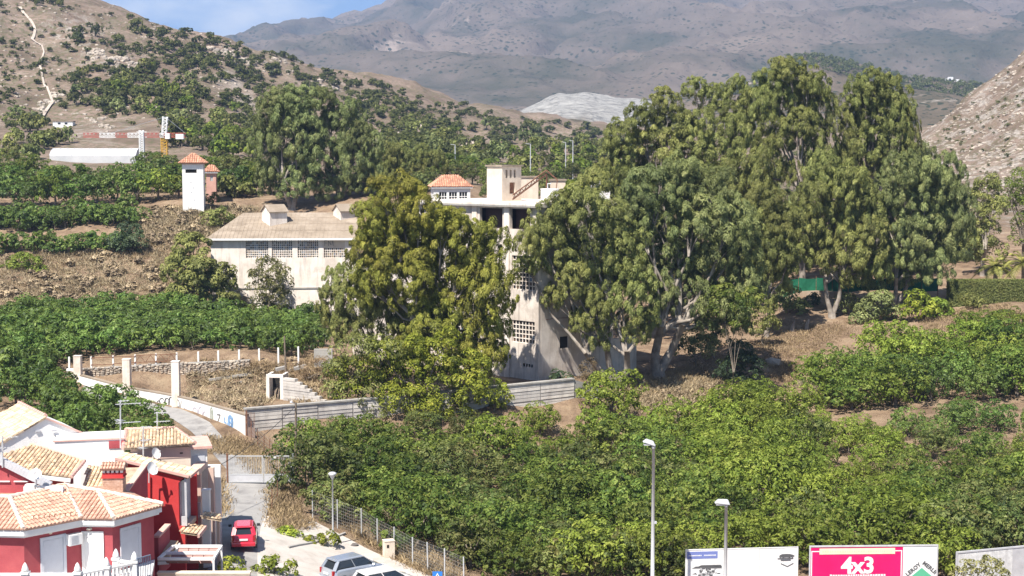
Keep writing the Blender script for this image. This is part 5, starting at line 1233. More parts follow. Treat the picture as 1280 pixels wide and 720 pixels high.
def spray(strokes, mi, wd=.07):
    m2 = MB()
    for st_ in strokes:
        for (p0, q0), (p1, q1) in zip(st_, st_[1:]):
            a, n, zt1 = gw_at(p0); b, _, zt2_ = gw_at(p1); k = (zt1.z - h(a.x, a.y)) / 1.0
            m2.beam((a.x, a.y, zt1.z - q0), (b.x, b.y, zt2_.z - q1), wd, .012, n)
    m2.build('graffiti', M_SPRAY[mi], gw)
def ring(cx, cz_, rx, rz, n=10, a0=0, a1=6.283): return [(cx + rx * math.cos(a0 + (a1 - a0) * i / n), cz_ + rz * math.sin(a0 + (a1 - a0) * i / n)) for i in range(n + 1)]
spray([ring(203, 1.0, 3.5, .5), ring(199, 1.2, 2.5, .4), [(207, .4), (207, 1.7)], ring(209.5, .9, 2.5, .5)], 0, .08)
spray([[(213, .35), (211, 1.6)], ring(214, .9, 3, .65), ring(222, .8, 3, .45), ring(222.5, 1.5, 3.5, .5), [(227, .4), (225, 1.8)]], 0, .09)
spray([[(172, .6), (176, .4), (180, .7)], ring(168, .8, 3, .3), [(230, 1.0), (236, 1.1)], [(231, 1.25), (240, 1.3)], [(232, 1.6), (238, 1.65)]], 3, .05)
spray([ring(244, 1.1, 3, .4), ring(251, 1.0, 2.5, .5), [(247, .6), (249, 1.5)], ring(256, 1.2, 2, .4)], 3, .10)
spray([ring(264.5, 1.0, 1.8, .75), ring(265, 1.0, .8, .5)], 2, .12)
spray([[(271.5, .75), (275.5, .7), (271.8, 1.5), (276, 1.5)]], 0, .09)
spray([[(281, .8), (280, 1.2), (283, 1.3)], ring(288, 1.0, 3.2, .5), ring(288, 1.1, 2.4, .4), ring(287, 1.5, 3, .4), [(291, .6), (291, 2.0)], [(289, .7), (289, 1.9)], [(287, .9), (287, 1.8)]], 1, .16)
# rusty leaf gate at the wall end
rg = at(313, 556, 125.6); gt = thing('rusty_gate', 'rusty narrow gate leaf standing open at the end of the graffiti wall', 'gate', (rg.x, rg.y, h(rg.x, rg.y))); zb2 = h(rg.x, rg.y)
mb = MB(); mb.beam((GW[-1][0] + .12, 126, zb2 - .2), (GW[-1][0] + .12, 126, zb2 + 2.3), .12); mb.build('post', M_RUST, gt)
mb = MB(); mb.box((rg.x + .1, 125.7, zb2 + .45), (.75, .05, .85), -.4); mb.build('panel', nmat('brown_sheet', [(.16, .11, .09), (.24, .17, .14)], 3, .8, .2), gt)
mb = MB()
for k in range(6): mb.beam((rg.x - .25 + .13 * k, 125.85 - .055 * k, zb2 + .9), (rg.x - .25 + .13 * k, 125.85 - .055 * k, zb2 + 2.2), .03)
mb.build('bars', M_RUST, gt)

# ---------------------------------------------------------------- wire fences
M_WIRE = plain('fence_wire', (.30, .29, .27), .6, .5)
def wire_fence(label, pts, hgt, rows, matp=M_STEEL, r=.04, cols=0):
    b = thing('wire_fence', label, 'fence', (pts[0][0], pts[0][1], h(*pts[0])))
    T = []
    for x, y in pts:
        z = h(x, y); hh = hgt * random.uniform(.93, 1.05); T.append((Vector((x, y, z)), Vector((x + random.uniform(-.05, .05), y, z + hh))))
        m2 = MB(); m2.tube([(x, y, z - .2), T[-1][1]], r, 6); m2.build('post', matp, b)
    m2 = MB()
    for (a0, a1), (c0, c1) in zip(T, T[1:]):
        for k in range(rows): f = (k + 1) / (rows + .3); m2.beam(a0.lerp(a1, f), c0.lerp(c1, f), .012)
        for k in range(1, cols): q0, q1 = a0.lerp(c0, k / cols), a1.lerp(c1, k / cols); m2.beam(q0, q0.lerp(q1, .96), .010)
    m2.build('wire', M_WIRE, b, 'stuff')
wire_fence('wire mesh fence on grey posts along the lot and the orchard', [gxy(*a) for a in ((391, 101.5), (422, 100.2), (452, 99.3), (472, 97.6), (492.5, 96), (516, 93.6), (535, 92), (556, 90.4), (580, 89))], 2.0, 9, M_LGREY, .045, 12)
wire_fence('rusty thin-post fence descending from the graffiti wall to the wooden pole', [gxy(*a) for a in ((314, 125), (322, 123.5), (330, 122), (337, 120.5), (344, 119), (351, 117.5), (358, 116), (364, 114.5))], 1.7, 5, M_RUST, .035)
wire_fence('short fence on leaning wooden stakes right of the wooden pole', [gxy(*a) for a in ((374, 111.5), (378.5, 111), (382, 110.5), (386, 110))], 2.6, 4, M_WOOD, .05)
wire_fence('low wire fence beside the road below the gate', [gxy(*a) for a in ((340, 101.5), (347, 104), (352, 106.5), (357, 109))], 1.5, 4, M_RUST, .035)

# ---------------------------------------------------------------- road, lot, gate
M_ASPH = nmat('worn_pale_asphalt', [(.20, .19, .185), (.275, .265, .255), (.33, .315, .30)], .8, .95, .3, stain=(.15, .14, .135))
M_PAVE = nmat('pale_paving', [(.36, .325, .29), (.45, .41, .37), (.50, .46, .42)], .7, .95, .25, stain=(.36, .31, .27))
M_KERB = nmat('kerb_concrete', [(.30, .28, .26), (.42, .40, .37)], 1.5, .95, .3)
def resample(pts, n):
    d = [0]
    for a, b in zip(pts, pts[1:]): d.append(d[-1] + math.hypot(b[0] - a[0], b[1] - a[1]))
    q = np.linspace(0, d[-1], n); return np.interp(q, d, [p[0] for p in pts]), np.interp(q, d, [p[1] for p in pts])
def strip(name, left, right, mat, off, n=80, m=14, kind='structure'):
    lx, ly = resample(left, n); rx, ry = resample(right, n); t = np.linspace(0, 1, m)[None, :]
    X = lx[:, None] * (1 - t) + rx[:, None] * t; Yg = ly[:, None] * (1 - t) + ry[:, None] * t
    return link(name, grid_mesh(name, X, Yg, H(X, Yg) + off, mat), None, kind)
strip('road', [gxy(*a) for a in ((255, 80), (262, 90), (266, 98), (282, 108), (283, 113), (262, 121), (240, 128), (215, 133), (175, 139), (100, 145))],
      [gxy(*a) for a in ((330, 80), (326, 90), (330, 98), (342, 105), (352, 112), (320, 117), (282, 124.5), (262, 131), (225, 137.5), (105, 149.5))], M_ASPH, .035, 120, 16)
strip('pavement', [gxy(*a) for a in ((322, 84), (322, 90), (326, 96), (332, 99.3))], [gxy(*a) for a in ((640, 82), (575, 88), (500, 94.2), (392, 100.6))], M_PAVE, .05, 40, 40)
kb = [gxy(*a) for a in ((360, 92.2), (372, 93.4), (417, 97.4), (431, 99))]
mb = MB(); kx, ky = resample(kb, 16)
for i in range(15): mb.hexa([(kx[i], ky[i], h(kx[i], ky[i])), (kx[i + 1], ky[i + 1], h(kx[i + 1], ky[i + 1])), (kx[i + 1] + .1, ky[i + 1] - .12, h(kx[i + 1], ky[i + 1])), (kx[i] + .1, ky[i] - .12, h(kx[i], ky[i]))] + [(a_, b_, h(a_, b_) + .16) for a_, b_ in ((kx[i], ky[i]), (kx[i + 1], ky[i + 1]), (kx[i + 1] + .1, ky[i + 1] - .12), (kx[i] + .1, ky[i] - .12))])
link('kerb', mb.mesh('kerb', M_KERB), None, 'structure')
for i, (px, Y) in enumerate(((391, 96.3), (441, 96.8), (381, 98.2))):
    p = gp(px, Y); m2 = MB(); m2.lathe((p.x, p.y, p.z + .052), [(.38, 0), (.38, .012), (.34, .016)], 16)
    single('manhole_cover', m2, plain('cast_iron', (.16, .14, .13), .7, .3), ['brown manhole cover in the middle of the pale lot', 'manhole cover near the wire fence by the parked cars', 'manhole cover at the back of the pale lot'][i], 'manhole', (p.x, p.y, p.z + .05))
gg = gp(325, 108); ga = thing('metal_gate', 'wide double-leaf barred metal gate across the road with a small white sign', 'gate', gg)
xa, xb, xc = at(284.5, 600, 108).x, at(329.5, 600, 108).x, at(366.5, 600, 108).x; z0 = gg.z + .06
for x in (xa, xc):
    m2 = MB(); m2.box((x, 108, z0 + 1.1), (.12, .12, 2.3)); m2.build('gate_post', M_RUST if x == xa else M_STEEL, ga)
for l, r in ((xa + .1, xb - .02), (xb + .02, xc - .1)):
    m2 = MB()
    for z in (.12, .68, 2.06): m2.box(((l + r) / 2, 108, z0 + z), (r - l, .06, .07))
    for x in (l + .03, r - .03): m2.box((x, 108, z0 + 1.08), (.06, .055, 2.02))
    lf_ = m2.build('gate_leaf', M_LGREY, ga)
    m2 = MB(); m2.box(((l + r) / 2, 108.0, z0 + .4), (r - l - .14, .03, .48)); m2.build('kick_panel', M_GALV, lf_)
    m2 = MB(); n = int((r - l) / .12)
    for k in range(1, n): m2.box((l + (r - l) * k / n, 108, z0 + 1.38), (.022, .022, 1.3))
    m2.build('bars', M_LGREY, lf_, 'stuff')
m2 = MB(); m2.box((at(342, 578, 107.9).x, 107.92, z0 + 1.92), (.36, .03, .24)); m2.build('sign_plate', M_WHITE, ga)
for i, (px, pt_, Y, r) in enumerate(((358.5, 420, 139, .10), (369.5, 503, 112, .10))):
    p = gp(px, Y); top = at(px, pt_, Y).z; t_ = thing('utility_pole', ['tall wooden pole behind the stepped wing wall', 'wooden pole with a small lamp at the right gate post'][i], 'pole', p)
    m2 = MB(); m2.tube([(p.x, p.y, p.z - .3), (p.x + (.1 if i else -.15), p.y, top)], [r * 1.2, r * .8], 8); m2.build('pole', M_WOOD, t_)
    if i: m2 = MB(); m2.tube([(p.x, p.y, top - .1), (p.x - .18, p.y - .3, top + .12)], .03); m2.lathe((p.x - .2, p.y - .35, top + .02), [(.03, 0), (.12, .02), (.08, .14), (.02, .16)], 10); m2.build('lamp_head', M_GALV, t_)
pA = at(369, 508, 112); pB = at(266, 586, 97); m2 = MB(); cpts = []
for k in range(17): t_ = k / 16; cpts.append(pA.lerp(pB, t_) - Vector((0, 0, 1.1 * 4 * t_ * (1 - t_) * .35)))
m2.tube(cpts, .022, 5, False); single('overhead_cable', m2, plain('black_cable', (.03, .03, .03), .6), 'black overhead cable from the wooden pole to the small white outbuilding', 'cable', pB)

# ---------------------------------------------------------------- hedge, netting, palms on the right
M_NET = nmat('green_shade_net', [(.008, .10, .055), (.015, .15, .08)], 2.5, .8, .4)
nf = thing('net_fence', 'green shade-netting fence behind the eucalyptus trunks', 'fence', gp(1060, 192))
npx = [978, 998, 1020, 1040, 1060, 1085, 1108, 1130, 1152, 1172]; NP = [gp(p, 192) for p in npx]
for a, b in zip(NP, NP[1:]):
    m2 = MB(); za = at(640, 347, 192).z; sg = .12
    P_ = [a + Vector((0, 0, .7)), a.lerp(b, .5) + Vector((0, sg, .75)), b + Vector((0, 0, .7))]; Q_ = [Vector((a.x, a.y, za)), Vector((*(a.lerp(b, .5)).xy, za - random.uniform(.1, .35))), Vector((b.x, b.y, za - random.uniform(0, .15)))]
    for i in range(2): m2.face([P_[i], P_[i + 1], Q_[i + 1], Q_[i]])
    m2.build('net_panel', M_NET, nf)
for a in NP: m2 = MB(); m2.tube([a - Vector((0, 0, .2)), Vector((a.x, a.y + .05, at(640, 346, 192).z + .1))], .05, 6); m2.build('post', M_RUST, nf)
mb = MB(); wall_run(mb, [(a.x, a.y - .3) for a in NP[:5]], lambda i: NP[i].z - .8, lambda i: NP[i].z + .75, .3); single('low_wall', mb, M_SOILW, 'low earth-coloured wall under the green netting', 'wall', NP[2])
hp = [gp(1186, 185), gp(1300, 184)]; hd = thing('hedge', 'clipped square hedge in front of the palms', 'hedge', hp[0])
hx0, hx1 = hp[0].x, hp[1].x; ztop = at(1230, 350, 185).z; zbt = min(hp[0].z, hp[1].z)
n_ = 26000; C_ = np.stack([RNG.uniform(hx0, hx1, n_), RNG.uniform(184.3, 186.0, n_), RNG.uniform(zbt - .2, ztop, n_)], -1)
sel = RNG.random(n_); ow = np.zeros((n_, 3)); C_[sel < .55, 1] = 184.3 + RNG.normal(0, .06, (sel < .55).sum()); ow[sel < .55, 1] = -1; s2 = (sel >= .55) & (sel < .85); C_[s2, 2] = ztop + RNG.normal(0, .05, s2.sum()); ow[s2, 2] = 1; s3 = sel >= .85; C_[s3, 0] = hx0 + RNG.normal(0, .05, s3.sum()); ow[s3, 0] = -1
link('foliage', leaf_mesh('foliage', leaf_arrays(C_, ow, .20 * np.ones(n_), .12 * np.ones(n_), .1, .8, .3), np.clip(.5 + RNG.normal(0, .18, n_), 0, 1), L_YEL if False else L_EUC, hp[0]), hd)
m2 = MB(); m2.box(((hx0 + hx1) / 2, 185.15, (zbt + ztop) / 2 - .1), (hx1 - hx0 - .3, 1.3, ztop - zbt - .1)); m2.build('dark_core', plain('dark_hedge_fill', (.03, .03, .018), .95), hd)  # solid near-black box, stands in for the shaded inside of the hedge
L_PALM = leafmat('palm_leaf', [(.06, .065, .02), (.14, .145, .055), (.23, .225, .10), (.32, .30, .16)], [.1, .4, .66, .95])
def palm(label, px, Y, hgt, R_, n):
    p = gp(px, Y); b = thing('palm_tree', label, 'palm', p, 'palms behind the clipped hedge')
    m2 = MB(); m2.tube([p - Vector((0, 0, .2)), p + Vector((.1, 0, hgt * .5)), p + Vector((.05, 0, hgt))], [.34, .28, .26], 9); m2.build('trunk', M_BARK, b)
    c = p + Vector((.05, 0, hgt))
    for k in range(n):
        az = k * 2.39996; el = math.radians(75 - 95 * k / n); VV = []; m = 36; pts = []
        for i in range(m):
            t = i / (m - 1); s = R_ * t; dr = R_ * .62 * t ** 2.0
            pts.append(c + Vector((math.cos(az) * math.cos(el) * s, math.sin(az) * math.cos(el) * s, math.sin(el) * s - dr)))
        for i in range(2, m):
            d = (pts[i] - pts[i - 1]).normalized(); sdv = d.cross(Vector((0, 0, 1))).normalized(); u = sdv.cross(d); ll = .85 * math.sin(math.pi * (i / m) ** .8) + .12
            for sg in (-1, 1):
                for e_ in (0,):
                    q = pts[i - 1].lerp(pts[i], e_); dd = (sdv * sg * .8 + d * .75 + u * .12 - Vector((0, 0, .25))).normalized() * ll; wv = d * .028
                    VV.append([q - wv, q + dd * .5 - wv * .6 + Vector((0, 0, .03)), q + dd, q + wv])
        fr = link('frond', leaf_mesh('frond', np.array([[tuple(v) for v in q] for q in VV]), np.clip(.5 + RNG.normal(0, .12, len(VV)), 0, 1), L_PALM, p), b)
        m3 = MB(); m3.tube(pts, [.045 * (1 - .8 * i / m) for i in range(m)], 5); m3.build('stalk', L_PALM, fr)
palm('feather palm behind the hedge, left one with a thinner crown', 1243, 192, 3.2, 3.4, 22)
palm('larger feather palm at the right edge behind the hedge', 1278, 190, 3.9, 4.2, 26)

# ---------------------------------------------------------------- red houses at the lower left
M_RED = nmat('red_render', [(.30, .055, .065), (.36, .07, .08), (.41, .09, .095)], .9, .9, .2, stain=(.33, .085, .085))
M_RED2 = nmat('bright_red_render', [(.44, .035, .035), (.50, .045, .045), (.53, .06, .055)], .9, .9, .2)
M_SHADEW = plain('shaded_white', (.55, .56, .60), .6)  # white paint tinted grey-blue, so its shade is in the colour
M_TAUPE = nmat('taupe_render', [(.50, .36, .30), (.58, .44, .37)], .8, .9, .2)
M_BRICK = nmat('thin_brick', [(.40, .24, .17), (.52, .34, .25), (.58, .42, .33)], 6, .9, .4)
M_PINKT = nmat('pink_coping', [(.55, .32, .27), (.63, .40, .34)], 2, .85, .2)
def offset_poly(P, d):
    """shrink a ccw or cw plan polygon by d"""
    n = len(P); ar = sum(P[i][0] * P[(i + 1) % n][1] - P[(i + 1) % n][0] * P[i][1] for i in range(n)); s = 1 if ar > 0 else -1; R = []
    for i in range(n):
        a, b, c = Vector(P[i - 1][:2]), Vector(P[i][:2]), Vector(P[(i + 1) % n][:2]); e1 = (b - a).normalized(); e2 = (c - b).normalized()
        n1 = Vector((-e1.y, e1.x)) * s; n2 = Vector((-e2.y, e2.x)) * s; k = (n1 + n2); k = k / max(.2, k.dot(n1)); R.append(b + k * d)
    return R
# house 1: nearest, with the faceted bay
ze = 6.7
EV = [atz(-60, 668, ze), atz(30, 670.5, ze), atz(102, 656.5, ze), atz(143, 657, ze), atz(203, 640, ze)]
EV += [EV[4] + Vector((-3.4, 4.6, 0)), EV[0] + Vector((0, 7.5, 0))]
h1 = thing('house', 'nearest red house with faceted bay, white balustrade and orange tile roof', 'house', (-21, 75, -.5))
WP = offset_poly([tuple(p) for p in EV], .38); mb = MB()
mb.prism([(p.x, p.y, -.6) for p in WP], (0, 0, ze + .62)); mb.build('wall', M_RED, h1)
mb = MB(); IN = offset_poly([tuple(p) for p in EV], .37)
mb.prism([(p.x, p.y, ze) for p in offset_poly([tuple(p) for p in EV], .02)], (0, 0, .30)); mb.prism([(p.x, p.y, ze - .12) for p in offset_poly([tuple(p) for p in EV], .14)], (0, 0, .118)); mb.build('eave_cornice', M_WHITE, h1)
zE = 7.02; RA, RB, RC = atz(12, 622, 7.95), atz(80, 607, 7.95), atz(122, 614, 7.75)
r_ = [Vector((p.x, p.y, zE)) for p in EV]; AL = RA + Vector((-3.4, .4, 0))
roofs = [([r_[0], r_[1], RA, AL], r_[0], r_[1]), ([r_[1], r_[2], RB, RA], r_[1], r_[2]), ([r_[2], r_[3], RC, RB], r_[2], r_[3]), ([r_[3], r_[4], RC], r_[3], r_[4])]
for P_, a, b in roofs: tile_roof(h1, P_, a, b, M_TERRAL, .215, .38, .08)
for P_ in ([r_[4], r_[5], RC], [r_[5], r_[6], AL, RA, RB, RC]):
    mb = MB(); 
    for i in range(1, len(P_) - 1): mb.face([P_[0], P_[i], P_[i + 1]])
    mb.build('roof', M_TERRAL, h1)
for a, b in ((RA, RB), (r_[1], RA), (r_[2], RB), (r_[3], RC), (RC, r_[4] + Vector((0, 0, .1))), (RB, RC), (AL, RA)): ridge_caps(h1, a, b, M_CAPT)
def face_frame(p, q):
    d = Vector((q[0] - p[0], q[1] - p[1])); return Frame(p, d), d.length
def opening(parent, fr, a0, a1, z0, z1, kind, fmat, pmat, fw=.16):
    m = MB()
    for l, r, b, t_ in ((a0, a0 + fw, z0, z1), (a1 - fw, a1, z0, z1), (a0 + fw, a1 - fw, z1 - fw, z1)) + (((a0 + fw, a1 - fw, z0, z0 + fw),) if kind == 'window' else ()): fr.box(m, l, r, -.07, -.002, b, t_)
    o = m.build(kind, fmat, parent)
    m = MB(); fr.box(m, a0 + fw, a1 - fw, -.03, -.003, z0, z1 - fw); m.build('shutter', pmat, o)
    m = MB(); fr.box(m, a0 + fw + .02, a1 - fw - .02, -.055, -.031, z1 - fw - .32, z1 - fw - .02); m.build('shutter_box', pmat, o)
    return o
W1, W2, W3, W4 = WP[1], WP[2], WP[3], WP[4]
fA, lA = face_frame(W1, W2); opening(h1, fA, lA * .27, lA * .72, 4.2, 6.35, 'door', M_SHADEW, M_SHADEW)
fB, lB = face_frame(W2, W3); opening(h1, fB, lB * .02, lB * .72, 4.2, 6.3, 'door', M_WHITE, M_WHITE)
fC, lC = face_frame(W3, W4); opening(h1, fC, lC * .17, lC * .66, 4.3, 6.35, 'window', M_SHADEW, M_SHADEW)
m = MB(); fA.box(m, lA * .72, lA * .95, -.42, -.06, 5.75, 6.3); ac = m.build('air_conditioner', M_WHITE, h1)
m = MB()
for k in range(8): fA.box(m, lA * .75, lA * .87, -.435, -.422, 5.82 + k * .055, 5.85 + k * .055)
m.build('grille', M_GALV, ac)
m = MB(); c = fB.P(lB * .28, -.08, 6.43); m.lathe((c.x, c.y, c.z - .06), [(.05, 0), (.14, .03), (.15, .07), (.1, .12)], 12); m.build('wall_lamp', M_CREAM, h1)
m = MB(); c = fA.P(lA * .45, -.05, 6.5); m.lathe((c.x, c.y, c.z - .04), [(.04, 0), (.09, .03), (.09, .06), (.05, .09)], 10); m.build('wall_lamp', M_CREAM, h1)
# terrace and balustrade
zt_ = 4.2; B0 = atz(24, 717, 5.1); B1 = atz(98, 717, 5.1); B2 = atz(168, 703, 5.1); B3 = atz(145, 698, 5.15); B4 = atz(188, 700, 5.1)
tr_ = thing('terrace', 'white terrace with a turned balustrade and pointed finials in front of the nearest red house', 'terrace', (B1.x, B1.y, 3.2))
m = MB(); m.prism([(B0.x - 4, B0.y, 3.9), (B1.x, B1.y, 3.9), (B2.x, B2.y, 3.9), (B4.x, B4.y, 3.9), (W4.x, W4.y, 3.9), (W3.x, W3.y, 3.9), (W2.x, W2.y, 3.9), (W1.x, W1.y, 3.9), (WP[0].x, WP[0].y, 3.9)], (0, 0, .28)); m.build('floor', M_WHITE, tr_)
def finial(p, hh=.42):
    m = MB(); m.box((p.x, p.y, zt_ + .45), (.30, .30, .9)); m.box((p.x, p.y, zt_ + .95), (.40, .40, .10)); pi = m.build('pier', M_WHITE, tr_)
    m = MB(); m.lathe((p.x, p.y, zt_ + 1.0), [(.10, 0), (.16, .04), (.17, .10), (.14, .2), (.09, .34), (.02, hh + .02)], 10); m.build('finial', M_WHITE, pi, smooth=True)
for p in (atz(31.5, 717, 5.1), atz(97, 717, 5.1), atz(133, 710, 5.1), B2, B3): finial(p)
m = MB()
for a, b in ((B0 + Vector((-4, 0, 0)), B1), (B1, B2), (B2, B3)):
    m.beam((a.x, a.y, zt_ + .86), (b.x, b.y, zt_ + .86), .18, .10); m.beam((a.x, a.y, zt_ + .06), (b.x, b.y, zt_ + .06), .18, .10)
m.build('rail', M_WHITE, tr_)
for a, b in ((B0, B1), (B1, B2), (B2, B3)):
    n = int((b - a).length / .20)
    for k in range(1, n):
        p = a.lerp(b, k / n); m = MB(); m.lathe((p.x, p.y, zt_ + .10), [(.05, 0), (.075, .14), (.07, .26), (.035, .45), (.045, .60), (.055, .72)], 7); m.build('baluster', M_WHITE, tr_, smooth=True)
G0 = atz(171, 704, 5.1); G1 = atz(188, 699, 5.1); gt2 = thing('terrace_gate', 'small blue-grey barred gate at the right end of the white balustrade', 'gate', (G0.x, G0.y, zt_)); M_BLUE = plain('blue_grey_metal', (.22, .27, .36), .5, .2)
m = MB(); 
for z in (.08, 1.12): m.beam((G0.x, G0.y, zt_ + z), (G1.x, G1.y, zt_ + z), .05)
m.build('frame', M_BLUE, gt2)
for k in range(9): p = G0.lerp(G1, k / 8); m = MB(); m.beam((p.x, p.y, zt_ + .05), (p.x, p.y, zt_ + 1.1), .035); m.build('bar', M_BLUE, gt2)
m = MB()
for k in range(9):
    p = atz(42 + k * 6.6, 648.5 - k * .5, 7.3); m.tube([p, p + Vector((.0, .0, .16)), p + Vector((.09, -.02, .17))], .022, 5)
single('bird_spike_rail', m, M_RUST, 'row of small dark hooks standing on the orange roof of the nearest house', 'hooks', atz(70, 648, 7.3))

# house 2: bright red gable end with a lean-to tile roof
h2 = thing('house', 'bright red house with a sloping straw-coloured tile roof, a satellite dish on its wall', 'house', (-19.5, 85, 0))
q0 = at(144, 574, 84); q1 = at(236.5, 596.5, 84); q2 = at(247.5, 587, 86.4); q3 = at(154, 567.5, 86.2)
f2 = Frame((q0.x + .2, 84.1), (1, 0)); l2 = q1.x - q0.x - .35
zl, zr_ = q0.z - .12, q1.z - .12
m = MB(); nx = at(223, 630, 84).x - f2.o.x; zn0, zn1 = at(640, 658, 84).z, at(640, 604, 84).z
f2.box  # facade drawn as a profile with the balcony notch cut at its right edge
m.prism([f2.P(0, 0, -.4), f2.P(l2 * .955, 0, -.4), f2.P(l2 * .955, 0, zn0), f2.P(nx, 0, zn0), f2.P(nx, 0, zn1), f2.P(l2, 0, zn1 + .45), f2.P(l2, 0, zr_), f2.P(0, 0, zl)], (0, .28, 0))
f2.box(m, 0, l2 - .02, 2.6, 2.8, -.4, zr_ - .25); m.build('wall', M_RED2, h2)
m = MB(); f2.box(m, nx + .0, l2 - .05, .282, 2.55, zn0 - .3, zn0 - .02); m.build('balcony_floor', M_TAUPE, h2)
m = MB(); f2.box(m, nx, nx + .12, .283, 2.55, zn0, zn1 + .2); f2.box(m, l2 - .16, l2 - .04, .0, .14, zn0, zn1 + .4); f2.box(m, nx + .13, l2 - .04, .02, .12, zn0, zn0 + .55); m.build('balcony_side', M_GALV, h2)
rf2 = tile_roof(h2, [q0, q1, q2, q3], q1, q2, M_STRAW, .21, .38)
m = MB(); m.beam(q0 + Vector((0, -.02, .04)), q1 + Vector((0, -.02, .04)), .2, .14); m.beam(q1 + Vector((.03, 0, .03)), q2 + Vector((.03, 0, .03)), .16, .14); m.build('verge', M_PINKT, h2)
L0 = at(226, 665, 83.2); L1 = at(247, 668, 83.2); L2 = at(256, 657, 85.2); L3 = at(233, 656, 85.2)
tile_roof(h2, [L0, L1, L2, L3], L0, L1, M_STRAW, .21, .38, name='ledge_roof')
m = MB(); m.beam(L1 + Vector((.05, 0, -.1)), L2 + Vector((.05, 0, -.1)), .12, .2); m.build('ledge_edge', M_PINKT, h2)
# cream block behind
h3 = thing('house', 'cream upper storey with a mottled straw tile roof behind the bright red wall', 'house', (-20, 89, 0))
c0 = at(154, 561, 87.5); c1 = at(243.5, 554.5, 88.4); c2 = at(219, 536, 92.3); c3 = at(157.5, 537.5, 91.8)
ff3, l3 = face_frame(c0 + Vector((.35, .35, 0)), c1 + Vector((-.35, .35, 0)))
m = MB(); ff3.box(m, 0, l3, 0, 4.2, 0, min(c0.z, c1.z) - .1); m.build('wall', M_CREAM, h3)
m = MB(); ff3.box(m, -.01, l3 + .01, -.03, -.002, 7.0, min(c0.z, c1.z) - .12); m.build('eave_shadow_band', M_TAUPE, h3)  # taupe band paints the eave shadow onto the upper wall
m = MB(); ff3.box(m, l3 * .82, l3 * .87, -.05, -.031, 7.25, 7.33); m.build('vent', M_DARK, h3)
tile_roof(h3, [c0, c1, c2, c3], c0, c1, M_STRAW, .21, .38)
ridge_caps(h3, c1, c2, M_PINKT); ridge_caps(h3, c0, c3, M_PINKT); ridge_caps(h3, c3, c2, M_PINKT)
# flat roofed outbuilding with the pillared porch
h4 = thing('outbuilding', 'small white flat-roofed outbuilding with a pinkish slab roof beside the road', 'building', (-18.5, 93, 0))
o0 = at(238, 561, 91.5); o1 = at(258.5, 561, 91.5); f4, l4 = face_frame(o0, o1); zt4 = o0.z
f4.x = Vector((.96, .28, 0)).normalized(); f4.y = Vector((-f4.x.y, f4.x.x, 0))
m = MB(); f4.box(m, 0, l4, 0, 3.2, .2, zt4); m.build('wall', M_WHITE, h4)
m = MB(); f4.box(m, -.1, l4 + .3, -.25, 3.4, zt4, zt4 + .16); m.build('roof_slab', M_PINKT, h4)
for k in range(3): m = MB(); q = .5 + k * 1.35; m.hexa([f4.P(l4 + .003, q, zt4 - 1.9), f4.P(l4 + .05, q, zt4 - 1.9), f4.P(l4 + .05, q + .7, zt4 - 1.9), f4.P(l4 + .003, q + .7, zt4 - 1.9), f4.P(l4 + .003, q, zt4 - .5), f4.P(l4 + .05, q, zt4 - .5), f4.P(l4 + .05, q + .7, zt4 - .5), f4.P(l4 + .003, q + .7, zt4 - .5)]); m.build('window', M_PANE[0], h4)
m = MB(); f4.box(m, .1, l4 - .15, -.04, -.003, zt4 - 1.3, zt4 - .45); m.build('panel', M_SHADEW, h4)  # grey-blue patch paints the shadows on the white front
h5 = thing('porch', 'grey-brown pillared porch with a low wall between the bright red house and the road', 'porch', (-18.2, 89, 0)); zp = at(640, 580, 89).z
m = MB(); x0 = at(238, 600, 88).x; x1 = at(252, 600, 88).x; x2 = at(262, 600, 88).x
m.box(((x0 + x1) / 2, 88.6, zp - .15), (x1 - x0, 2.6, .3)); m.build('lintel', M_TAUPE, h5)
for x, y in ((at(248, 600, 88).x, 88.0), (at(256, 610, 88).x + .1, 89.5)): m = MB(); m.box((x, y, (zp - .3) / 2), (.34, .34, zp - .32)); m.build('pillar', M_TAUPE, h5)
m = MB(); zz = at(640, 628, 87.5).z; m.box(((x0 + x1) / 2, 87.5, zz - .45), (x1 - x0, .14, .9)); m.build('parapet', M_GALV, h5)
m = MB(); m.box((x0 + .6, 90.2, zp / 2), (1.6, .2, zp - .6)); m.build('back_wall', M_WHITE, h5)
m = MB(); x = at(258, 620, 87).x; zz = at(640, 613, 87).z; m.box((x, 87, zz / 2), (.42, .42, zz)); m.box((x, 87, zz + .04), (.5, .5, .08)); single('gate_pillar', m, M_WHITE, 'pale square pillar beside the road in front of the porch', 'pillar', (x, 87, 0))
e0 = at(252, 646, 85.5); e1 = at(277, 650, 85.5); e2 = at(275, 643, 87.0); e3 = at(256, 640.5, 87.0)
cn = thing('tile_canopy', 'small straw-tiled canopy projecting toward the road, left of the red car', 'canopy', (e0.x, 86, 3)); tile_roof(cn, [e0, e1, e2, e3], e0, e1, M_STRAW, .21, .38)
m = MB()
for p in (e3.lerp(e2, .1), e3.lerp(e2, .85)): m.box((p.x, p.y + .1, (p.z - .1) / 2), (.16, .16, p.z - .12))
m.build('post', M_TAUPE, cn)
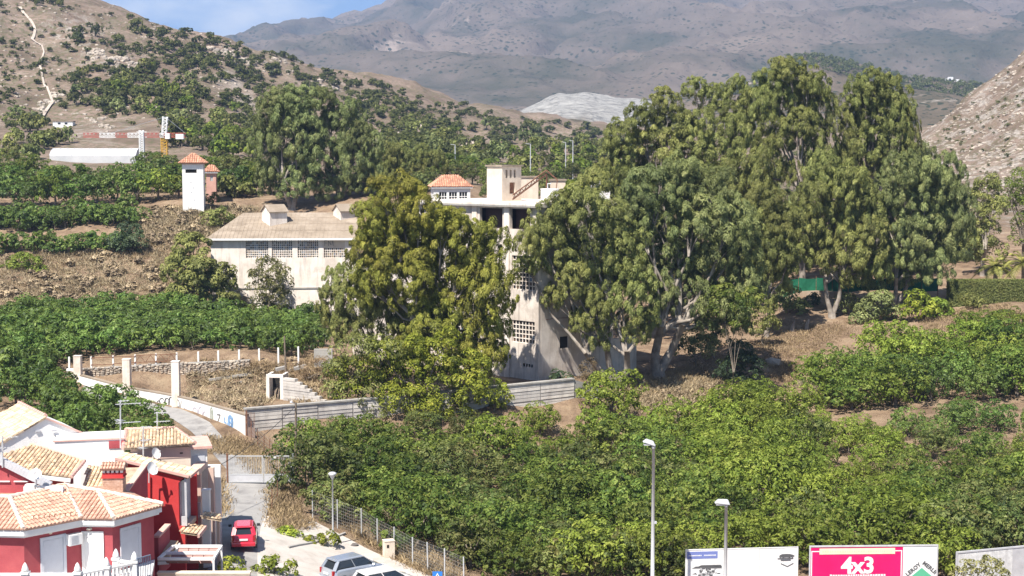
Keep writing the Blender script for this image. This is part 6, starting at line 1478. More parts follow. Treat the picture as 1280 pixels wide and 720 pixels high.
# stepped parapet and pergola
sp_ = thing('stair_parapet', 'slanting red stair parapet with a tiled ledge, right of the nearest house', 'wall', (-18, 81, 0))
u0 = at(198, 672, 79); u1 = at(212, 657, 81); m = MB(); m.prism([(u0.x, u0.y, 2.4), (u1.x, u1.y, 2.4), tuple(u1), tuple(u0)], (-.25, .05, 0)); m.build('wall', M_RED, sp_)
m = MB(); m.beam(u0 + Vector((-.1, 0, .05)), u1 + Vector((-.1, 0, .05)), .34, .12); m.build('coping', M_PINKT, sp_)
v0 = at(197, 699, 78.6); v1 = at(211, 698, 79); v2 = at(223, 676, 81.2); v3 = at(213, 675, 81.2); m = MB(); m.prism([v0, v1, v2, v3], (0, 0, -.14)); m.build('ledge', M_STRAW, sp_)
m = MB(); m.beam(v0 + Vector((0, -.05, -.22)), v1 + Vector((0, -.05, -.22)), .1, .16); m.beam(v1 + Vector((.06, 0, -.2)), v2 + Vector((.06, 0, -.2)), .1, .16); m.build('ledge_edge', M_WHITE, sp_)
pg = thing('pergola', 'white pergola with a scalloped pinkish awning beside the low cream wall', 'pergola', (-16.8, 79, 0)); zq = 3.75
P0, P1, P2, P3 = at(198, 700, 77.6), at(267, 701, 77.6), at(277, 687.5, 80.2), at(217, 687.5, 80.2)
for p in (P0, P1, P2, P3): p.z = zq
m = MB()
for a, b in ((P0, P1), (P1, P2), (P2, P3), (P3, P0), (P0.lerp(P3, .45), P1.lerp(P2, .45))): m.beam(a, b, .12, .14)
m.build('frame', M_WHITE, pg)
for p in (P1, P2): m = MB(); m.beam((p.x, p.y, -.3), (p.x, p.y, zq - .07), .10); m.build('post', M_WHITE, pg)
M_AWN = nmat('faded_pink_canvas', [(.34, .20, .18), (.42, .27, .24)], 2, .9, .1)
for k in range(4):
    m = MB(); t0, t1 = .12 + k * .21, .12 + (k + 1) * .21 - .012
    for s in range(8):
        for lo, hi in ((.0, .45), (.47, 1.0)):
            g0_, g1_ = lo + (hi - lo) * s / 8, lo + (hi - lo) * (s + 1) / 8
            def ap_(t, g): 
                p = P0.lerp(P1, t).lerp(P3.lerp(P2, t), g); sag = .30 * math.sin(math.pi * (g - lo) / (hi - lo)); return p + Vector((0, 0, -.09 - sag))
            m.face([ap_(t0, g0_), ap_(t1, g0_), ap_(t1, g1_), ap_(t0, g1_)])
    m.build('awning', M_AWN, pg)
y0 = at(197, 716, 76.6); y1 = at(312, 716, 76.6); m = MB(); m.box(((y0.x + y1.x) / 2, 76.75, y0.z / 2 - .4), (y1.x - y0.x, .3, y0.z - .15 + .8)); m.box(((y0.x + y1.x) / 2, 76.75, y0.z - .03), (y1.x - y0.x + .06, .38, .10)); single('garden_wall', m, M_CREAM, 'low cream garden wall along the bottom edge below the pergola', 'wall', ((y0.x + y1.x) / 2, 76.75, -.5))
# chimney roof house, gable parapet, chimney
h6 = thing('house', 'lower straw-tiled roof with the striped chimney and a slanting red gable parapet', 'house', (-22, 80, 0))
k0, k1, k2, k3 = at(100, 620, 78.6), at(150, 622, 78.8), at(178, 584, 82.6), at(110, 586, 82.6)
tile_roof(h6, [k0, k1, k2, k3], k0, k1, M_STRAW, .21, .38)
m = MB(); m.prism([(k1.x + .05, k1.y, 1.5), (k2.x + .05, k2.y, 1.5), (k2.x + .05, k2.y, k2.z + .1), (k1.x + .05, k1.y, k1.z + .1)], (.25, -.1, 0)); m.build('gable_parapet', M_RED, h6)
m = MB(); m.beam(k1 + Vector((.15, -.05, .16)), k2 + Vector((.15, -.05, .16)), .36, .10); m.build('coping', M_PINKT, h6)
m = MB(); m.prism([(k0.x, k0.y + .3, -.4), (k1.x, k1.y + .3, -.4), (k2.x, k2.y, -.4), (k3.x, k3.y, -.4)], (0, 0, k0.z + .2)); m.build('wall', M_RED, h6)
ch0 = at(128.5, 618, 78.2); ch1 = at(153.5, 618, 78.2); cw_ = ch1.x - ch0.x; fch = Frame((ch0.x, 78.2), (1, .08)); zc0 = ch0.z - .6
zc = lambda y: at(640, y, 78.2).z
chm = thing('chimney', 'brick chimney with a red band and a little tiled cap on the straw roof', 'chimney', (ch0.x + cw_ / 2, 78.6, zc0))
m = MB(); n = 11; zA, zB = zc0, zc(598)
fch.box(m, .02, cw_ - .02, .02, .88, zA, zB); st_ = m.build('stack', M_BRICK, chm)
m = MB(); hh = (zB - zA) / 14
for r in range(14):
    for c in range(5):
        sh = (.5 if r % 2 else 0); a_ = max(0, (c - sh) * cw_ / 4.5); b_ = min(cw_, (c + 1 - sh) * cw_ / 4.5 - .012)
        if b_ - a_ > .03: fch.box(m, a_, b_, 0 + random.uniform(0, .006), .1, zA + r * hh, zA + (r + .85) * hh)
    for c in range(4): fch.box(m, cw_ - .1, cw_ + random.uniform(-.004, .004), .11 + c * .2, .11 + (c + .94) * .2, zA + r * hh, zA + (r + .85) * hh)
m.build('brick', M_BRICK, st_, 'stuff')
m = MB(); fch.box(m, -.06, cw_ + .06, -.06, .96, zB, zB + .06); fch.box(m, -.01, cw_ + .01, -.01, .91, zB + .062, zc(591.5)); m.build('red_band', M_RED2, chm)
m = MB(); z0, z1 = zc(591.4), zc(586)
for k in range(5): fch.box(m, k * (cw_ - .14) / 4, k * (cw_ - .14) / 4 + .14, 0, .14, z0, z1); fch.box(m, k * (cw_ - .14) / 4, k * (cw_ - .14) / 4 + .14, .74, .88, z0, z1)
m.build('pillar', M_WHITE, chm)
m = MB(); fch.box(m, .1, cw_ - .1, .3, .6, z0, z1); m.build('flue', M_DARK, chm)
T0, T1, T2, T3 = fch.P(-.1, -.12, z1), fch.P(cw_ + .1, -.12, z1), fch.P(cw_ + .1, .44, z1 + .24), fch.P(-.1, .44, z1 + .24)
tile_roof(chm, [T0, T1, T2, T3], T0, T1, M_TERRAL, .16, .3, name='cap'); T4, T5 = fch.P(cw_ + .1, 1.0, z1), fch.P(-.1, 1.0, z1); tile_roof(chm, [T4, T5, T3, T2], T4, T5, M_TERRAL, .16, .3, name='cap')
# left roof (straw tiles, white fascia)
h7 = thing('house', 'red house with a broad straw-mottled tile roof and white fascia below the white gable', 'house', (-25, 80, 0))
s0, s1, s2, s3, s4 = at(8, 588, 77.6), at(88.5, 597.5, 78.0), at(106, 577, 81.6), at(40, 556, 83.4), at(4, 571, 80.5)
nv = (s1 - s0).cross(s3 - s0)
def onpl(p): return Vector((p.x, p.y, s0.z - (nv.x * (p.x - s0.x) + nv.y * (p.y - s0.y)) / nv.z))
s2, s4 = onpl(s2), onpl(s4)
tile_roof(h7, [s0, s1, s2, s3, s4], s0, s1, M_STRAW, .21, .38)
m = MB(); m.beam(s0 + Vector((0, -.05, -.12)), s1 + Vector((0, -.05, -.12)), .14, .2); m.build('fascia', M_WHITE, h7)
ridge_caps(h7, s1, s2, M_PINKT, .1); ridge_caps(h7, s3, s2, M_PINKT, .1)
m = MB(); m.prism([(s0.x, s0.y + .5, -.4), (s1.x - .5, s1.y + .5, -.4), (s2.x - .6, s2.y - .2, -.4), (s3.x, s3.y - .6, -.4), (s4.x, s4.y, -.4)], (0, 0, s0.z + .1)); m.build('wall', M_RED, h7)
# grey verge and red wall at the far left
hv = thing('house', 'dark red gable with a light grey tiled verge at the left edge', 'house', (-26.5, 76, 0))
d0, d1 = at(-30, 560, 76), at(63, 607, 76); nS = 26; m = MB(); m.beam(d0 + Vector((0, .2, -.12)), d1 + Vector((0, .2, -.12)), .5, .16); m.build('verge_board', M_PINKT, hv)
for k in range(nS):
    a, b = d0.lerp(d1, k / nS), d0.lerp(d1, (k + .97) / nS); m = MB(); m.beam(a, b, .3, .36); m.build('verge_tile', M_GALV, hv)
m = MB(); m.prism([(d0.x, 76.1, -.4), (at(46, 620, 76).x, 76.1, -.4), (at(46, 620, 76).x, 76.1, at(46, 600, 76).z - .1), (d0.x, 76.1, d0.z - .2)], (0, .3, 0)); m.build('wall', M_RED, hv)
for px in (3, 26): m = MB(); c = at(px, 602, 76); m.box((c.x, 76.04, c.z), (.75, .08, .05)); m.build('wall_ledge', M_WHITE, hv)
m = MB(); a, b = at(29, 613, 75.4), at(78, 613, 75.4); m.box(((a.x + b.x) / 2, 75.6, a.z - .2), (b.x - a.x, .3, .75)); m.box((a.x + .35, 75.5, a.z + .05), (.5, .34, .5)); single('roof_parapet', m, M_WHITE, 'low white parapet block just above the orange roof', 'parapet', ((a.x + b.x) / 2, 75.6, a.z - .6))
# white gable party wall
h8 = thing('house', 'tall blank white gable house with a straw tile roof at the left', 'house', (-28, 90, 0))
g0_, g1_, g2_ = at(0, 556, 88.3), at(57, 523, 89.6), at(113.5, 546, 91.0); dirn = Vector((-.55, .84, 0)).normalized()
gL = g1_ + (g0_ - g1_) * 1.35; m = MB()
m.prism([(gL.x, gL.y, 0), (g2_.x, g2_.y, 0), tuple(g2_), tuple(g1_), tuple(gL)], dirn * 6.0); m.build('wall', M_WHITE, h8)
rb_ = g1_ + dirn * 6 ; up_ = Vector((0, 0, .10))
tile_roof(h8, [gL + up_ - dirn * .12, g1_ + up_ - dirn * .12, rb_ + up_, gL + dirn * 6 + up_], gL + up_, gL + dirn * 6 + up_, M_STRAW, .21, .38)
m = MB(); m.beam(g1_ + Vector((0, 0, .03)), g2_ + Vector((0, 0, .03)), .24, .1); m.build('coping', M_PINKT, h8)
ridge_caps(h8, g1_ + Vector((0, 0, .12)), rb_ + Vector((0, 0, .12)), M_PINKT)
for px, py in ((47, 538.5), (67.5, 537.5)):
    m = MB(); q = at(px, py, 89.45 if px < 57 else 89.85); m.box((q.x + .05, q.y - .12, q.z), (.30, .12, .1), .55); m.build('vent', M_GALV, h8)
h9 = thing('house', 'low white walled house between the white gable and the striped chimney', 'house', (-23, 86, 0))
w0, w1 = at(103, 551, 88.0), at(155, 549.5, 88.6); f9, l9 = face_frame(w0, w1); m = MB(); f9.box(m, -1.6, l9, 0, 3.0, 0, w0.z); m.build('wall', M_WHITE, h9)
m = MB(); f9.box(m, -1.7, l9 + .05, -.06, .25, w0.z, w0.z + .06); m.build('coping', M_PINKT, h9)
m = MB(); f9.box(m, l9 * .63, l9 + .003, -.05, -.003, w0.z - .55, w0.z - .08); m.build('red_panel', M_RED, h9)
m = MB(); q0_, q1_ = at(100, 580, 84.0), at(152, 580, 84.2); m.prism([(q0_.x, 84, 0), (q1_.x, 84.2, 0), (q1_.x, 84.2, q1_.z - .1), (q0_.x, 84, q0_.z)], (0, 3.8, 0)); m.build('front_block', M_WHITE, h9)
# aerials and dishes
def aerial(label, px, pyb, pyt, Y, arms):
    a = at(px, pyb, Y); b = at(px, pyt, Y); t_ = thing('tv_aerial', label, 'aerial', a); m = MB(); m.tube([a - Vector((0, 0, .4)), b], .045, 6); m.build('mast', M_LGREY, t_)
    for f, ln, az, n in arms:
        c = a.lerp(b, f); d = Vector((math.cos(az), math.sin(az), .04)); s = Vector((-d.y, d.x, 0)); m = MB(); m.beam(c - d * ln * .25, c + d * ln, .035)
        for k in range(n): p = c + d * (ln * (k / max(1, n - 1)) - .1); w2 = .28 - .02 * k; m.beam(p - s * w2, p + s * w2, .022)
        m.build('antenna', M_LGREY, t_)
aerial('tall grey television aerial mast left of the cream house roof', 150.5, 552, 500, 87.6, ((.97, .5, .3, 4), (.9, 1.2, .1, 7), (.45, 1.2, .15, 9), (.5, .5, 2.2, 4)))
aerial('television aerial standing on the ridge of the cream house roof', 196.5, 537, 515, 91.5, ((.95, .7, 0, 6), (.45, .8, .1, 6)))
aerial('thin television aerial in front of the cream house eave', 179, 572, 533, 86, ((.98, .5, .1, 5), (.55, .4, .6, 4), (.3, .4, 2.4, 4)))
aerial('small aerial on the grey verge at the left edge', 3, 575, 545, 75.8, ((.9, .8, .5, 4), (.5, .6, .2, 4)))
def dish(label, px, py, Y, r, az, arm=True):
    c = at(px, py, Y); t_ = thing('satellite_dish', label, 'satellite dish', c - Vector((0, 0, r + .3))); n = Vector((math.cos(az), math.sin(az), .45)).normalized(); u = n.cross(Vector((0, 0, 1))).normalized(); v = u.cross(n); m = MB(); R = []
    for k in range(6):
        q = k / 5; R.append(m._p([c + (u * math.cos(a) + v * math.sin(a)) * r * q * (1 if k else .02) + n * (.28 * r * q * q) for a in [2 * math.pi * j / 20 for j in range(20)]]))
    for a, b in zip(R, R[1:]):
        for j in range(20): m.f.append((a + j, a + (j + 1) % 20, b + (j + 1) % 20, b + j)); m.m.append(0)
    m.build('dish', M_WHITE, t_, smooth=True); m = MB(); e = c + n * r * 1.1; m.beam(c - v * r * .9 + n * .1, e, .035); m.box(tuple(e), (.1, .1, .12)); m.build('feed_arm', M_LGREY, t_)
    m = MB(); m.tube([c - n * .05, c - n * .2 - Vector((0, 0, .1)), c - n * .22 - Vector((0, 0, r + .35))], .04); m.build('bracket', M_LGREY, t_)
dish('round white satellite dish in front of the grey verge', 44.5, 593, 75.3, .31, -1.4)
dish('satellite dish on a pole against the bright red wall', 189, 586, 83.3, .40, -.55)
dish('satellite dish on the straw roof in front of the cream house', 194, 567, 86.0, .34, -.5)
m = MB(); a = at(179.5, 622, 83.6); b = at(179.5, 582, 83.6); m.tube([a, b], .055, 7); single('drain_pipe', m, M_PINKT, 'pale vertical pipe against the bright red wall left of the dish', 'pipe', a)

# ---------------------------------------------------------------- cars
M_GLASS = plain('tinted_glass', (.02, .025, .03), .08, 0, .8); M_TYRE = plain('tyre_rubber', (.02, .02, .02), .85); M_BLK = plain('black_plastic', (.03, .03, .032), .6)
M_LAMPR = plain('red_lens', (.35, .015, .02), .15); M_PLATE = plain('number_plate', (.75, .75, .73), .4); M_LAMPW = plain('clear_lens', (.7, .7, .7), .1)
def car(label, mat, loc, rz, L_=3.75, W=1.66, Hh=1.5, group='parked cars', fat=False):
    """x is forward; hatchback"""
    t_ = thing('parked_car', label, 'car', (0, 0, 0), group); hw = W / 2
    # lower body: stations (x, z bottom, z belt, half width)
    S = [(-L_ / 2, .42, .62, hw * .72), (-L_ / 2 + .05, .30, .88, hw * .86), (-L_ / 2 + .25, .24, .95, hw * .97), (-L_ * .27, .22, .96, hw), (0, .20, .95, hw), (L_ * .2, .20, .93, hw), (L_ * .34, .22, .88, hw * .98), (L_ / 2 - .22, .24, .78, hw * .92), (L_ / 2 - .05, .28, .66, hw * .8), (L_ / 2, .38, .52, hw * .62)]
    m = MB(); R = []
    for x, zb, zt, w2 in S:
        ring_ = [(-w2 * .86, zb), (-w2, zb + .10), (-w2 * 1.0, (zb + zt) * .55), (-w2 * .96, zt - .08), (-w2 * .86, zt), (w2 * .86, zt), (w2 * .96, zt - .08), (w2, (zb + zt) * .55), (w2, zb + .10), (w2 * .86, zb)]
        R.append(m._p([(x, y, z) for y, z in ring_]))
    for a, b in zip(R, R[1:]):
        for j in range(10): m.f.append((a + j, b + j, b + (j + 1) % 10, a + (j + 1) % 10)[::-1]); m.m.append(0)
    m.f.append(tuple(R[0] + j for j in range(10))); m.f.append(tuple(R[-1] + 9 - j for j in range(10))); m.m += [0, 0]
    body = m.build('body', mat, t_, smooth=True)
    mod = body.modifiers.new('bevel', 'BEVEL'); mod.width = .03; mod.segments = 2; mod.limit_method = 'ANGLE'; mod.angle_limit = .6
    # cabin rings: (x, z, half width), rear to front, low and high
    xr0, xr1, xf1, xf0 = -L_ / 2 + .12, -L_ / 2 + .48, L_ * .10, L_ * .30; zb, zt = .93, Hh
    lo = [(xr0, -hw * .84, zb), (xf0, -hw * .86, zb - .03), (xf0, hw * .86, zb - .03), (xr0, hw * .84, zb)]
    hi = [(xr1, -hw * .68, zt - .05), (xf1, -hw * .70, zt - .03), (xf1, hw * .70, zt - .03), (xr1, hw * .68, zt - .05)]
    m = MB(); m.hexa(lo + hi); m.build('glazing', M_GLASS, t_)
    m = MB()
    mid0 = (xr1 + .0, 0); k = m._p([hi[0], hi[1], hi[2], hi[3], (xr1 + .02, -hw * .5, zt + .02), (xf1 - .05, -hw * .52, zt + .025), (xf1 - .05, hw * .52, zt + .025), (xr1 + .02, hw * .5, zt + .02)])
    for f in ((0, 1, 5, 4), (1, 2, 6, 5), (2, 3, 7, 6), (3, 0, 4, 7), (4, 5, 6, 7)): m.f.append(tuple(k + i for i in f)); m.m.append(0)
    m.box((xr1 - .06, 0, zt - .03), (.22, hw * 1.25, .03))
    m.build('roof', mat, t_, smooth=False)
    V = Vector
    for s in (-1, 1):
        m = MB()
        l0, l1, h0, h1_ = V((xr0, s * hw * .845, zb)), V((xf0, s * hw * .865, zb - .03)), V((xr1, s * hw * .69, zt - .05)), V((xf1, s * hw * .71, zt - .03))
        for a, b, w2 in ((l0, h0, .20), (l1, h1_, .07), (l0.lerp(l1, .52), h0.lerp(h1_, .50), .08), (h0, h1_, .05)): m.beam(a, b, w2, .045)
        m.beam(V((xr0 - .01, s * hw * .70, zb)), V((xr1 - .01, s * hw * .56, zt - .05)), .10, .05)
        m.build('window_frame', mat, t_)
    m = MB(); m.hexa([(xr0 - .12, -hw * .8, .60), (xr0 - .02, -hw * .8, .60), (xr0 - .02, hw * .8, .60), (xr0 - .12, hw * .8, .60), (xr0 - .03, -hw * .8, .97), (xr0 + .06, -hw * .8, .98), (xr0 + .06, hw * .8, .98), (xr0 - .03, hw * .8, .97)]); m.build('tailgate', mat, t_)
    m = MB(); m.box((-L_ / 2 - .02, 0, .40), (.16, W * .93, .26)); bp = m.build('rear_bumper', mat, t_); md = bp.modifiers.new('bevel', 'BEVEL'); md.width = .06; md.segments = 3
    m = MB(); m.box((L_ / 2 - .05, 0, .38), (.16, W * .78, .24)); bp = m.build('front_bumper', mat, t_); md = bp.modifiers.new('bevel', 'BEVEL'); md.width = .06; md.segments = 3
    m = MB(); m.box((-L_ / 2 - .035, 0, .70), (.02, .52, .115)); m.build('number_plate', M_PLATE, t_)
    for s in (-1, 1):
        m = MB(); m.box((-L_ / 2 + .06, s * hw * .80, .78), (.14, .13, .30)); m.build('tail_lamp', M_LAMPR, t_)
        m = MB(); m.box((L_ / 2 - .18, s * hw * .70, .68), (.22, .26, .14)); m.build('headlight', M_LAMPW, t_)
        m = MB(); m.box((L_ * .24, s * (hw + .10), 1.0), (.10, .20, .15)); m.build('mirror', M_BLK if fat else mat, t_)
        for x in (-L_ * .31, L_ * .32):
            m = MB(); n = 18; k0 = []
            for yy, rr in ((hw - .19, .27), (hw - .17, .30), (hw + .00, .30), (hw + .02, .27)): k0.append(m._p([(x + rr * math.cos(2 * math.pi * j / n), s * yy, .30 + rr * math.sin(2 * math.pi * j / n)) for j in range(n)]))
            for a, b in zip(k0, k0[1:]):
                for j in range(n): m.f.append((a + j, b + j, b + (j + 1) % n, a + (j + 1) % n)); m.m.append(0)
            m.f.append(tuple(k0[0] + j for j in range(n))); m.f.append(tuple(k0[-1] + j for j in range(n))); m.m += [0, 0]
            wh = m.build('wheel', M_TYRE, t_)
            m = MB(); m.v = []; kk = m._p([(x + .19 * math.cos(2 * math.pi * j / n), s * (hw + .026), .30 + .19 * math.sin(2 * math.pi * j / n)) for j in range(n)]); m.f.append(tuple(kk + j for j in range(n))); m.m.append(0)
            for q in range(5): a_ = q * 1.2566; m.beam((x, s * (hw + .034), .30), (x + .18 * math.cos(a_), s * (hw + .034), .30 + .18 * math.sin(a_)), .05, .012, (0, 1, 0))
            m.build('rim', M_STEEL, wh)
    if fat:
        m = MB(); m.box((-L_ / 2 + .09, 0, .83), (.03, .5, .03)); m.build('boot_trim', M_STEEL, t_)
    t_.location = loc; t_.rotation_euler = (0, 0, rz); return t_
p = gp(305.5, 90.9); car('small red hatchback seen from behind on the road below the gate', plain('red_paint', (.55, .02, .045), .25, 0, .6, 1.0), (p.x, p.y, p.z + .04), math.radians(99), 3.4, 1.56, 1.42, fat=True)
p = gp(440, 88.6); car('silver hatchback parked beside the white one at the bottom edge', plain('silver_paint', (.46, .50, .56), .28, .55, .6, 1.0), (p.x, p.y + .6, p.z + .06), math.radians(40), 3.85, 1.68, 1.5)
p = gp(481, 87.0); car('white hatchback parked at the bottom edge, half cut off', plain('white_car_paint', (.78, .78, .78), .25, 0, .6, 1.0), (p.x, p.y, p.z + .06), math.radians(34), 3.95, 1.7, 1.45)

# ---------------------------------------------------------------- street lamps, billboards, road sign, meter box
p = gp(416.5, 96); sl = thing('street_lamp', 'short street lamp with a bowl head at the corner of the pale lot', 'street lamp', p)
tz = at(416.5, 598, 96).z; m = MB(); m.tube([p, (p.x, p.y, p.z + 1.2), (p.x, p.y, tz)], [.075, .06, .05], 10); m.lathe(p, [(.14, 0), (.14, .05), (.08, .3)], 10); m.build('pole', M_LGREY, sl, smooth=True)
m = MB(); m.lathe((p.x, p.y, tz - .1), [(.06, 0), (.09, .1), (.20, .28), (.28, .40), (.27, .46), (.15, .52), (.02, .54)], 14); m.build('lamp_head', M_LGREY, sl, smooth=True)
for label, px, ptop, Y, hx0_, hx1_ in (('tall street lamp with a slanted flat head in front of the orchard', 815, 558, 86, -.65, .12), ('shorter street lamp in front of the white billboard', 905.5, 631, 84, -.68, .22)):
    p = gp(px, Y); tz = at(px, ptop, Y).z; s_ = thing('street_lamp', label, 'street lamp', p); m = MB(); m.tube([p, (p.x, p.y, tz)], [.13, .085], 12); m.build('pole', M_LGREY, s_, smooth=True)
    zt0 = tz + .05; m = MB(); xl, xr = p.x + hx0_, p.x + hx1_; tilt = .16 if px < 850 else .0
    m.hexa([(xl, Y - .2, zt0 + .06 + tilt), (xr, Y - .2, zt0 - .04), (xr, Y + .2, zt0 - .04), (xl, Y + .2, zt0 + .06 + tilt), (xl + .22, Y - .13, zt0 + .28 + tilt * .8), (xr - .12, Y - .13, zt0 + .26), (xr - .12, Y + .13, zt0 + .26), (xl + .22, Y + .13, zt0 + .28 + tilt * .8)])
    lh = m.build('lamp_head', M_LGREY, s_); md = lh.modifiers.new('bevel', 'BEVEL'); md.width = .05; md.segments = 3
    m = MB(); m.tube([(p.x, Y, tz - .1), (p.x, Y, zt0 + .06)], [.11, .12], 10); m.box(((xl + xr) / 2 - .05, Y, zt0 - .0 + tilt * .5 - .02), ((xr - xl) * .7, .3, .05)); m.build('socket', M_GALV, s_)
    if px < 850: m = MB(); m.box((p.x + .14, Y - .02, at(px, 653, Y).z), (.16, .1, .14)); m.build('junction_box', M_GALV, s_)
def text_mesh(name, body, size, mat, parent, o, x, up, bold=0.0, spacing=1.0):
    c = bpy.data.curves.new(name, 'FONT'); c.body = body; c.size = size; c.offset = bold; c.extrude = .004; c.space_character = spacing; c.align_x = 'CENTER'; c.resolution_u = 3
    tmp = bpy.data.objects.new('tmp', c); me = bpy.data.meshes.new_from_object(tmp); bpy.data.objects.remove(tmp)
    x = Vector(x).normalized(); up = Vector(up).normalized(); n = x.cross(up); M4 = Matrix(((x.x, up.x, n.x, 0), (x.y, up.y, n.y, 0), (x.z, up.z, n.z, 0), (0, 0, 0, 1)))
    me.transform(Matrix.Translation(Vector(o) - ORG[parent.name]) @ M4); me.materials.clear(); me.materials.append(mat); me.name = name
    return link(name, me, parent)
M_PAPER = nmat('poster_paper', [(.68, .68, .67), (.78, .78, .77)], 1.4, .7, .1, streak=(.52, .51, .49), streak_amt=.35); M_MAG = nmat('magenta_poster', [(.62, .005, .11), (.70, .01, .14)], .8, .6, .05)
M_INK = plain('grey_print', (.10, .10, .105), .8); M_INKL = plain('light_grey_print', (.42, .42, .43), .8); M_BLUEP = plain('blue_print', (.16, .20, .46), .7); M_GRN = plain('green_print', (.10, .42, .25), .7); M_YELP = nmat('faded_cream_strip', [(.62, .60, .42), (.70, .68, .52)], 3, .8, .1)
def billboard(label, px0, px1, pyt, Y0, Y1, hgt, fmat=M_GALV, fw=.10):
    a = at(px0, pyt, Y0); b = at(px1, pyt, Y1); zt = a.z; f, l = face_frame(a, b); zg = h(a.x, a.y)
    t_ = thing('billboard', label, 'billboard', (a.x + (b.x - a.x) / 2, a.y, zg)); m = MB()
    f.box(m, 0, l, 0, fw, zt - fw, zt); f.box(m, 0, l, 0, fw, zt - hgt, zt - hgt + fw); f.box(m, 0, fw, 0.003, fw, zt - hgt + fw, zt - fw); f.box(m, l - fw, l, 0.003, fw, zt - hgt + fw, zt - fw); m.build('frame', fmat, t_)
    m = MB()
    for q in (.15, .5, .85): f.box(m, l * q - .1, l * q + .1, .12, .32, zg - .3, zt - .3)
    m.build('post', M_GALV, t_); return t_, f, l, zt
b1, f1, l1, z1 = billboard('wide white billboard with a blue strip and a grey emblem, behind the shorter lamp', 857, 998, 687, 90.5, 91.2, 3.2, M_PAPER, .05)
n = 8
for k in range(n): m = MB(); f1.box(m, .05 + (l1 - .1) * k / n + .004, .05 + (l1 - .1) * (k + 1) / n - .004, .02, .06, z1 - 3.15, z1 - .05); m.build('panel', M_PAPER, b1)
X1 = lambda px: (px - 857) / 141 * l1; Z1 = lambda py: z1 - (py - 687) / 141 * l1
def flat(f, pts, mat, name, parent, d=-.004, th=.01):
    m = MB(); m.prism([f.P(a, d, z) for a, z in pts], f.y * th); return m.build(name, mat, parent)
flat(f1, [(X1(859), Z1(699)), (X1(897), Z1(699)), (X1(897), Z1(690)), (X1(859), Z1(690))], M_BLUEP, 'blue_strip', b1, .012, .006)
m = MB()
x = 861
while x < 895:
    w_ = random.uniform(.5, 1.3)
    if not 877 < x < 879: f1.box(m, X1(x), X1(x + w_), .004, .0115, Z1(695.6), Z1(694.2))
    x += w_ + .35
m.build('strip_lettering', M_PAPER, b1)
m = MB()
for (xa_, ya_, xb_, yb_) in ((865, 711, 903, 708.5), (865, 718, 872, 716.5), (872, 709, 903, 707)): m.prism([f1.P(X1(p_), .012, Z1(q_)) for p_, q_ in ((xa_, ya_), (xb_, ya_ + .6), (xb_ - 2, yb_), (xa_ + 5, yb_))], f1.y * .006)
for k in range(26):
    px_ = random.uniform(871, 899); py_2 = random.uniform(709, 722); f1.box(m, X1(px_), X1(px_ + random.uniform(1.5, 4)), .0125 - .0002 * k, .0185, Z1(py_2 + random.uniform(1, 4)), Z1(py_2))
m.build('printed_picture', M_INK, b1, 'stuff')
m = MB()
for k in range(14): px_ = random.uniform(875, 895); py_2 = random.uniform(710, 721); f1.box(m, X1(px_), X1(px_ + random.uniform(1, 3)), .0065 - .0002 * k, .0125, Z1(py_2 + random.uniform(1, 2.5)), Z1(py_2))
m.build('printed_highlights', M_INKL, b1, 'stuff')
m = MB(); cx_, cy_ = 983, 700
for r0, a0, a1 in ((5.5, .2, 2.9), (3.2, -.4, 3.5), (7.5, .5, 2.4)):
    for k in range(10):
        t0, t1 = a0 + (a1 - a0) * k / 10, a0 + (a1 - a0) * (k + 1) / 10; m.beam(f1.P(X1(cx_ + r0 * 1.5 * math.cos(t0)), .008, Z1(cy_ - r0 * .6 * math.sin(t0) + 1)), f1.P(X1(cx_ + r0 * 1.5 * math.cos(t1)), .008, Z1(cy_ - r0 * .6 * math.sin(t1) + 1)), .09, .01, f1.y)
for yy, xx in ((696.5, 6), (699, 9), (701.5, 11), (703.5, 7)): m.beam(f1.P(X1(cx_ - xx), .006, Z1(yy)), f1.P(X1(cx_ + xx * .8), .006, Z1(yy)), .07, .01, f1.y)
m.beam(f1.P(X1(976), .006, Z1(707.5)), f1.P(X1(984.5), .006, Z1(711.5)), .05, .01, f1.y); m.beam(f1.P(X1(984.5), .006, Z1(711.5)), f1.P(X1(992), .006, Z1(707.5)), .05, .01, f1.y); m.build('emblem', M_INK, b1)
m = MB()
for px_, y0_, y1_ in ((918.5, 700, 720), (934, 707, 720), (949, 689, 720), (966, 690, 720), (921, 718, 720)): f1.box(m, X1(px_), X1(px_ + .35), .012, .0185, Z1(y1_), Z1(y0_))
m.build('paper_crease', M_INKL, b1)
b2, f2_, lb2, z2 = billboard('crimson and white billboard reading 4x3 in large white figures', 1012, 1173, 682.5, 89.5, 89.8, 3.4, M_GALV, .09)
X2 = lambda px: (px - 1012) / 161 * lb2; Z2 = lambda py: z2 - (py - 682.5) / 161 * lb2
m = MB(); f2_.box(m, .09, X2(1129), .03, .07, z2 - 3.3, z2 - .09); m.build('red_poster', M_MAG, b2)
m = MB(); f2_.box(m, X2(1129) + .004, lb2 - .09, .03, .07, z2 - 3.3, z2 - .09); m.build('white_poster', M_PAPER, b2)
m = MB(); f2_.box(m, X2(1014.5), X2(1128), .022, .029, Z2(690.3), Z2(689.1)); f2_.box(m, X2(1014.5), X2(1015.6), .022, .029, z2 - 3.2, Z2(690.32)); f2_.box(m, X2(1126.6), X2(1127.8), .022, .029, z2 - 3.2, Z2(690.32)); m.build('white_border', M_PAPER, b2)
m = MB(); f2_.box(m, X2(1024.5), X2(1119), .012, .021, Z2(693.5), Z2(686)); m.build('cream_strip', M_YELP, b2)
m = MB(); x = 1028
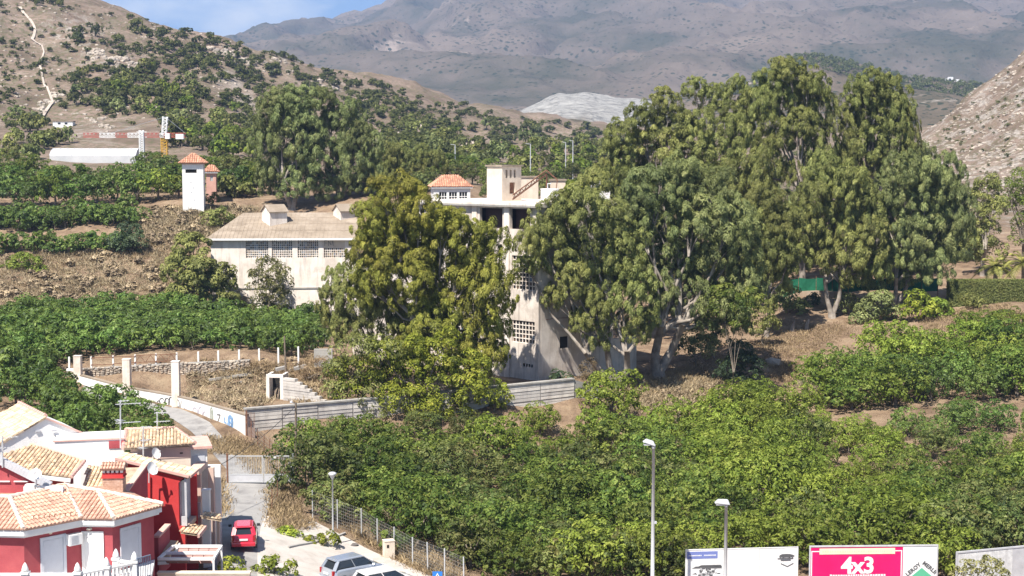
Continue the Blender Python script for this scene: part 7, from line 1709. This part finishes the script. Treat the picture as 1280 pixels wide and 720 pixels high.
while x < 1115: w_ = random.uniform(1.2, 2.6); f2_.box(m, X2(x), X2(x + w_), .006, .0115, Z2(691), Z2(688.6)); x += w_ + .9
m.build('faded_lettering', plain('faded_print', (.55, .58, .42), .8), b2)
text_mesh('lettering', '4x3', 1.42, M_PAPER, b2, f2_.P(X2(1073), .012, Z2(717.2)), f2_.x, (0, 0, 1), .045, .96)
m = MB(); x = 1038
while x < 1108: w_ = random.uniform(1.6, 3); f2_.box(m, X2(x), X2(x + w_), .012, .0215, Z2(724), Z2(random.choice((719, 719.3)))); x += w_ + .8
m.build('small_lettering', M_PAPER, b2)
flat(f2_, [(X2(1138), Z2(724)), (X2(1153), Z2(711.5)), (X2(1168), Z2(724))], M_GRN, 'green_triangle', b2, .018, .008)
ang = math.atan2(12.5, 15)
text_mesh('lettering', 'LEROY', .34, M_INK, b2, f2_.P(X2(1143.6), .012, Z2(715.2)), f2_.x * math.cos(ang) + Vector((0, 0, math.sin(ang))), Vector((0, 0, math.cos(ang))) - f2_.x * math.sin(ang), .012, 1.1)
text_mesh('lettering', 'MERLIN', .34, M_INK, b2, f2_.P(X2(1162.8), .012, Z2(714.2)), f2_.x * math.cos(ang) - Vector((0, 0, math.sin(ang))), Vector((0, 0, math.cos(ang))) + f2_.x * math.sin(ang), .012, 1.1)
b3, f3_, lb3, z3 = billboard('blank weathered white billboard at the right edge', 1196, 1335, 690, 90.5, 93.0, 3.2, M_GALV, .10)
M_TORN = nmat('torn_paper', [(.46, .46, .46), (.60, .60, .60), (.74, .74, .73)], 3.5, .9, .3, streak=(.36, .35, .35), streak_amt=.5)
for k in range(6): m = MB(); f3_.box(m, .10 + (lb3 - .2) * k / 6 + .006, .10 + (lb3 - .2) * (k + 1) / 6 - .006, .03, .07, z3 - 3.1, z3 - .10); m.build('panel', M_TORN if k != 3 else M_GALV, b3)
p = gp(547, 87.5); rs = thing('road_sign', 'blue square pedestrian crossing sign at the bottom edge', 'sign', p); zs = at(640, 714, 87.5).z; m = MB(); m.tube([p, (p.x, p.y, zs - .05)], .035, 8); m.build('pole', M_STEEL, rs)
m = MB(); m.box((p.x, p.y - .06, zs - .3), (.6, .03, .6)); pl_ = m.build('plate', plain('sign_blue', (.02, .16, .52), .4), rs)
m = MB(); m.prism([(p.x - .22, p.y - .085, zs - .50), (p.x + .22, p.y - .085, zs - .50), (p.x, p.y - .085, zs - .08)], (0, .008, 0)); m.build('white_triangle', M_PAPER, pl_)
m = MB(); m.beam((p.x, p.y - .094, zs - .22), (p.x - .02, p.y - .094, zs - .36), .06, .008, (0, 1, 0)); m.beam((p.x - .02, p.y - .094, zs - .36), (p.x - .09, p.y - .094, zs - .47), .04, .008, (0, 1, 0)); m.beam((p.x - .02, p.y - .094, zs - .36), (p.x + .07, p.y - .094, zs - .47), .04, .008, (0, 1, 0)); m.build('walker_symbol', M_BLK, pl_)
p = gp(486, 95.2); bx = thing('meter_box', 'cream concrete meter box with a dark slot beside the wire fence', 'box', p); m = MB(); m.box((p.x, p.y, p.z + .55), (.68, .55, 1.2), .35); m.box((p.x, p.y, p.z + 1.18), (.72, .6, .06), .35); m.build('case', M_CREAM, bx)
m = MB(); fx = Frame((p.x, p.y), (math.cos(.35), math.sin(.35))); fx.box(m, -.2, -.05, -.29, -.277, p.z + .75, p.z + .95); m.build('slot', M_DARK, bx)

# ---------------------------------------------------------------- shrubs and trees of the hillsides
SHV = []
for v in range(5):
    lobes = [(0, 0, .55, .7, .7, .5)] + [(random.uniform(-.5, .5), random.uniform(-.5, .5), random.uniform(.35, .75), .42, .42, .38) for _ in range(4)]
    V, T = crown_arrays(lobes, .22, 3.2, 14, .26, .15, .2, inner=.15, zmin=-.05)
    V0, T0 = crown_arrays(lobes, .24, 1.5, 8, .42, .26, .2, inner=.1, zmin=-.05)
    m = MB(); m.tube([(0, 0, -.3), (.03, 0, .3), (0, .05, .6)], [.09, .07, .03], 5)
    SHV.append(({k: leaf_mesh('crown', V, T, MATS[k]) for k in ('leaf_dark_shrub', 'leaf_olive', 'leaf_grey_green', 'leaf_yellow_green')}, m.mesh('trunk', M_BARK, None), (V0, T0)))
# (polygon in photo pixels used as a scatter map, number, radius range m, leaf kinds, words)
ZONES = [
    ([(95, 42), (150, 45), (150, 62), (95, 56)], 9, (2.0, 3.2), ('leaf_dark_shrub',), 'dark shrub in the clump high on the left hill beside the gully'),
    ([(40, 0), (90, 0), (82, 16), (45, 10)], 5, (2.2, 3.4), ('leaf_dark_shrub',), 'dark shrub near the top of the left hill at the upper edge'),
    ([(0, 15), (120, 30), (180, 100), (60, 130), (0, 120)], 26, (1.0, 2.0), ('leaf_dark_shrub', 'leaf_olive'), 'scattered bush on the dry slope around the pale gully'),
    ([(160, 22), (185, 30), (245, 44), (330, 62), (328, 78), (240, 66), (172, 46)], 40, (1.8, 3.2), ('leaf_dark_shrub', 'leaf_olive'), 'shrub along the crest of the left hill'),
    ([(175, 42), (240, 62), (330, 92), (330, 112), (262, 96), (190, 64)], 60, (1.6, 2.8), ('leaf_olive', 'leaf_dark_shrub', 'leaf_grey_green'), 'bush in the green belt under the crest of the left hill'),
    ([(85, 92), (120, 85), (190, 92), (240, 100), (262, 120), (320, 140), (310, 170), (250, 165), (200, 150), (150, 140), (90, 135)], 120, (1.7, 3.2), ('leaf_olive', 'leaf_dark_shrub', 'leaf_yellow_green', 'leaf_grey_green'), 'bush in the wide thicket on the lower left hill'),
    ([(0, 140), (60, 150), (90, 178), (40, 200), (0, 205)], 34, (2.0, 3.4), ('leaf_olive', 'leaf_grey_green'), 'tree at left edge between the gully foot and the greenhouse'),
    ([(200, 160), (320, 165), (330, 205), (262, 200), (215, 192)], 46, (2.2, 3.6), ('leaf_olive', 'leaf_yellow_green', 'leaf_dark_shrub'), 'pine around the crane mast and behind the white tower'),
    ([(330, 60), (415, 88), (415, 110), (330, 95)], 30, (1.6, 3.0), ('leaf_dark_shrub',), 'dark round shrub on the ridge before the far mountain'),
    ([(415, 90), (520, 118), (590, 135), (590, 150), (500, 140), (415, 115)], 44, (1.6, 3.2), ('leaf_dark_shrub', 'leaf_olive'), 'dark round shrub on the low middle ridge'),
    ([(430, 120), (520, 140), (600, 160), (560, 180), (470, 165), (430, 145)], 80, (1.8, 3.0), ('leaf_olive', 'leaf_dark_shrub', 'leaf_yellow_green'), 'bush on the slope above the middle rocks'),
    ([(480, 165), (600, 175), (640, 205), (560, 215), (470, 215), (462, 190)], 60, (1.8, 3.2), ('leaf_olive', 'leaf_dark_shrub', 'leaf_grey_green'), 'tree on the rocky ground above the red-roofed house'),
    ([(590, 140), (640, 155), (740, 160), (790, 165), (790, 200), (700, 195), (620, 178)], 90, (2.2, 3.8), ('leaf_dark_shrub', 'leaf_grey_green', 'leaf_olive'), 'dark pine in the valley below the grey quarry'),
    ([(630, 185), (790, 195), (770, 225), (690, 225), (640, 222)], 40, (2.0, 3.4), ('leaf_olive', 'leaf_dark_shrub', 'leaf_yellow_green'), 'tree behind the stair tower and the rusty conveyor'),
    ([(1160, 165), (1280, 75), (1280, 225), (1215, 235)], 90, (.4, 1.0), ('leaf_dark_shrub', 'leaf_olive'), 'small dry bush on the bare pale hill at the right'),
    ([(800, 190), (1200, 190), (1200, 260), (800, 260)], 60, (2.2, 3.4), ('leaf_olive', 'leaf_grey_green'), 'tree seen between the trunks of the eucalyptus grove'),
    ([(240, 200), (330, 205), (330, 245), (260, 250)], 16, (2.2, 3.0), ('leaf_olive', 'leaf_dark_shrub'), 'tree between the white tower and the huge dark eucalyptus'),
    ([(440, 215), (540, 220), (540, 250), (440, 255)], 18, (2.0, 2.8), ('leaf_olive', 'leaf_grey_green'), 'low tree between the huge dark eucalyptus and the red-roofed house'),
]
CAND = []
for zi, (P, n, rr, mk, words) in enumerate(ZONES):
    xs = [p[0] for p in P]; ys = [p[1] for p in P]; k = 0; tries = 0
    while k < n and tries < n * 12:
        tries += 1; px, py = random.uniform(min(xs), max(xs)), random.uniform(min(ys), max(ys))
        if not inpoly(px, py, P): continue
        g = hit(px, py, 245)
        if g is None: continue
        r = random.uniform(*rr) * random.uniform(.75, 1.1); CAND.append((r / g.y, g, r, random.choice(mk), zi)); k += 1
CAND.sort(key=lambda c: -c[0]); IND = CAND[:300]; REST = CAND[300:]
byz = {}
for s, g, r, mk, zi in IND:
    v = random.choice(SHV); pine = ZONES[zi][4].split()[0]
    b = thing('hill_shrub' if r < 2.6 else 'hill_tree', '', 'shrub' if r < 2.6 else 'tree', (g.x, g.y, g.z - .1 * r), 'shrubs and trees scattered on the hillsides')
    b.rotation_euler = (0, 0, random.uniform(0, 6.28)); b.scale = (r, r, r * random.uniform(.85, 1.25) * (1.15 if r > 2.4 else 1)); link('crown', v[0][mk], b); link('trunk', v[1], b); byz.setdefault(zi, []).append((to_px(g)[0], b))
for zi, l in byz.items():
    l.sort(key=lambda a: a[0])
    for i, (_, b) in enumerate(l): b['label'] = f'{ZONES[zi][4]}, {nth(i)} from left'
# the remaining, smaller scrub as one mass
VV = []; TT = []
def scatter(P, n, rr, amb=245):
    xs = [p[0] for p in P]; ys = [p[1] for p in P]; k = 0; t_ = 0
    while k < n and t_ < n * 8:
        t_ += 1; px, py = random.uniform(min(xs), max(xs)), random.uniform(min(ys), max(ys))
        if not inpoly(px, py, P): continue
        if vnoise(px / 26, py / 11, 61) + random.uniform(-.25, .25) < .5: continue
        g = hit(px, py, amb)
        if g is None: continue
        REST.append((0, g, random.uniform(*rr), '', 0)); k += 1
scatter([(0, -10), (180, 25), (330, 60), (520, 118), (640, 150), (640, 200), (330, 200), (100, 140), (0, 140)], 900, (.5, 1.5))
scatter([(170, 40), (330, 75), (430, 115), (330, 190), (230, 160), (100, 110)], 420, (1.0, 2.2))
scatter([(420, 100), (600, 140), (790, 165), (790, 200), (600, 205), (430, 180)], 380, (.9, 2.2))
for s, g, r, mk, zi in REST:
    V, T = random.choice(SHV)[2]; a = random.uniform(0, 6.28); c_, s_ = math.cos(a), math.sin(a)
    R_ = np.array([[c_, -s_, 0], [s_, c_, 0], [0, 0, random.uniform(.8, 1.1)]]) * r; pick_ = RNG.random(len(V)) < (.35 if r < 1.2 else .8)
    VV.append(V[pick_] @ R_.T + np.array([g.x, g.y, g.z - .08 * r])); TT.append(np.clip(T[pick_] + random.uniform(-.2, .2), 0, 1))
link('hillside_scrub', leaf_mesh('hillside_scrub', np.concatenate(VV), np.concatenate(TT), L_PINE), None, 'stuff')
# trees on the foothill ridge, far off
VV = []; TT = []
for k in range(520):
    px = random.uniform(880, 1260); yy = random.uniform(1330, 1500); d = ray(px, 100)
    # stand on the foothill mesh: sample its own crest formula through the nearest vertex
    VV.append((px, yy))
fm = foot.data; fco = np.empty(len(fm.vertices) * 3, np.float32); fm.vertices.foreach_get('co', fco); fco = fco.reshape(120, 420, 3)
res = []; TT = []
for px, yy in VV:
    j = int(round((math.log(yy / 1000) / math.log(2.0)) * 119)); i = int(round(((px - 640) / F + .62) / 1.24 * 419)); x, y, z = fco[j, i]
    V, T = random.choice(SHV)[2]; r = random.uniform(2.2, 5.0); pk = RNG.random(len(V)) < .45; res.append(V[pk] * r + np.array([x + random.uniform(-3, 3), y, z - .2 * r])); TT.append(T[pk])
link('ridge_scrub', leaf_mesh('ridge_scrub', np.concatenate(res), np.concatenate(TT), L_PINE), None, 'stuff')

# ---------------------------------------------------------------- dry brush, grass, rocks
def tufts(name, P, n, l, wd, blades, mat, ymin=60, ymax=1e9, spread=.35, thr=.0, sc=9, flatk=.0):
    xs = [p[0] for p in P]; ys = [p[1] for p in P]; C = []; t_ = 0
    while len(C) < n and t_ < n * 10:
        t_ += 1; px, py = random.uniform(min(xs), max(xs)), random.uniform(min(ys), max(ys))
        if not inpoly(px, py, P): continue
        g = hit(px, py, ymin)
        if g is None or g.y > ymax: continue
        if thr and vnoise(g.x / sc * 4, g.y / sc * 4, 5) < thr: continue
        C.append(g)
    if not C: return None
    C = np.array([tuple(c) for c in C]); k = np.repeat(np.arange(len(C)), blades); m = len(k)
    sz = RNG.uniform(.6, 1.4, len(C))[k]; d = RNG.normal(size=(m, 3)) * .6; d[:, 2] = np.abs(d[:, 2]) * .5 + .42; d = unit(d); L_ = l * sz * RNG.uniform(.6, 1.2, m)
    base = C[k] + RNG.normal(size=(m, 3)) * np.array([spread, spread, .03]) * sz[:, None]; base[:, 2] -= .05
    side = unit(np.cross(d, RNG.normal(size=(m, 3)))) * (wd * sz)[:, None]; tip = base + d * L_[:, None]; midp = base + d * (L_ * .55)[:, None] + RNG.normal(size=(m, 3)) * .05 * l
    V = np.stack([base, midp + side * .5, tip, midp - side * .5], 1)
    return V, np.clip(.5 + RNG.normal(0, .1, len(C))[k] + RNG.normal(0, .1, m), 0, 1)
def stuff(name, parts, mat):
    parts = [p for p in parts if p]; link(name, leaf_mesh(name, np.concatenate([p[0] for p in parts]), np.concatenate([p[1] for p in parts]), mat), None, 'stuff')
BANK = [(0, 325), (60, 312), (150, 300), (185, 262), (260, 262), (255, 300), (225, 330), (215, 395), (0, 392)]
stuff('dry_brush', [tufts('', BANK, 2800, .55, .07, 15, None, 190, 245), tufts('', [(185, 262), (330, 258), (300, 285), (262, 300), (185, 310)], 700, .7, .07, 14, None, 195, 245),
                    tufts('', [(750, 500), (800, 478), (900, 470), (915, 500), (820, 515), (745, 520)], 900, .5, .05, 14, None, 120, 170),
                    tufts('', [(235, 470), (335, 462), (335, 505), (300, 515), (235, 500)], 420, .5, .05, 14, None, 125, 152)], L_GREY)
stuff('dry_grass', [tufts('', BANK, 1500, .5, .05, 15, None, 190, 245, thr=.45), tufts('', [(760, 480), (880, 455), (915, 490), (830, 505), (770, 500)], 900, .4, .045, 14, None, 120, 175),
                    tufts('', [(285, 545), (365, 575), (365, 605), (330, 598), (285, 565)], 900, .4, .04, 12, None, 100, 128), tufts('', [(255, 545), (285, 552), (300, 572), (262, 566)], 260, .4, .04, 12, None, 100, 132),
                    tufts('', [(338, 615), (366, 600), (372, 650), (388, 660), (360, 664), (338, 662)], 700, .42, .045, 14, None, 90, 112), tufts('', [(250, 608), (272, 600), (278, 640), (255, 660)], 420, .5, .045, 12, None, 88, 112),
                    tufts('', [(430, 660), (480, 662), (545, 700), (575, 725), (540, 722), (470, 686)], 900, .55, .04, 14, None, 85, 103), tufts('', [(960, 400), (1060, 410), (1000, 450), (940, 440)], 500, .35, .045, 12, None, 150, 190),
                    tufts('', [(1150, 395), (1260, 380), (1280, 395), (1230, 412), (1160, 415)], 700, .4, .045, 13, None, 160, 192), tufts('', [(960, 455), (1000, 450), (1000, 480), (960, 478)], 300, .4, .04, 12, None, 130, 170),
                    tufts('', [(250, 452), (420, 455), (420, 470), (250, 470)], 500, .5, .045, 12, None, 140, 160), tufts('', [(380, 440), (430, 445), (430, 520), (370, 505)], 600, .6, .05, 12, None, 128, 160)], L_DRY)
VV = []; TT = []
for P_, n, rr in ((BANK, 190, (.5, 1.2)), ([(185, 262), (330, 258), (300, 285), (262, 300), (185, 310)], 50, (.5, 1.0)), ([(235, 470), (335, 462), (335, 505), (300, 515), (235, 500)], 60, (.3, .6)), ([(345, 445), (430, 445), (430, 500), (370, 505)], 50, (.3, .7)), ([(770, 490), (900, 480), (905, 500), (800, 512)], 40, (.3, .6))):
    xs = [p[0] for p in P_]; ys = [p[1] for p in P_]; k = 0; q = 0
    while k < n and q < n * 8:
        q += 1; px, py = random.uniform(min(xs), max(xs)), random.uniform(min(ys), max(ys))
        if not inpoly(px, py, P_): continue
        g = hit(px, py, 120)
        if g is None: continue
        V, T = random.choice(SHV)[2]; r = random.uniform(*rr); VV.append(V * np.array([r, r, r * .8]) + np.array([g.x, g.y, g.z - .05])); TT.append(np.clip(T + random.uniform(-.25, .25), 0, 1)); k += 1
link('dry_bushes', leaf_mesh('dry_bushes', np.concatenate(VV), np.concatenate(TT), L_GREY), None, 'stuff')
stuff('leaf_litter', [tufts('', [(840, 450), (960, 420), (1060, 400), (1100, 405), (1000, 445), (900, 468)], 1400, .22, .06, 8, None, 140, 195, spread=.5)], L_BROWN)
# withered shrubs among the ruins
for lab, px, Y, lb in (('withered brown bush beside the wooden pole above the wing wall', 385, 146, [(385, 460, 12, 10), (398, 470, 12, 10), (376, 472, 9, 8), (405, 455, 9, 8)]),
                       ('dark withered creeper hanging at the end of the post fence', 402, 148, [(402, 455, 6, 8), (400, 468, 5, 9)]),
                       ('reddish withered bush at the factory foot behind the boarded wall end', 735, 145, [(735, 465, 9, 9), (725, 475, 8, 7), (745, 478, 8, 7), (738, 452, 6, 7)]),
                       ('withered purple-brown scrub above the ruined doorway', 325, 150, [(322, 460, 12, 6), (338, 463, 10, 6), (330, 470, 9, 5)]),
                       ('bare grey brush against the hall wall between the two dark trees', 296, 199, [(297, 385, 7, 12), (303, 372, 5, 9)])):
    big_tree('withered_bush', lab, px, Y, lb, L_BROWN if 'bare' not in lab else L_GREY, leaf=(.45, .05), sub=.5, dens=2.0, leaves=34, droop=-.3, bark=M_BARK, r0=.06, cat='bush', jit=.3)
# boulders and outcrops
M_ROCK = nmat('pale_rock', [(.24, .205, .17), (.38, .33, .28), (.47, .42, .36)], .25, .95, .8, fine=1.2, tint=.2)
def outcrop(label, pts, n, size, group='rock outcrops on the slopes'):
    g0 = hit(*pts[0], 245); mb = MB()
    for _ in range(n):
        a = random.choice(pts); g = hit(a[0] + random.gauss(0, 5), a[1] + random.gauss(0, 2.2), 245)
        if g: s = random.uniform(.4, 1) * size; rock_into(mb, (g.x, g.y, g.z + s * .1), s, s * .8, s * .55)
    o = single('rock_outcrop', mb, M_ROCK, None, None, g0); o['kind'] = 'stuff'
outcrop('pale broken rocks on the crest of the left hill above the grey scree', [(262, 62), (275, 66), (290, 70), (305, 76), (315, 80)], 46, 2.0)
outcrop('jagged rock ribs in the middle of the left hill', [(125, 72), (140, 76), (155, 78), (170, 84), (120, 66)], 60, 1.8)
outcrop('pinkish rocks behind the olive trees left of the red-roofed house', [(490, 172), (510, 166), (530, 160), (520, 175), (545, 180), (470, 180)], 70, 1.8)
outcrop('pale rocks above the lamp post of the red-roofed house', [(560, 172), (575, 178), (590, 182), (570, 190)], 40, 1.5)
outcrop('tumbled rocks at the foot of the pale gully', [(60, 130), (48, 138), (72, 120), (120, 152), (135, 160)], 40, 1.4)
outcrop('rubble rocks on the ridge right of the green belt', [(345, 78), (365, 90), (400, 104), (420, 110)], 40, 1.6)
mb = MB()
for _ in range(900):
    px, py = random.uniform(1150, 1290), random.uniform(68, 240); g = hit(px, py, 245)
    if g and g.x / g.y > .262: s = random.uniform(.15, .7); rock_into(mb, (g.x, g.y, g.z), s * 1.3, s, s * .6)
mb.build('scattered_rocks', M_ROCK, None, 'stuff')
mb = MB()
for _ in range(500):
    px, py = random.uniform(0, 330), random.uniform(0, 150); g = hit(px, py, 245)
    if g: s = random.uniform(.2, .8); rock_into(mb, (g.x, g.y, g.z), s * 1.3, s, s * .6)
mb.build('scattered_rocks', M_ROCK, None, 'stuff')
for lab, px, py in (('pale dead stump on the shaded slope below the netting, left one', 990, 416), ('pale dead stump on the shaded slope below the netting, right one', 1008, 413), ('grey boulder at the left end of the orchard gap', 967, 455)):
    g = hit(px, py, 150); m = MB()
    if 'boulder' in lab: rock_into(m, (g.x, g.y, g.z + .2), 1.0, .8, .6)
    else: m.tube([g, g + Vector((.1, 0, .7)), g + Vector((.3, 0, 1.3))], [.3, .2, .06], 7)
    single('boulder' if 'boulder' in lab else 'tree_stump', m, M_ROCK if 'boulder' in lab else M_PALEBARK, lab, 'boulder' if 'boulder' in lab else 'stump', g)
# the pale gully track on the left hill
gl = [(25, 11), (30, 18), (38, 27), (44, 40), (40, 50), (50, 57), (55, 68), (47, 82), (53, 98), (59, 112), (66, 130), (58, 140), (48, 154)]
LL = []; RR = []
for i, (px, py) in enumerate(gl):
    g = hit(px, py, 245); w2 = random.uniform(.25, .6)
    if g: LL.append((g.x - w2, g.y)); RR.append((g.x + w2, g.y))
strip('track', LL, RR, nmat('chalky_track', [(.36, .30, .25), (.50, .43, .37)], .3, .95, .6), .5, 200, 7)
# ---------------------------------------------------------------- haze
hz = MB(); hz.box((0, 3600, 330), (10400, 7400, 700))
M_HAZE = bpy.data.materials.new('haze'); M_HAZE.use_nodes = True
t = M_HAZE.node_tree; t.nodes.clear()
o_ = t.nodes.new('ShaderNodeOutputMaterial'); pv = t.nodes.new('ShaderNodeVolumePrincipled')
pv.inputs['Color'].default_value = (.46, .64, 1.0, 1); pv.inputs['Density'].default_value = 0.00015; pv.inputs['Anisotropy'].default_value = .2
t.links.new(pv.outputs[0], o_.inputs['Volume'])
haze = hz.build('haze', M_HAZE, None, 'stuff')
